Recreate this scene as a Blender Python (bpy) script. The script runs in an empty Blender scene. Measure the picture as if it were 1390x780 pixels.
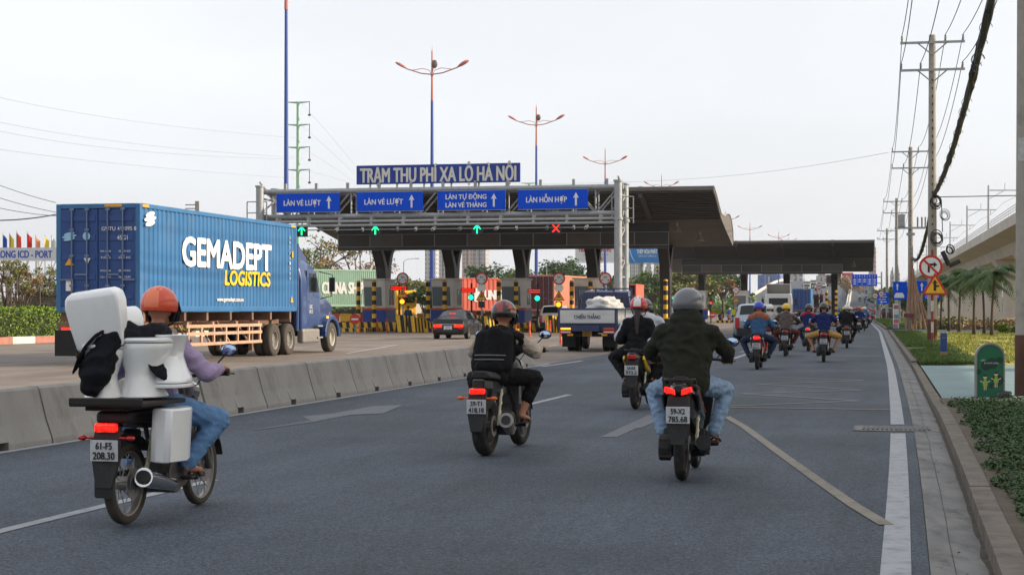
import bpy, bmesh, math, random
import numpy as np
from mathutils import Vector, Matrix, noise as mnoise
random.seed(7); rng = np.random.default_rng(7)
S = bpy.context.scene; COL = S.collection; PI = math.pi; R = math.radians
# ------------------------------------------------------------------ camera, sky, sun, exposure
F, CX, HY, CAMZ = 2290.0, 695.0, 420.0, 1.52          # focal length in photo pixels, principal column, horizon row, eye height
cam = bpy.data.objects.new('camera', bpy.data.cameras.new('camera')); COL.objects.link(cam)
cam.data.sensor_width = 36; cam.data.lens = 36*F/1390; cam.data.shift_y = (HY-390)/1390
cam.location = (0, 0, CAMZ); cam.rotation_euler = (R(90), 0, 0)
cam.data.clip_start = .1; cam.data.clip_end = 12000; S.camera = cam
SUN_EL, SUN_AZ = R(22.8), R(90)
W = bpy.data.worlds.new('World'); S.world = W; W.use_nodes = True
nt = W.node_tree; bg = nt.nodes['Background']
sky = nt.nodes.new('ShaderNodeTexSky'); sky.sky_type = 'NISHITA'; sky.sun_disc = False
sky.sun_elevation = SUN_EL; sky.sun_rotation = SUN_AZ; sky.air_density = 1.0; sky.dust_density = 5.0; sky.ozone_density = 1.0
hz = nt.nodes.new('ShaderNodeMixRGB'); hz.inputs[0].default_value = .78; hz.inputs[2].default_value = (7.75, 7.98, 8.35, 1)   # high thin haze
wt = nt.nodes.new('ShaderNodeTexCoord'); wm = nt.nodes.new('ShaderNodeMapping'); wm.inputs['Scale'].default_value = (1.2, 1.2, 3.5); wn_ = nt.nodes.new('ShaderNodeTexNoise'); wn_.inputs['Scale'].default_value = 1.6; wn_.inputs['Detail'].default_value = 5
nt.links.new(wt.outputs['Generated'], wm.inputs[0]); nt.links.new(wm.outputs[0], wn_.inputs['Vector']); wr_ = nt.nodes.new('ShaderNodeMapRange'); wr_.inputs[1].default_value = .3; wr_.inputs[2].default_value = .7; wr_.inputs[3].default_value = .66; wr_.inputs[4].default_value = .86; nt.links.new(wn_.outputs['Fac'], wr_.inputs[0]); nt.links.new(wr_.outputs[0], hz.inputs[0])
nt.links.new(sky.outputs[0], hz.inputs[1]); nt.links.new(hz.outputs[0], bg.inputs[0]); bg.inputs[1].default_value = .075
sl = bpy.data.lights.new('sun', 'SUN'); sl.energy = 3.2; sl.angle = R(.6); sl.color = (1, .86, .68)
so = bpy.data.objects.new('sun', sl); COL.objects.link(so); so.rotation_euler = (0, PI/2-SUN_EL, 0)
S.view_settings.view_transform = 'Standard'; S.view_settings.look = 'None'; S.view_settings.exposure = .93; S.view_settings.gamma = 1
S.view_settings.use_curve_mapping = False
S.cycles.max_bounces = 5; S.cycles.diffuse_bounces = 3; S.cycles.glossy_bounces = 3; S.cycles.transmission_bounces = 4; S.cycles.transparent_max_bounces = 8; S.cycles.volume_bounces = 0
S.cycles.use_denoising = True; S.cycles.caustics_reflective = False; S.cycles.caustics_refractive = False

# ------------------------------------------------------------------ road geometry
_D = [0, 9.8, 19.3, 43.5, 116, 2000]; _X = [-.05, 2.23, 4.44, 9.78, 25.3, 25.3+.205*1884]
def Xe(D):                                            # the right edge line of the road, X over distance
    if D < 0: return -.05+.2326*D
    a = 0
    for k in (-6, -3, 0, 3, 6): a += float(np.interp(max(0, D+k), _D, _X)) + min(0, D+k)*.2326
    return a/5
def th(D): return math.atan((Xe(D+2)-Xe(D-2))/4)
def uX(u, D): return (u-CX)/F*D
def zV(v, D): return CAMZ+(HY-v)/F*D
def ramp(D):                                          # the flyover climbs beyond the toll plaza
    k = min(1, max(0, (D-330)/460)); k = k*k*(3-2*k)
    return 14.5*k

# ------------------------------------------------------------------ helpers
def lin(c):
    o = []
    for x in c[:3]:
        x /= 255.0; o.append(x/12.92 if x <= .04045 else ((x+.055)/1.055)**2.4)
    return (*o, 1)
MATS = {}
def mat(name, col, rough=.6, metal=0.0, var=.14, scale=2.0, bump=0.0, bscale=40, dirt=0.0, dcol=(92, 80, 66), emis=0, island=0.0, spec=.5, trans=0, coat=0, alpha=1, stretch=None):
    """col: sRGB 0..255"""
    if name in MATS: return MATS[name]
    m = bpy.data.materials.new(name); m.use_nodes = True; n = m.node_tree.nodes; l = m.node_tree.links
    b = n['Principled BSDF']; b.inputs['Roughness'].default_value = rough; b.inputs['Metallic'].default_value = metal
    b.inputs['Specular IOR Level'].default_value = spec; b.inputs['Coat Weight'].default_value = coat; b.inputs['Transmission Weight'].default_value = trans
    b.inputs['Alpha'].default_value = alpha
    c = lin(col); tc = n.new('ShaderNodeTexCoord'); src = tc.outputs['Object']
    if stretch:
        mp = n.new('ShaderNodeMapping'); mp.inputs['Scale'].default_value = stretch; l.new(src, mp.inputs[0]); src = mp.outputs[0]
    out = None
    if var > 0:
        t = n.new('ShaderNodeTexNoise'); t.inputs['Scale'].default_value = scale; t.inputs['Detail'].default_value = 6; t.inputs['Roughness'].default_value = .62
        l.new(src, t.inputs['Vector'])
        r = n.new('ShaderNodeValToRGB'); r.color_ramp.elements[0].position = .3; r.color_ramp.elements[1].position = .7
        r.color_ramp.elements[0].color = (*[x*(1-var) for x in c[:3]], 1); r.color_ramp.elements[1].color = (*[min(1, x*(1+var)) for x in c[:3]], 1)
        l.new(t.outputs['Fac'], r.inputs[0]); out = r.outputs[0]
    if island:
        g = n.new('ShaderNodeNewGeometry'); hs = n.new('ShaderNodeHueSaturation'); mr = n.new('ShaderNodeMapRange')
        mr.inputs[3].default_value = 1-island; mr.inputs[4].default_value = 1+island
        l.new(g.outputs['Random Per Island'], mr.inputs[0]); l.new(mr.outputs[0], hs.inputs['Value'])
        if out: l.new(out, hs.inputs['Color'])
        else: hs.inputs['Color'].default_value = c
        out = hs.outputs[0]
    if dirt:
        t2 = n.new('ShaderNodeTexNoise'); t2.inputs['Scale'].default_value = scale*1.7; t2.inputs['Detail'].default_value = 8; t2.inputs['Roughness'].default_value = .7
        l.new(src, t2.inputs['Vector'])
        r2 = n.new('ShaderNodeMapRange'); r2.inputs[1].default_value = .5; r2.inputs[2].default_value = .72; r2.inputs[4].default_value = dirt; l.new(t2.outputs['Fac'], r2.inputs[0])
        mx = n.new('ShaderNodeMixRGB'); l.new(r2.outputs[0], mx.inputs[0]); mx.inputs[2].default_value = lin(dcol)
        if out: l.new(out, mx.inputs[1])
        else: mx.inputs[1].default_value = c
        out = mx.outputs[0]
        rr = n.new('ShaderNodeMapRange'); rr.inputs[3].default_value = rough; rr.inputs[4].default_value = min(1, rough+.3); l.new(r2.outputs[0], rr.inputs[0]); l.new(rr.outputs[0], b.inputs['Roughness'])
    if out: l.new(out, b.inputs['Base Color'])
    else: b.inputs['Base Color'].default_value = c
    if bump:
        t3 = n.new('ShaderNodeTexNoise'); t3.inputs['Scale'].default_value = bscale; t3.inputs['Detail'].default_value = 4; l.new(src, t3.inputs['Vector'])
        bp = n.new('ShaderNodeBump'); bp.inputs['Strength'].default_value = bump; bp.inputs['Distance'].default_value = .02; l.new(t3.outputs['Fac'], bp.inputs['Height']); l.new(bp.outputs[0], b.inputs['Normal'])
    if emis: b.inputs['Emission Color'].default_value = c; b.inputs['Emission Strength'].default_value = emis
    MATS[name] = m; return m

class MB:
    """collects shapes and links them as ONE mesh object"""
    def __init__(s): s.v = []; s.f = []; s.m = []; s.M = Matrix()
    def add(s, vs, fs, mi=0):
        o = len(s.v); s.v += [tuple(s.M @ Vector(p)) for p in vs]; s.f += [[i+o for i in f] for f in fs]; s.m += [mi]*len(fs); return s
    def box(s, c, d, rot=None, mi=0, taper=(1, 1)):
        x, y, z = d[0]/2, d[1]/2, d[2]/2; tx, ty = taper
        vs = [Vector(p) for p in ((-x,-y,-z),(x,-y,-z),(x,y,-z),(-x,y,-z),(-x*tx,-y*ty,z),(x*tx,-y*ty,z),(x*tx,y*ty,z),(-x*tx,y*ty,z))]
        if rot: 
            M = Matrix.Rotation(rot[2],3,'Z') @ Matrix.Rotation(rot[1],3,'Y') @ Matrix.Rotation(rot[0],3,'X'); vs = [M @ p for p in vs]
        return s.add([p+Vector(c) for p in vs], [(3,2,1,0),(4,5,6,7),(0,1,5,4),(1,2,6,5),(2,3,7,6),(3,0,4,7)], mi)
    def cyl(s, a, b, r0, r1=None, n=10, mi=0, caps=True):
        r1 = r0 if r1 is None else r1; a = Vector(a); b = Vector(b); d = b-a
        if d.length < 1e-6: return s
        q = d.to_track_quat('Z', 'Y'); vs = []
        for p, r in ((a, r0), (b, r1)):
            for i in range(n): vs.append(p + q @ Vector((r*math.cos(2*PI*i/n), r*math.sin(2*PI*i/n), 0)))
        fs = [(i, (i+1)%n, n+(i+1)%n, n+i) for i in range(n)]
        if caps: fs += [tuple(range(n-1, -1, -1)), tuple(range(n, 2*n))]
        return s.add(vs, fs, mi)
    def tube(s, pts, r, n=6, mi=0):
        pts = [Vector(p) for p in pts]; k = len(pts); rs = r if isinstance(r, (list, tuple)) else [r]*k; vs = []; q = None
        for i, p in enumerate(pts):
            d = (pts[min(i+1, k-1)]-pts[max(i-1, 0)]); d = d.normalized() if d.length > 1e-9 else Vector((0,0,1))
            q2 = d.to_track_quat('Z', 'Y') if q is None else (q.to_matrix().col[2].rotation_difference(d) @ q); q = q2
            for j in range(n): vs.append(p + q @ Vector((rs[i]*math.cos(2*PI*j/n), rs[i]*math.sin(2*PI*j/n), 0)))
        fs = [(i*n+j, i*n+(j+1)%n, (i+1)*n+(j+1)%n, (i+1)*n+j) for i in range(k-1) for j in range(n)]
        fs += [tuple(range(n-1, -1, -1)), tuple(range((k-1)*n, k*n))]
        return s.add(vs, fs, mi)
    def prism(s, poly, a0, a1, axis='x', mi=0):
        """poly: 2D outline, counter-clockwise seen from +axis; extruded from a0 to a1 along axis"""
        def P(p, a): return (a, p[0], p[1]) if axis == 'x' else ((p[0], a, p[1]) if axis == 'y' else (p[0], p[1], a))
        n = len(poly); vs = [P(p, a0) for p in poly]+[P(p, a1) for p in poly]
        fs = [(i, (i+1)%n, n+(i+1)%n, n+i) for i in range(n)]+[tuple(range(n-1, -1, -1)), tuple(range(n, 2*n))]
        return s.add(vs, fs, mi)
    def lathe(s, prof, c=(0,0,0), axis='z', n=24, mi=0, closed=False):
        """prof: (radius, height) pairs turned round the axis"""
        k = len(prof); vs = []
        for r, h in prof:
            for j in range(n):
                a = 2*PI*j/n; x, y = r*math.cos(a), r*math.sin(a)
                p = (x, y, h) if axis == 'z' else ((h, x, y) if axis == 'x' else (x, h, y)); vs.append((p[0]+c[0], p[1]+c[1], p[2]+c[2]))
        kk = k if closed else k-1
        return s.add(vs, [(i*n+j, i*n+(j+1)%n, ((i+1)%k)*n+(j+1)%n, ((i+1)%k)*n+j) for i in range(kk) for j in range(n)], mi)
    def ball(s, c, r, n=12, mi=0, rot=None):
        r = (r, r, r) if not isinstance(r, (tuple, list)) else r; vs = []; h = n//2+1
        M = rot if rot is not None else Matrix.Identity(3)
        for i in range(h+1):
            a = PI*i/h
            for j in range(n): vs.append(Vector(c)+M @ Vector((r[0]*math.sin(a)*math.cos(2*PI*j/n), r[1]*math.sin(a)*math.sin(2*PI*j/n), r[2]*math.cos(a))))
        return s.add(vs, [(i*n+j, (i+1)*n+j, (i+1)*n+(j+1)%n, i*n+(j+1)%n) for i in range(h) for j in range(n)], mi)
    def loft(s, secs, mi=0, caps=True, closed=True):
        n = len(secs[0]); vs = [p for q in secs for p in q]; m = n if closed else n-1
        fs = [(i*n+j, i*n+(j+1)%n, (i+1)*n+(j+1)%n, (i+1)*n+j) for i in range(len(secs)-1) for j in range(m)]
        if caps: fs += [tuple(range(n-1, -1, -1)), tuple(range((len(secs)-1)*n, len(secs)*n))]
        return s.add(vs, fs, mi)
    def mesh(s, name, mats):
        me = bpy.data.meshes.new(name); me.from_pydata(s.v, [], s.f)
        for m in (mats if isinstance(mats, (list, tuple)) else [mats]): me.materials.append(m)
        if any(s.m): me.polygons.foreach_set('material_index', s.m)
        bm = bmesh.new(); bm.from_mesh(me); bmesh.ops.remove_doubles(bm, verts=bm.verts, dist=1e-5); bmesh.ops.recalc_face_normals(bm, faces=bm.faces); bm.to_mesh(me); bm.free()
        return me
    def build(s, name, mats, parent=None, loc=None, rz=0, smooth=False, bevel=0, bseg=1):
        return obj(name, s.mesh(name, mats), parent, loc, rz, smooth, bevel, bseg)
def obj(name, me, parent=None, loc=None, rz=0, smooth=False, bevel=0, bseg=1):
    o = bpy.data.objects.new(name, me); COL.objects.link(o)
    if parent: o.parent = parent
    if loc is not None: o.location = loc
    o.rotation_euler.z = rz
    if smooth:
        me.polygons.foreach_set('use_smooth', [True]*len(me.polygons))
        if smooth == 'auto': me.set_sharp_from_angle(angle=R(38))
    if bevel:
        b = o.modifiers.new('bevel', 'BEVEL'); b.width = bevel; b.segments = bseg; b.limit_method = 'ANGLE'; b.angle_limit = R(40)
    return o
def raw(name, V, Fq, mats, parent=None, mi=None):
    """numpy quads/tris straight to a mesh"""
    me = bpy.data.meshes.new(name); V = np.asarray(V, dtype=np.float32); Fq = np.asarray(Fq, dtype=np.int32); k = Fq.shape[1]
    me.vertices.add(len(V)); me.vertices.foreach_set('co', V.ravel()); me.loops.add(Fq.size); me.loops.foreach_set('vertex_index', Fq.ravel())
    me.polygons.add(len(Fq)); me.polygons.foreach_set('loop_start', np.arange(0, Fq.size, k, dtype=np.int32))
    for m in (mats if isinstance(mats, (list, tuple)) else [mats]): me.materials.append(m)
    if mi is not None: me.polygons.foreach_set('material_index', mi)
    me.update(calc_edges=True); me.validate(); return obj(name, me, parent)
def tag(o, label=None, cat=None, group=None, kind=None):
    for k, v in (('label', label), ('category', cat), ('group', group), ('kind', kind)):
        if v: o[k] = v
    return o
def thing(name, label, cat, loc=(0,0,0), rz=0, group=None):
    o = bpy.data.objects.new(name, None); COL.objects.link(o); o.location = loc; o.rotation_euler.z = rz; o.empty_display_size = .2
    return tag(o, label, cat, group)
def struct(o): o['kind'] = 'structure'; return o
KIDS = {}
def dup(root, loc, rz, label=None, group=None, override=None):
    """copy of a thing with copies of its parts and sub-parts; override: {part name stem: material}"""
    if root.name not in KIDS:
        KIDS[root.name] = [(c, list(c.children)) for c in root.children]
    r = root.copy(); COL.objects.link(r); r.location = loc; r.rotation_euler.z = rz
    if label: r['label'] = label
    if group: r['group'] = group
    def cp(o, par):
        c = o.copy(); COL.objects.link(c); c.parent = par
        st = o.name.split('.')[0]
        if override and st in override and c.type == 'MESH':
            c.material_slots[0].link = 'OBJECT'; c.material_slots[0].material = override[st]
        return c
    for ch, gs in KIDS[root.name]:
        c = cp(ch, r)
        for g in gs: cp(g, c)
    return r
# lettering ---------------------------------------------------------------
def _tmesh(body, bold, extrude, align='CENTER', space=1.0):
    cu = bpy.data.curves.new('t', 'FONT'); cu.body = body; cu.size = 1; cu.extrude = 0; cu.offset = bold; cu.align_x = align; cu.resolution_u = 3; cu.space_character = space
    o = bpy.data.objects.new('t', cu); COL.objects.link(o); bpy.context.view_layer.update()
    me = bpy.data.meshes.new_from_object(o.evaluated_get(bpy.context.evaluated_depsgraph_get())); bpy.data.objects.remove(o); bpy.data.curves.remove(cu)
    return me
_CAP = []
def text(body, w, h, loc, mt, parent=None, rz=0, bold=0.0, name='lettering', thick=.004, tilt=0, space=1.0):
    """letters of cap height h fitted to width w, centred on loc, facing local -y (turned by rz)"""
    if not _CAP:
        m = _tmesh('H', 0, 0); ys = [v.co.y for v in m.vertices]; _CAP.append(max(ys)-min(ys))
    me = _tmesh(body, 0, 0, space=space)
    if not me.vertices: return None
    xs = [v.co.x for v in me.vertices]; x0, x1 = min(xs), max(xs); sx = (w/(x1-x0)) if w else h/_CAP[0]; sy = h/_CAP[0]
    for v in me.vertices: v.co = Vector(((v.co.x-(x0+x1)/2)*sx, 0, v.co.y*sy-h/2))
    bm = bmesh.new(); bm.from_mesh(me)
    if bold:                                             # bolder strokes: shifted copies, each a hair prouder
        d = bold*h*1.35
        for q, (ax, az) in enumerate(((-1, 0), (1, 0), (0, .7), (0, -.7), (-.7, .5), (.7, .5), (-.7, -.5), (.7, -.5))):
            o_ = len(bm.verts); bm.from_mesh(me); bm.verts.ensure_lookup_table()
            for v in bm.verts[o_:]: v.co += Vector((ax*d, -.0006*(q+1)*min(1, thick/.004), az*d))
    g = bmesh.ops.extrude_face_region(bm, geom=bm.faces[:]); bmesh.ops.translate(bm, vec=(0, -thick, 0), verts=[x for x in g['geom'] if isinstance(x, bmesh.types.BMVert)])
    if tilt:
        for v in bm.verts: v.co.x += v.co.z*tilt
    bmesh.ops.recalc_face_normals(bm, faces=bm.faces); bm.to_mesh(me); bm.free()
    me.materials.clear(); me.materials.append(mt)
    return obj(name, me, parent, loc, rz)
# ------------------------------------------------------------------ ground, roads, markings
def road_mat(name, c0, c1, speck=.35, seed=0, tracks=.17):
    m = bpy.data.materials.new(name); m.use_nodes = True; n = m.node_tree.nodes; l = m.node_tree.links; b = n['Principled BSDF']
    tc = n.new('ShaderNodeTexCoord'); mp = n.new('ShaderNodeMapping'); mp.inputs['Rotation'].default_value = (0, 0, R(12.4)); mp.inputs['Location'].default_value = (seed*7.3, seed*3.1, 0); l.new(tc.outputs['Object'], mp.inputs[0])
    def noise(scale, det=6, stretch=None, rough=.6):
        t = n.new('ShaderNodeTexNoise'); t.inputs['Scale'].default_value = scale; t.inputs['Detail'].default_value = det; t.inputs['Roughness'].default_value = rough
        s = mp.outputs[0]
        if stretch:
            q = n.new('ShaderNodeMapping'); q.inputs['Scale'].default_value = stretch; l.new(s, q.inputs[0]); s = q.outputs[0]
        l.new(s, t.inputs['Vector']); return t.outputs['Fac']
    r = n.new('ShaderNodeValToRGB'); r.color_ramp.elements[0].position = .33; r.color_ramp.elements[1].position = .68
    r.color_ramp.elements[0].color = lin(c0); r.color_ramp.elements[1].color = lin(c1); l.new(noise(.22, 8), r.inputs[0])
    col = r.outputs[0]
    def mul(col, fac, lo, hi, p0=.3, p1=.7):
        mr = n.new('ShaderNodeMapRange'); mr.inputs[1].default_value = p0; mr.inputs[2].default_value = p1; mr.inputs[3].default_value = lo; mr.inputs[4].default_value = hi; l.new(fac, mr.inputs[0])
        h = n.new('ShaderNodeHueSaturation'); l.new(col, h.inputs['Color']); l.new(mr.outputs[0], h.inputs['Value']); return h.outputs[0]
    col = mul(col, noise(1.0, 5, (1.1, .035, 1)), 1-tracks, 1+tracks)           # wheel tracks along the road
    col = mul(col, noise(2.2, 6, (1, .12, 1), .7), 1-tracks*.7, 1+tracks*.7)
    col = mul(col, noise(48, 4, None, .85), 1-speck, 1+speck, .36, .64)                     # aggregate
    v = n.new('ShaderNodeTexVoronoi'); v.feature = 'DISTANCE_TO_EDGE'; v.inputs['Scale'].default_value = .22; v.inputs['Randomness'].default_value = 1
    dn = n.new('ShaderNodeMixRGB'); dn.inputs[0].default_value = .09; l.new(mp.outputs[0], dn.inputs[1]); 
    tn = n.new('ShaderNodeTexNoise'); tn.inputs['Scale'].default_value = 1.3; tn.inputs['Detail'].default_value = 6; l.new(mp.outputs[0], tn.inputs['Vector']); l.new(tn.outputs['Color'], dn.inputs[2]); l.new(dn.outputs[0], v.inputs['Vector'])
    col = mul(col, v.outputs['Distance'], .82, 1.0, .0, .0025)                   # hairline cracks
    col = mul(col, noise(.55, 7, (1, .3, 1), .7), .8, 1.04, .36, .5)              # oil stains and darker patches
    col = mul(col, noise(190, 2, None, .9), 1-speck*.6, 1+speck*.6, .35, .65)     # grit
    l.new(col, b.inputs['Base Color']); b.inputs['Roughness'].default_value = .82; b.inputs['Specular IOR Level'].default_value = .35
    bp = n.new('ShaderNodeBump'); bp.inputs['Strength'].default_value = .35; bp.inputs['Distance'].default_value = .01; l.new(noise(90, 3), bp.inputs['Height']); l.new(bp.outputs[0], b.inputs['Normal'])
    MATS[name] = m; return m
ASPH = road_mat('asphalt', (57, 63, 71), (75, 82, 92), .85); DUSTY_SUN = road_mat('dusty_sunlit_asphalt', (104, 95, 87), (128, 116, 105), .22, 3, .16)  # carriageway brown mixes road dust with warm sunlight put into the colour
CONC = mat('concrete', (150, 146, 138), .85, var=.16, scale=.8, bump=.3, bscale=30, dirt=.55, dcol=(98, 92, 84))
GUT = mat('gutter_concrete', (112, 110, 107), .8, var=.28, scale=2.6, bump=.4, bscale=25, dirt=.85, dcol=(72, 70, 68), stretch=(1, .3, 1))
KERB = mat('kerb_stone', (104, 96, 86), .9, var=.28, scale=3.5, bump=.7, bscale=14, dirt=.85, dcol=(66, 57, 48))
WLINE = mat('white_road_paint', (150, 152, 155), .7, var=.12, scale=4, dirt=.75, dcol=(104, 105, 108))
FADED = mat('worn_white_paint', (94, 97, 102), .75, var=.12, scale=5, dirt=.8, dcol=(84, 87, 93))
YLINE = mat('worn_yellow_paint', (124, 116, 103), .75, var=.12, scale=4, dirt=.8, dcol=(95, 93, 92))
SOIL = mat('soil', (112, 98, 78), .95, var=.25, scale=.25, dirt=.6, dcol=(92, 100, 58), bump=.4, bscale=6)
LAWN = mat('lawn_soil', (74, 84, 44), .95, var=.3, scale=.5, dirt=.4, dcol=(110, 100, 62))
TEAL = mat('teal_paving', (112, 134, 134), .75, var=.1, scale=.8, bump=.15, bscale=30, dirt=.45, dcol=(112, 116, 112))
def ribbon(name, m, D0, D1, tl, tr, z=.004, step=4, lift=None, kind='structure', thick=0):
    """strip between two lateral offsets from the edge line (numbers or functions of D)"""
    k = max(1, int(math.ceil((D1-D0)/step))); b = MB(); vs = []
    g = lambda t, D: t(D) if callable(t) else t
    for i in range(k+1):
        D = D0+(D1-D0)*i/k; a, c = g(tl, D), g(tr, D); zz = (z(D) if callable(z) else z)+(lift(D) if lift else 0); x = Xe(D); s = math.sin(th(D))
        for t in (a, c): vs.append((x+t, D, zz))
        if thick: 
            for t in (a, c): vs.append((x+t, D, zz-thick))
    if thick:
        fs = []
        for i in range(k):
            p, q = i*4, i*4+4; fs += [(p, p+1, q+1, q), (p+1, p+3, q+3, q+1), (p+3, p+2, q+2, q+3), (p+2, p, q, q+2)]
        fs += [(0, 2, 3, 1), (k*4, k*4+1, k*4+3, k*4+2)]
    else: fs = [(2*i, 2*i+1, 2*i+3, 2*i+2) for i in range(k)]
    b.add(vs, fs); o = b.build(name, m); 
    if kind: o['kind'] = kind
    return o
gm = MB(); gm.add([(-5000, -400, 0), (5000, -400, 0), (5000, 9000, 0), (-5000, 9000, 0)], [(0, 1, 2, 3)]); struct(gm.build('ground', SOIL))
ribbon('motorbike_road', ASPH, -40, 345, -9.55, .195, .008)
ribbon('toll_carriageway', DUSTY_SUN, -40, 345, -38.2, -9.56, .0075, 4)
ribbon('gutter', GUT, -20, 330, .2, .55, .014, 2)
ribbon('gutter_joint', mat('joint_dark', (62, 60, 60), .9, var=.2, scale=6), -8, 60, lambda D: .342+.02*mnoise.noise(Vector((D*.6, 0, 0))), lambda D: .347+.02*mnoise.noise(Vector((D*.6, 0, 0)))+.004*mnoise.noise(Vector((D*2, 3, 0))), .0165, .3)
ribbon('edge_line', WLINE, -8, 20.6, -.09, .09, .0125, 1); ribbon('edge_line', WLINE, 22.2, 240, -.09, .09, .0125, 2)
ribbon('median_line', WLINE, 6, 47, -9.55, -9.42, .0125, 2)
for a, c in ((-4, 2), (6.9, 14.95), (26.6, 30.0), (47, 52), (60, 65), (74, 79)):
    ribbon('lane_dash', WLINE, a, c, lambda D: -6.12+.02*max(0, D-13)-.06, lambda D: -6.12+.02*max(0, D-13)+.06, .0125, 2)
def gp(u, v, dz=0):
    D = F*(CAMZ)/(v-HY); return (uX(u, D), D, dz)
def mark(pts, m, z=.0125, name='road_marking'):
    b = MB(); b.add([gp(u, v, z) for u, v in pts], [tuple(range(len(pts)))]); return struct(b.build(name, m))
def stroke(pts, w, m, z=.0148, name='road_marking'):
    P = [Vector(gp(u, v, z)) for u, v in pts]; vs = []
    for i, p in enumerate(P):
        d = (P[min(i+1, len(P)-1)]-P[max(i-1, 0)]).normalized(); nn = Vector((-d.y, d.x, 0))*w/2; vs += [p-nn, p+nn]
    b = MB(); b.add(vs, [(2*i, 2*i+1, 2*i+3, 2*i+2) for i in range(len(P)-1)]); return struct(b.build(name, m))
stroke([(986, 566), (1010, 580), (1060, 617), (1110, 653), (1160, 688), (1203, 714)], .11, YLINE)
ZIG = mat('pale_worn_paint', (136, 130, 118), .75, var=.12, scale=4, dirt=.6, dcol=(90, 93, 98)); zig = [(985, 552), (1165, 545), (1005, 535), (1170, 530), (1030, 522), (1172, 517), (1050, 512)]
for i in range(len(zig)-1): stroke([zig[i], zig[i+1]], .09, ZIG, .0152+.0006*(i % 2+1))
stroke([(985, 553.5), (1210, 557)], .1, ZIG, .0172); stroke([(1020, 483), (1195, 483.5)], .12, ZIG); stroke([(1060, 489), (1196, 488.5)], .08, YLINE, .0144)
mark([(815, 594), (838, 594), (897, 566), (880, 564)], FADED); mark([(858, 583), (872, 581), (915, 561), (902, 560)], FADED, .0133)
mark([(338, 585), (352, 584), (436, 572), (425, 570.5)], mat('faint_paint', (80, 84, 90), .8, var=.1, scale=5)); mark([(425, 573), (470, 565), (548, 550), (505, 552), (452, 562), (410, 566)], FADED, .0133)
mark([(470, 564), (520, 562), (546, 551), (500, 553)], FADED, .0139)
# painted lines on the toll carriageway
for pts in ([(0, 491), (85, 487)], [(60, 474), (180, 470)], [(470, 480), (540, 468)], [(520, 465), (575, 461)], [(590, 462), (720, 452)], [(640, 471), (760, 457)], [(735, 498), (790, 490)], [(745, 470), (770, 466)], [(885, 483), (905, 478)], [(996, 487), (1016, 480)]):
    stroke(pts, .16, WLINE, .0148, 'lane_dash')
# drain grate across the gutter
gb = MB(); IRON = mat('grey_iron', (92, 90, 90), .7, .2, var=.2, scale=8, dirt=.5)
g0 = Vector((Xe(21.4)-.05, 21.4, 0)); 
gbm = MB(); gbm.box((0, 0, .012), (1.05, .9, .008)); dt = thing('drain_grate', 'rusty grey drain grate set in the road edge beside the kerb', 'drain', (g0.x+.02, 21.35, .004), -th(21))
gbm.build('frame', GUT, dt)
for k in range(15):
    q = MB(); q.box((-.40+k*.057, 0, .022), (.026, .62, .012)); q.build('bar', IRON, dt)
# kerb: real stones
kb = 0
def kerb(D0, D1, t0=.56, w=.16, h=.14):
    d = D0
    while d < D1:
        L = 2.4 if d < 60 else 6.0; j_ = random.uniform(-.003, .003); o = ribbon('kerb_stone', KERB, d, d+L-.004, t0+j_, t0+w+j_, h+random.uniform(-.003, .003), .6 if L < 3 else 3, thick=h+.05); d += L
kerb(-6, 20.7); kerb(22.3, 24.2); kerb(24.2, 27.4, h=.10); kerb(45.5, 110); kerb(128, 320)
kerb(27.4, 45.5, h=.09)
ribbon('gutter_dirt', mat('gutter_silt', (76, 68, 58), .95, var=.35, scale=5, bump=.5, bscale=30), -8, 60, lambda D: .525+.025*mnoise.noise(Vector((D*1.7, 5, 0)))+.02*mnoise.noise(Vector((D*4, 9, 0))), .565, .0175, .25)
ribbon('kerb_soil', mat('dark_soil', (82, 72, 58), .95, var=.3, scale=4, bump=.6, bscale=20), -8, 26.6, .70, 1.02, .128, 2)
ribbon('verge', LAWN, -20, 26.6, 1.021, 14, .115, 3); ribbon('teal_driveway', TEAL, 26.61, 43.2, .753, 12, .095, 3); ribbon('verge', LAWN, 43.21, 110, .753, 2.4, .125, 3)
ribbon('side_road', ASPH, 110.1, 128, .56, 40, .03, 3)
ribbon('verge', LAWN, 128.1, 330, .76, 9, .12, 5); ribbon('lawn', mat('sunlit_turf', (150, 142, 62), .95, var=.25, scale=.6, dirt=.4, dcol=(140, 122, 76)), 43.21, 109, 2.41, 14.5, .05, 4)  # turf yellow carries the sunlight on the lawn in its colour
# ------------------------------------------------------------------ flyover ahead and its approach
FLY = MB(); 
def flyover(name, label, tl, tr, D0, D1):
    t = thing(name, label, 'flyover', (0, 0, 0))
    o = ribbon('deck', ASPH, D0, D1, tl, tr, .02, 12, lift=ramp, kind=None, thick=.9); o.parent = t
    for s in (tl-.3, tr): 
        p = ribbon('parapet', mat('pale_parapet', (205, 198, 184), .8, var=.1, scale=.2), D0, D1, s, s+.3, lambda D: .95, 12, lift=ramp, kind=None, thick=1.6); p.parent = t
    w = ribbon('approach_wall', CONC, D0+10, 600, tl, tr, lambda D: -.95, 15, lift=ramp, kind=None, thick=.1); w.parent = t
    return t
flyover('flyover', 'motorbike lane of the flyover climbing to its crest, with pale parapets', -3.6, 4.2, 335, 900)
flyover('flyover', 'wide car carriageway of the flyover climbing beyond the toll plaza', -34, -4.6, 335, 900)
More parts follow.
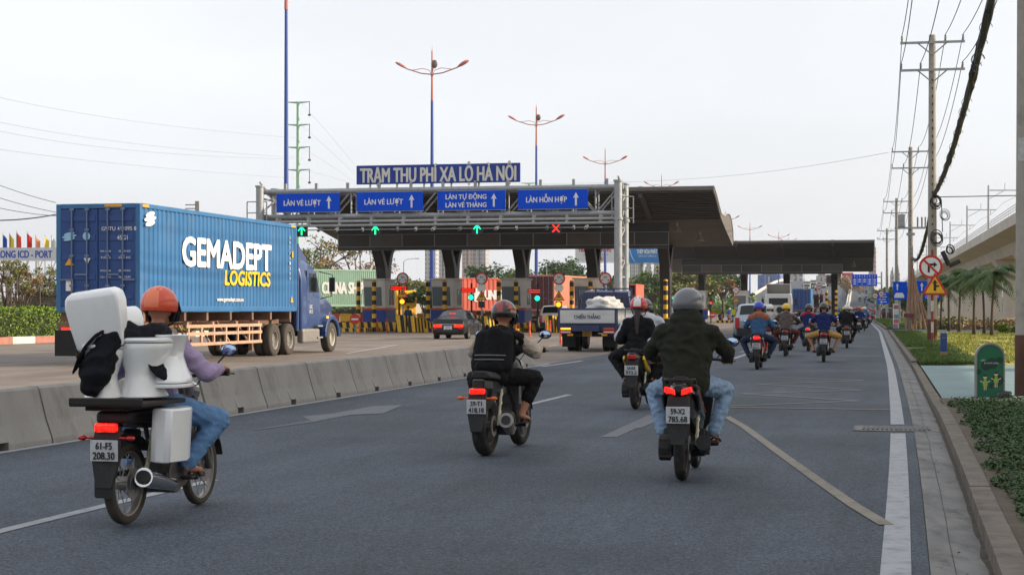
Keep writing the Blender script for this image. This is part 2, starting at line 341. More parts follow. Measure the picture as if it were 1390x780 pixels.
# ------------------------------------------------------------------ metro viaduct on the right
VC = mat('viaduct_concrete', (188, 181, 170), .85, var=.1, scale=.15, dirt=.35, dcol=(120, 112, 102), bump=.1, bscale=8)
vt = thing('metro_viaduct', 'long pale concrete metro viaduct on piers with railing and masts, right of the palms', 'viaduct', (0, 0, 0))
def vsec(D):                                           # box girder with wide deck
    x = Xe(D)+13.9
    pts = [(0, 9.9), (0, 11), (.25, 11), (.25, 10.2), (9.2, 10.2), (9.2, 11), (9.45, 11), (9.45, 9.9), (7.2, 9.2), (6.6, 8.0), (2.9, 8.0), (2.3, 9.2)]
    return [(x+p[0], D, p[1]) for p in pts]
b = MB(); b.loft([vsec(D) for D in range(-110, 720, 10)]); b.build('girder', VC, vt)
for D in range(-80, 720, 30):
    x = Xe(D)+13.9+4.7; q = MB(); q.loft([[(x-1.0, D-.9, 0), (x+1.0, D-.9, 0), (x+1.0, D+.9, 0), (x-1.0, D+.9, 0)], [(x-1.0, D-.9, 5.6), (x+1.0, D-.9, 5.6), (x+1.0, D+.9, 5.6), (x-1.0, D+.9, 5.6)], [(x-2.6, D-1, 7.99), (x+2.6, D-1, 7.99), (x+2.6, D+1, 7.99), (x-2.6, D+1, 7.99)]]); q.build('pier', VC, vt)
RAILM = mat('galvanised_steel', (150, 152, 152), .5, .5, var=.1, scale=3); 
q = MB()
for z in (11.35, 11.62, 11.9): q.tube([(Xe(D)+14.02, D, z) for D in range(60, 720, 10)], .028, 5)
for D in range(60, 500, 2): q.cyl((Xe(D)+14.02, D, 11.0), (Xe(D)+14.02, D, 11.9), .022, n=5)
q.build('railing', RAILM, vt)
for i, D in enumerate([96, 130, 165, 205, 245, 290, 340, 390, 450, 520]):
    x = Xe(D)+14.35; m = MB(); m.cyl((x, D, 10.2), (x, D, 16.6), .14, .11, 8); m.tube([(x, D, 16.0), (x+2.6, D, 16.0), (x+4.2, D, 16.0)], .075, 6); m.cyl((x+2.0, D, 16.0), (x+2.0, D, 16.9), .04, n=5); m.cyl((x+3.4, D, 16.0), (x+3.4, D, 15.2), .04, n=5)
    m.cyl((x, D, 14.9), (x+1.8, D, 15.9), .04, n=5); m.build('catenary_mast', RAILM, vt)
wb = MB(); wb.tube([(Xe(D)+17.1, D, 15.2-.35*math.sin(PI*((D-96) % 40)/40)) for D in range(60, 520, 5)], .02, 4); wb.build('contact_wire', mat('black_cable', (32, 31, 36), .6, var=.05), vt)
# ------------------------------------------------------------------ concrete median barrier
BAR = mat('barrier_concrete', (141, 138, 133), .85, var=.14, scale=1.3, bump=.4, bscale=22, dirt=.7, dcol=(106, 103, 97), stretch=(1, 1, .5))
def barrier_mesh(L=2.193):
    def sec(y, zb): return [(-.27, y, zb), (.27, y, zb), (.265, y, max(zb, .05)+.005), (.19, y, .26), (.095, y, .615), (.065, y, .64), (-.065, y, .64), (-.095, y, .615), (-.19, y, .26), (-.265, y, max(zb, .05)+.005)]
    b = MB(); c = L*.52; w = .11
    b.loft([sec(0, 0), sec(c-w, 0), sec(c-w+.004, .085), sec(c+w, .085), sec(c+w+.004, 0), sec(L, 0)]); return b.mesh('concrete_barrier', BAR)
bmz = barrier_mesh(); D = 45.6-17*2.2; k = 0
ORD = ['first', 'second', 'third', 'fourth', 'fifth', 'sixth', 'seventh', 'eighth', 'ninth', 'tenth', 'eleventh', 'twelfth', 'thirteenth', 'fourteenth', 'fifteenth', 'sixteenth', 'seventeenth', 'eighteenth', 'nineteenth', 'twentieth']
N0 = 17
for k in range(N0):
    d = 45.6-(k+1)*2.2; o = obj('concrete_barrier', bmz, None, (Xe(d)-9.86, d, .01), -th(d)+random.uniform(-.006, .006))
    lab = 'grey concrete median block closing the far end of the row' if k == 0 else f'grey concrete median block, {ORD[k]} from the far end of its row'
    tag(o, lab, 'barrier', 'concrete blocks of the median barrier')
# ------------------------------------------------------------------ toll plaza
STEEL = mat('grey_steel', (152, 155, 157), .5, .35, var=.12, scale=4, dirt=.35, dcol=(88, 84, 78)); DKGREY = mat('dark_grey_cladding', (70, 67, 66), .6, .1, var=.1, scale=.6)
ROOFU = mat('brown_grey_soffit', (103, 97, 92), .7, .1, var=.16, scale=.5, dirt=.35, dcol=(78, 70, 64)); ROOFT = mat('pale_roof_sheet', (176, 172, 164), .5, .3, var=.08, scale=.4); COLM = mat('dark_column_paint', (52, 49, 49), .55, .1, var=.12, scale=1)
SBLUE = mat('sign_blue', (0, 74, 205), .75, var=.05, scale=1.5, spec=.15); SWHITE = mat('sign_white', (214, 216, 214), .5, var=.05); TBLUE = mat('board_blue', (30, 58, 140), .75, var=.08, scale=1.5)
CHROME = mat('brushed_letter_steel', (206, 204, 196), .5, .0, var=.1, scale=4); BLACK = mat('black_plastic', (22, 22, 24), .5, var=.1); YEL = mat('safety_yellow', (232, 176, 28), .55, var=.1, scale=4, dirt=.35); ORANGE = mat('orange_plastic', (208, 74, 28), .5, var=.1, scale=4)
REDP = mat('sign_red', (186, 34, 30), .45, var=.06); LGREY = mat('light_grey_paint', (234, 231, 224), .6, var=.05, scale=2, dirt=.18, dcol=(150, 142, 130)); BBLUE = mat('booth_blue', (30, 64, 150), .5, var=.1, scale=2)
BGLASS = mat('booth_glass', (112, 130, 138), .08, 0, var=.15, scale=.8, spec=.8); GLASS = mat('window_glass', (24, 30, 34), .1, 0, var=.1, scale=.8, spec=.4); GREENLED = mat('green_led', (20, 255, 170), emis=1.3, var=0); REDLED = mat('red_led', (255, 40, 22), emis=1.1, var=0); AMBER = mat('amber_lamp', (255, 150, 20), emis=1.6, var=0)
# --- gantry
GD, GR = 105.0, -th(105); gx0 = 0.0
g = thing('sign_gantry', 'long grey lattice steel gantry carrying the blue lane signs over the toll lanes', 'gantry', (uX(598, GD), GD, 0), GR)
HW = (uX(838, GD-2)-uX(355, GD+2))/2/math.cos(GR)-.15
def chord(z, y, r, name='chord'):
    b = MB(); b.cyl((-HW-.3, y, z), (HW+.3, y, z), r, n=10); return b.build(name, STEEL, g, smooth='auto')
for y in (-.55, .55): chord(8.95, y, .17); chord(7.35, y, .17)
for y, z in ((-1.25, 7.0), (-1.25, 6.75)): chord(z, y, .09, 'service_rail')
b = MB()
for y in (-.55, .55):
    n = 16
    for i in range(n):
        x0 = -HW+2*HW*i/n; x1 = -HW+2*HW*(i+1)/n; b.cyl((x0, y, 7.35 if i % 2 else 8.95), (x1, y, 8.95 if i % 2 else 7.35), .05, n=6); b.cyl((x1, y, 7.35), (x1, y, 8.95), .055, n=6)
for i in range(17):
    x = -HW+2*HW*i/16
    for z in (7.35, 8.95): b.cyl((x, -.55, z), (x, .55, z), .05, n=6)
    if i < 16: b.cyl((x, -.55, 7.35), (x+2*HW/16, .55, 7.35), .04, n=6); b.cyl((x, .55, 8.95), (x+2*HW/16, -.55, 8.95), .04, n=6)
b.build('lattice_brace', STEEL, g)
for sx in (-1, 1):
    for y in (-.6, .6):
        c = MB(); y *= 2.3; c.cyl((sx*(HW+.1), y, 0), (sx*(HW+.1), y, 9.25), .26, .24, 14); c.cyl((sx*(HW+.1), y, 9.2), (sx*(HW+.1), y, 9.3), .3, n=14); c.cyl((sx*(HW+.1), y, 6.9), (sx*(HW+.1), y, 7.05), .31, n=14); c.build('column', STEEL, g, smooth='auto')
    c = MB()
    for i in range(9): c.cyl((sx*(HW+.1), -1.38, .5+i), (sx*(HW+.1), 1.38, .5+i), .07, n=6); c.cyl((sx*(HW+.1), -1.38 if i % 2 else 1.38, .5+i), (sx*(HW+.1), 1.38 if i % 2 else -1.38, 1.5+i), .06, n=6)
    c.build('column_brace', STEEL, g)
    c = MB()                                             # service platform rail beyond the end
    for z in (7.0, 7.6, 8.3): c.cyl((sx*(HW-.3), -1.25, z), (sx*(HW+1.0), -1.25, z), .035, n=5)
    for x in (HW+1.0, HW+.35, HW-.3): c.cyl((sx*x, -1.25, 6.7), (sx*x, -1.25, 8.3), .04, n=5)
    c.build('platform_rail', STEEL, g)
for i in range(11):
    x = -HW+1+(2*HW-2)*i/10; c = MB(); c.box((x, -.95, 7.2), (.12, .62, .1)); c.box((x, -1.25, 6.98), (.2, .14, .55), taper=(.7, 1)); c.box((x+.3, -.55, 9.2), (.16, .2, .5)); c.build('bracket', STEEL, g)
b = MB(); b.box((0, -.05, 6.55), (2*HW-.4, .06, .06)); b.box((.0, -.9, 6.5), (2*HW-2, .5, .04)); b.build('cable_tray', STEEL, g)
def gu(u, y=-1.0):                                        # gantry-local x that shows at photo column u
    m = Matrix.Rotation(GR, 3, 'Z'); best = 0
    lo, hi = -30., 30.
    for _ in range(40):
        mid = (lo+hi)/2; p = m @ Vector((mid, y, 0))+g.location
        if CX+F*p.x/p.y < u: lo = mid
        else: hi = mid
    return (lo+hi)/2
def gw(x, y, z): return Matrix.Rotation(GR, 3, 'Z') @ Vector((x, y, 0))+Vector((g.location.x, g.location.y, z))
def arrow(w, h): return [(-w*.16, -h/2), (w*.16, -h/2), (w*.16, h*.12), (w/2, h*.08), (0, h/2), (-w/2, h*.08), (-w*.16, h*.12)]
for (u0, u1, lines, lab) in ((375, 461, ['LÀN VÉ LƯỢT'], 'blue lane sign reading LÀN VÉ LƯỢT at the far left of the gantry'), (484, 574, ['LÀN VÉ LƯỢT'], 'blue lane sign reading LÀN VÉ LƯỢT, second from left on the gantry'),
        (594, 686, ['LÀN TỰ ĐỘNG', 'LÀN VÉ THÁNG'], 'blue lane sign with two lines, LÀN TỰ ĐỘNG over LÀN VÉ THÁNG'), (703, 798, ['LÀN HỖN HỢP'], 'blue lane sign reading LÀN HỖN HỢP at the right of the gantry')):
    xa, xb = gu(u0), gu(u1); w = xb-xa; h = 1.17; p = gw((xa+xb)/2, -.95, 8.22)
    s = thing('lane_sign', lab, 'road sign', p, GR, 'lane signs on the gantry')
    c = MB(); c.box((0, 0, 0), (w, .07, h)); c.build('panel', SBLUE, s, bevel=.012)
    e = MB()
    for z in (-h/2-.02, h/2+.02): e.box((0, .01, z), (w+.06, .06, .035))
    e.build('edge_trim', STEEL, s)
    for k, ln in enumerate(lines):
        z = 0 if len(lines) == 1 else (.24-.5*k); text(ln, w*(.58 if len(lines) == 1 else .6), .31 if len(lines) == 1 else .27, (-w*.09 if len(lines) == 1 else -w*.08, -.037, z-.02), SWHITE, s, bold=.03, thick=.008)
    a = MB(); a.prism([(q[0]+w*.33, q[1]) for q in arrow(.36, .8)], -.045, -.036, 'y'); a.build('arrow', SWHITE, s)
xa, xb = gu(481), gu(704); w = xb-xa
s = thing('name_board', 'blue board with silver letters reading TRẠM THU PHÍ XA LỘ HÀ NỘI', 'sign board', gw((xa+xb)/2, -.5, 9.92), GR)
c = MB(); c.box((0, 0, 0), (w, .14, 1.18)); c.build('panel', TBLUE, s, bevel=.015)
text('TRẠM THU PHÍ XA LỘ HÀ NỘI', w*.95, .86, (0, -.075, -.04), CHROME, s, bold=.028, thick=.012)
for k in range(6): c = MB(); c.cyl((-w/2+w*(k+.5)/6, .05, -.59), (-w/2+w*(k+.5)/6, .05, -.95), .07, n=8); c.build('post', STEEL, s)
for u, sym, lab in ((410, 'up', 'green arrow lane signal half hidden by the blue container'), (510, 'up', 'green arrow lane signal below the second lane sign'), (648, 'up', 'green arrow lane signal below the two line sign'), (755, 'x', 'red cross lane signal near the right end of the gantry')):
    s = thing('lane_signal', lab, 'traffic signal', gw(gu(u), -1.0, 6.45), GR, 'lane signals on the gantry')
    c = MB(); c.box((0, 0, 0), (.72, .16, .74)); c.build('housing', BLACK, s, bevel=.02); c = MB()
    if sym == 'up':
        c.prism([(-.04, -.27), (.04, -.27), (.04, .14), (.2, -.03), (.25, .03), (0, .28), (-.25, .03), (-.2, -.03), (-.04, .14)], -.095, -.082, 'y'); c.build('lit_arrow', GREENLED, s)
    else:
        for a in (1, -1): c.box((0, -.088-.003*a, 0), (.07, .012, .62), rot=(0, a*R(42), 0))
        c.build('lit_cross', REDLED, s)
    c = MB(); c.cyl((0, .02, .37), (0, .02, .6), .04, n=6); c.build('hanger', STEEL, s)
CAMM = mat('camera_white', (196, 194, 188), .5, var=.05)
for i, u in enumerate((436, 459, 494, 541, 566, 590, 626, 676, 702, 744, 780, 797)):
    s = thing('traffic_camera', f'small pale camera clamped under the gantry, {ORD[i]} from the left', 'camera', gw(gu(u), -1.15, 6.5), GR, 'cameras under the gantry')
    a = random.uniform(-.3, .3); c = MB(); c.box((0, -.1, 0), (.15, .5, .16), rot=(.3, 0, a)); c.build('body', CAMM if i % 3 else STEEL, s, bevel=.01); c = MB(); c.cyl((0, 0, .05), (0, 0, .25), .025, n=5); c.box((0, .1, .2), (.3, .06, .06)); c.build('clamp', STEEL, s); c = MB(); c.cyl((.075*math.sin(a), -.34, -.07), (.085*math.sin(a), -.38, -.085), .05, n=10); c.build('lens', BLACK, s)
# --- the two canopies, corrugated wing roofs on forked columns
PROF_B = [(-14.5, 8.95), (-12.5, 8.55), (-10.5, 8.0), (-8.7, 7.5), (-5, 6.95), (-1.5, 6.5), (2.0, 6.05)]
PROF_T = [(2.05, 6.2), (1.6, 7.1), (.4, 7.75), (-1.4, 8.1), (-3.5, 8.05), (-6, 7.75), (-8.5, 7.72), (-10.5, 8.2), (-12.5, 8.75), (-14.5, 9.15)]
def canopy(label, X0, D0, xs, xl, xr, fx, lamps):
    t = thing('toll_canopy', label, 'canopy', (X0, D0, 0), -th(D0), None)
    b = MB(); b.prism([(p[0], p[1]) for p in PROF_B+PROF_T], xl, xr, 'x'); b.build('roof', ROOFU, t)
    b = MB()                                            # sheet over the roof and its ribs below the front wing
    b.loft([[(x, p[0], p[1]+.06) for p in PROF_T[::-1]] for x in (xl-.05, xr+.05)], closed=False, caps=False); o = b.build('roof_sheet', ROOFT, t)
    so_ = o.modifiers.new('solid', 'SOLIDIFY'); so_.thickness = .04
    b = MB()
    for k in range(13):
        y = -14.3+k*.46; z = np.interp(y, [p[0] for p in PROF_B], [p[1] for p in PROF_B]); b.box(((xl+xr)/2, y, z-.04), (xr-xl-.1, .16, .1), rot=(-.23, 0, 0))
    b.build('soffit_ribs', DKGREY, t)
    for x in xs:
        b = MB()
        for pts in ([(x, 0, 0), (x, -.05, 2.6), (x, -.5, 4.6), (x, -2.0, 6.2), (x, -5.0, 7.2), (x, -9.0, 7.6)], [(x, .05, 0), (x, .1, 3.2), (x, .5, 4.9), (x, 1.0, 5.6), (x, 1.6, 6.1)]):
            w = [.42, .42, .4, .36, .3, .22]; b.loft([[(p[0]-.36, p[1]-w[i], p[2]), (p[0]+.36, p[1]-w[i], p[2]), (p[0]+.36, p[1]+w[i], p[2]), (p[0]-.36, p[1]+w[i], p[2])] for i, p in enumerate(pts)])
        b.build('column', COLM, t, bevel=.05)
        b = MB(); b.box((x, -11.5, 8.15), (.3, 4.5, .22), rot=(-.26, 0, 0)); b.box((x, -14.2, 8.9), (.26, .2, .7)); b.build('rafter', DKGREY, t)
    fl, fr = fx; fy = -7.2
    b = MB(); b.box(((fl+fr)/2, fy, 7.25), (fr-fl, .35, 1.05)); b.build('fascia', mat('fascia_charcoal', (46, 46, 50), .5, .1, var=.08, scale=.5), t, bevel=.02)
    b = MB(); b.box(((fl+fr)/2, fy+.1, 5.72), (fr-fl, .5, .22)); b.build('service_beam', DKGREY, t)
    n = max(2, int((fr-fl)/2.1))
    for k in range(n):
        x0 = fl+(fr-fl)*k/n; b = MB(); solid = k % 3 != 1
        b.box((x0+(fr-fl)/n/2, fy-.02, 6.27), ((fr-fl)/n-.07, .06, .86)); b.build('message_panel', DKGREY if solid else ROOFU, t)
    b = MB()
    for k in range(n+1): b.box((fl+(fr-fl)*k/n, fy-.07, 6.27), (.05, .05, .92))
    for z in (5.84, 6.71): b.box(((fl+fr)/2, fy-.075, z), (fr-fl, .045, .05))
    b.build('panel_frame', STEEL, t)
    for x, y in lamps:
        z = np.interp(y, [p[0] for p in PROF_B], [p[1] for p in PROF_B]); b = MB(); b.lathe([(.06, 0), (.07, -.25), (.14, -.3), (.3, -.62), (.28, -.62), (.1, -.34)], (x, y, z), n=14); b.build('lamp', mat('lamp_aluminium', (190, 186, 176), .4, .6, var=.05), t, smooth='auto')
    return t
C1 = canopy('large dark wing roofed toll canopy on forked columns behind the sign gantry', .75, 122, [-10.4, -5.2, 0, 5.2, 10.4], -13.3, 15.0, (-11.6, 11.4), [(12.0, -7.5), (13.2, -4.0)])
C2 = canopy('second dark toll canopy farther off over the right hand lanes', 27.3, 203, [-4.4, .65, 5.7, 11.3], -8.4, 15.8, (-6.1, 12.3), [(13.6, -6)])
# --- booths
def booth_proto():
    t = thing('toll_booth', 'x', 'booth', (0, 0, 0), 0, 'toll booths on the islands')
    b = MB(); b.box((0, 0, .72), (1.7, 2.6, 1.1)); b.build('base', BBLUE, t, bevel=.02)
    b = MB(); b.box((0, 0, 1.31), (1.76, 2.66, .14)); b.build('orange_band', mat('band_orange', (196, 84, 40), .5, var=.1), t)
    b = MB(); 
    b.prism([(-1.1, 1.385), (1.25, 1.385), (1.25, 3.35), (-1.42, 3.35), (-1.35, 3.0)], -.8, .8, 'x'); b.build('wall', LGREY, t, bevel=.02)
    b = MB(); b.box((0, -.1, 3.41), (1.8, 2.9, .1)); b.build('roof', LGREY, t, bevel=.02)
    for sx in (-1, 1):
        b = MB(); b.box((sx*.81, .05, 2.15), (.025, .55, 1.1)); b.box((sx*.81, .72, 2.15), (.025, .5, 1.1)); w = b.build('window', mat('window_frame', (120, 122, 122), .5, .3, var=.05), t); b = MB(); b.box((sx*.826, .05, 2.15), (.012, .44, .98)); b.box((sx*.826, .72, 2.15), (.012, .4, .98)); b.build('pane', BGLASS, w)
    a = math.atan2(.25, 1.6); b = MB(); b.box((-.1, -1.255, 2.2), (1.32, .03, 1.35), rot=(a, 0, 0)); w = b.build('window', mat('window_frame', (0, 0, 0)), t); b = MB(); b.box((-.1, -1.275, 2.2), (1.22, .015, 1.25), rot=(a, 0, 0)); b.build('pane', BGLASS, w)
    b = MB(); b.box((.6, -1.27, 2.3), (.12, .05, 1.6), rot=(a, 0, 0)); b.build('mullion', LGREY, t)
    return t
BP = booth_proto()
def place(t0, first, loc, rz, label, **k):
    if first: t0.location = loc; t0.rotation_euler.z = rz; t0['label'] = label; return t0
    return dup(t0, loc, rz, label, **k)
for i, (u, D, lab) in enumerate(((515, 121, 'grey and blue toll booth left of the black car, beside the green container'), (607, 120, 'grey and blue toll booth just behind the black car'), (701, 119, 'grey and blue toll booth beside the white car, left of the rust red container'), (799, 118, 'toll booth mostly hidden behind the flatbed truck'), (950, 197, 'far toll booth under the second canopy, left of the flashing red light'), (1007, 196, 'far toll booth above the silver car roof'))):
    place(BP, i == 0, (uX(u, D), D, .25), -th(D), lab)
# --- islands: kerbs with black and yellow stripes
def stripes_mat(name, c0, c1, sc, axis=0, slant=0.0):
    m = bpy.data.materials.new(name); m.use_nodes = True; n = m.node_tree.nodes; l = m.node_tree.links; b = n['Principled BSDF']; b.inputs['Roughness'].default_value = .6
    tc = n.new('ShaderNodeTexCoord'); sp = n.new('ShaderNodeSeparateXYZ'); l.new(tc.outputs['Object'], sp.inputs[0])
    ma = n.new('ShaderNodeMath'); ma.operation = 'MULTIPLY_ADD'; ma.inputs[1].default_value = slant; l.new(sp.outputs[2], ma.inputs[0]); l.new(sp.outputs[axis], ma.inputs[2])
    if axis == 0:
        m3 = n.new('ShaderNodeMath'); m3.operation = 'ADD'; l.new(ma.outputs[0], m3.inputs[0]); l.new(sp.outputs[1], m3.inputs[1]); ma = m3
    m2 = n.new('ShaderNodeMath'); m2.operation = 'MULTIPLY'; m2.inputs[1].default_value = 1/sc; l.new(ma.outputs[0], m2.inputs[0])
    fr = n.new('ShaderNodeMath'); fr.operation = 'FRACT'; l.new(m2.outputs[0], fr.inputs[0]); gt = n.new('ShaderNodeMath'); gt.operation = 'GREATER_THAN'; gt.inputs[1].default_value = .5; l.new(fr.outputs[0], gt.inputs[0])
    mx = n.new('ShaderNodeMixRGB'); l.new(gt.outputs[0], mx.inputs[0]); mx.inputs[1].default_value = lin(c0); mx.inputs[2].default_value = lin(c1)
    no = n.new('ShaderNodeTexNoise'); no.inputs['Scale'].default_value = 5; no.inputs['Detail'].default_value = 6; l.new(tc.outputs['Object'], no.inputs['Vector']); hs = n.new('ShaderNodeHueSaturation'); mr = n.new('ShaderNodeMapRange'); mr.inputs[3].default_value = .6; mr.inputs[4].default_value = 1.3; l.new(no.outputs['Fac'], mr.inputs[0]); l.new(mr.outputs[0], hs.inputs['Value']); l.new(mx.outputs[0], hs.inputs['Color']); l.new(hs.outputs[0], b.inputs['Base Color'])
    MATS[name] = m; return m
BY = stripes_mat('black_yellow_stripes', (30, 29, 28), (240, 186, 40), .52, 0, .12); BYP = stripes_mat('black_yellow_bands', (30, 29, 30), (238, 182, 40), .62, 2); RW = stripes_mat('red_white_bands', (150, 48, 40), (196, 190, 182), .9, 2); OW = stripes_mat('orange_white_bands', (228, 74, 30), (226, 120, 84), .36, 2)
ISL = [(512, 121.5), (609, 120.5), (706, 119.5), (803, 118.5), (902, 117.5)]
for i, (u, D) in enumerate(ISL):
    t = thing('toll_island', ['raised island with striped kerb under the leftmost booth', 'raised island with striped kerb behind the black car', 'raised island with striped kerb under the booth beside the white car', 'raised toll island hidden mostly by the flatbed truck', 'raised toll island right of the flatbed truck'][i], 'traffic island', (uX(u, D), D, 0), -th(D), 'toll islands')
    b = MB(); b.box((0, 1, .125), (2.3, 16, .25)); b.build('slab', CONC, t, bevel=.03); b = MB(); b.box((-1.2, 1, .13), (.1, 16, .26)); b.box((1.2, 1, .13), (.1, 16, .26)); b.box((0, -7.06, .13), (2.5, .1, .26)); b.build('kerb', BY, t)
for i, (u, D) in enumerate([(930, 200), (985, 199), (1040, 198), (1098, 197), (1128, 196)]):
    t = thing('toll_island', f'low striped island below the second canopy, {ORD[i]} from left', 'traffic island', (uX(u, D), D, 0), -th(D), 'toll islands'); b = MB(); b.box((0, 1, .12), (1.7, 12, .25)); b.build('slab', CONC, t); b = MB(); b.box((0, -5.05, .14), (1.8, .1, .28)); b.build('kerb', BY, t)
# crash noses: wedge of striped concrete blocks
for i, (u, D, lab) in enumerate(((557, 113, 'striped crash nose left of the black car'), (656, 112, 'striped crash nose just right of the black car'), (758, 111, 'striped crash nose behind the flatbed truck'))):
    t = thing('crash_nose', lab, 'barrier', (uX(u, D), D, 0), -th(D), 'crash noses before the islands')
    b = MB(); b.loft([[(-.9, -.6, 0), (-.2, -.6, 0), (-.25, -.6, 1.15), (-.8, -.6, 1.15)], [(-.5, 1.5, 0), (.3, 1.5, 0), (.2, 1.5, 1.0), (-.4, 1.5, 1.0)], [(.2, 4.2, 0), (.9, 4.2, 0), (.8, 4.2, .55), (.3, 4.2, .55)]]); b.build('left_wing', BY, t, bevel=.03)
    b = MB(); b.loft([[(-.1, -.55, 0), (.5, -.55, 0), (.4, -.55, 1.1), (0, -.55, 1.1)], [(.5, 1.5, 0), (1.1, 1.5, 0), (1.0, 1.5, .7), (.6, 1.5, .7)], [(1.1, 3.8, 0), (1.7, 3.8, 0), (1.6, 3.8, .4), (1.2, 3.8, .4)]]); b.build('right_wing', BY, t, bevel=.03)
t = thing('striped_kerb_wall', 'low black and yellow striped concrete wall in front of the left booth', 'barrier', (uX(498, 118), 118, 0), -th(118)); b = MB(); b.box((0, 0, .32), (6.2, .35, .64), taper=(1, .7)); b.build('blocks', BY, t, bevel=.03)
t = thing('striped_kerb_wall', 'low black and yellow striped wall running left of the rust red container', 'barrier', (uX(715, 116), 116.5, 0), -th(118)); b = MB(); b.box((0, 0, .3), (3.0, .35, .6), taper=(1, .7)); b.build('blocks', BY, t, bevel=.03)
# striped height posts
for i, (u, D, lab) in enumerate(((486.6, 117, 'tall black and yellow post left of the first toll booth'), (507.8, 116, 'tall black and yellow post in front of the first toll booth'), (581, 117, 'tall black and yellow post left of the second toll booth'), (603.5, 116, 'tall black and yellow post in front of the second toll booth'), (677, 116.5, 'tall black and yellow post left of the third toll booth'), (700.5, 115.5, 'tall black and yellow post in front of the third toll booth'), (776, 116, 'tall post left of the booth hidden by the truck'), (801.5, 115, 'tall black and yellow post above the plastic wrapped load'), (903.5, 112, 'tall black and yellow post between the red and grey helmets'), (1122, 190, 'striped post left of the small triangle sign under the second canopy'), (1135, 189, 'striped post right of the small triangle sign under the second canopy'))):
    t = thing('height_post', lab, 'post', (uX(u, D), D, 0), 0, 'striped posts at the toll lanes'); b = MB(); b.cyl((0, 0, 0), (0, 0, 3.45 if D < 150 else 3.6), .15, n=14); b.build('pole', BYP, t, smooth='auto'); b = MB(); b.lathe([(.15, 0), (.12, .06), (0, .09)], (0, 0, 3.45 if D < 150 else 3.6), n=14); b.build('cap', YEL, t, smooth=True)
# sign posts on the islands
def disc(t, z, r, y=-.06, ring=True, kind='5m', x=0):
    b = MB(); b.cyl((x, y, z), (x, y-.03, z), r, n=28); d = b.build('round_sign', REDP if ring else LGREY, t)
    if ring:
        b = MB(); b.cyl((x, y-.031, z), (x, y-.037, z), r*.76, n=28); b.build('face', SWHITE, d)
        if kind == '5m': 
            text('5m', r*.5, r*.3, (x, y-.038, z+.1*r/.4), BLACK, d, bold=.02)
            b = MB()
            for sx in (-1, 1): b.prism([(x+sx*r*.25, z-.1*r/.4), (x+sx*r*.6, z-.1*r/.4-.05), (x+sx*r*.6, z-.1*r/.4+.05)], y-.042, y-.038, 'y')
            b.build('arrows', BLACK, d)
    return d
def tri(t, z, w, y=-.07, mt=None):
    h = w*.87; b = MB(); b.prism([(-w/2, z-h/2), (w/2, z-h/2), (0, z+h/2)], y-.03, y, 'y'); d = b.build('triangle_sign', REDP, t, bevel=.01); b = MB(); b.prism([(-w*.38, z-h*.42), (w*.38, z-h*.42), (0, z+h*.33)], y-.037, y-.031, 'y'); b.build('face', mt or YEL, d)
    b = MB(); b.box((0, y-.04, z-.1*w), (w*.3, .006, w*.1)); b.box((0, y-.04, z+.06*w), (w*.1, .006, w*.16)); b.build('symbol', BLACK, d); return d
for u, D, gdisc, tr, lit, lab in ((547, 114, 0, 1, 'amber', 'height limit sign over yellow triangle and lit amber beacon, left of the black car'), (654, 113, 1, 1, 'dark', 'height limit sign over blank grey disc and unlit beacon, by the orange red container'), (759, 112, 1, 1, 'amber', 'height limit sign over blank grey disc and lit amber beacon, by the rust container'), (822, 111, 0, 0, None, 'height limit sign standing alone above the flatbed truck'), (940.5, 194, 0, 0, None, 'small height limit sign between grey helmet and flashing red light'), (999, 193, 0, 1, None, 'small height limit sign with triangle above the silver car')):
    t = thing('sign_post', lab, 'road sign', (uX(u, D), D, 0), -th(D), 'sign posts at the toll lanes'); b = MB(); zt = 4.0; b.cyl((0, 0, 0), (0, 0, zt), .06, n=8); b.build('post', STEEL, t)
    zc = CAMZ+(HY-(378 if D < 150 else 394))/F*D; disc(t, zc, .42)
    if gdisc: disc(t, zc-.62, .3, ring=False)
    if tr: tri(t, zc-(.95 if not gdisc else 1.12), .78)
    if lit:
        z = zc-(1.55 if not gdisc else 1.72); b = MB(); b.box((0, -.08, z), (.4, .22, .42)); b.build('beacon_box', BLACK, t, bevel=.02); b = MB(); b.cyl((0, -.2, z), (0, -.24, z), .16, n=18); b.build('beacon_lens', AMBER if lit == 'amber' else BLACK, t)
for u, v, w, green, D, lab in ((542, 391, 24, 0, 116, 'red LED strip beside the first toll booth'), (635, 394, 20, 640, 115, 'red LED strip and green light beside the second toll booth'), (727, 395, 18, 730, 114, 'red LED strip and green light beside the white car'), (965, 411, 0, -965, 190, 'pole with a lit red light beside the far toll booth')):
    t = thing('toll_signal', lab, 'traffic signal', (uX(u if not green else abs(green), D), D, 0), -th(D), 'signals beside the booths'); zc = CAMZ+(HY-v)/F*D; b = MB(); b.cyl((0, 0, 0), (0, 0, zc+.5), .07, n=8); b.build('pole', BLACK, t)
    if w:
        W_ = w/F*D; xo = -.2 if green else 0; b = MB(); b.box((xo, -.1, zc), (W_, .1, .32)); b.build('display', BLACK, t, bevel=.01); b = MB()
        for zz in (-.07, .07):
            for k in range(9): b.box((xo-W_*.4+W_*.8*k/8, -.155, zc+zz), (W_*.07, .01, .06))
        b.build('lit_dots', REDLED, t)
    if green:
        z = zc-.48 if green > 0 else zc; b = MB(); b.box((0, -.08, z), (.36, .16, .42)); b.build('lamp_box', BLACK, t, bevel=.02); b = MB(); b.cyl((0, -.165, z), (0, -.19, z), .17 if green > 0 else .14, n=18); b.build('lit_lens', GREENLED if green > 0 else REDLED, t)
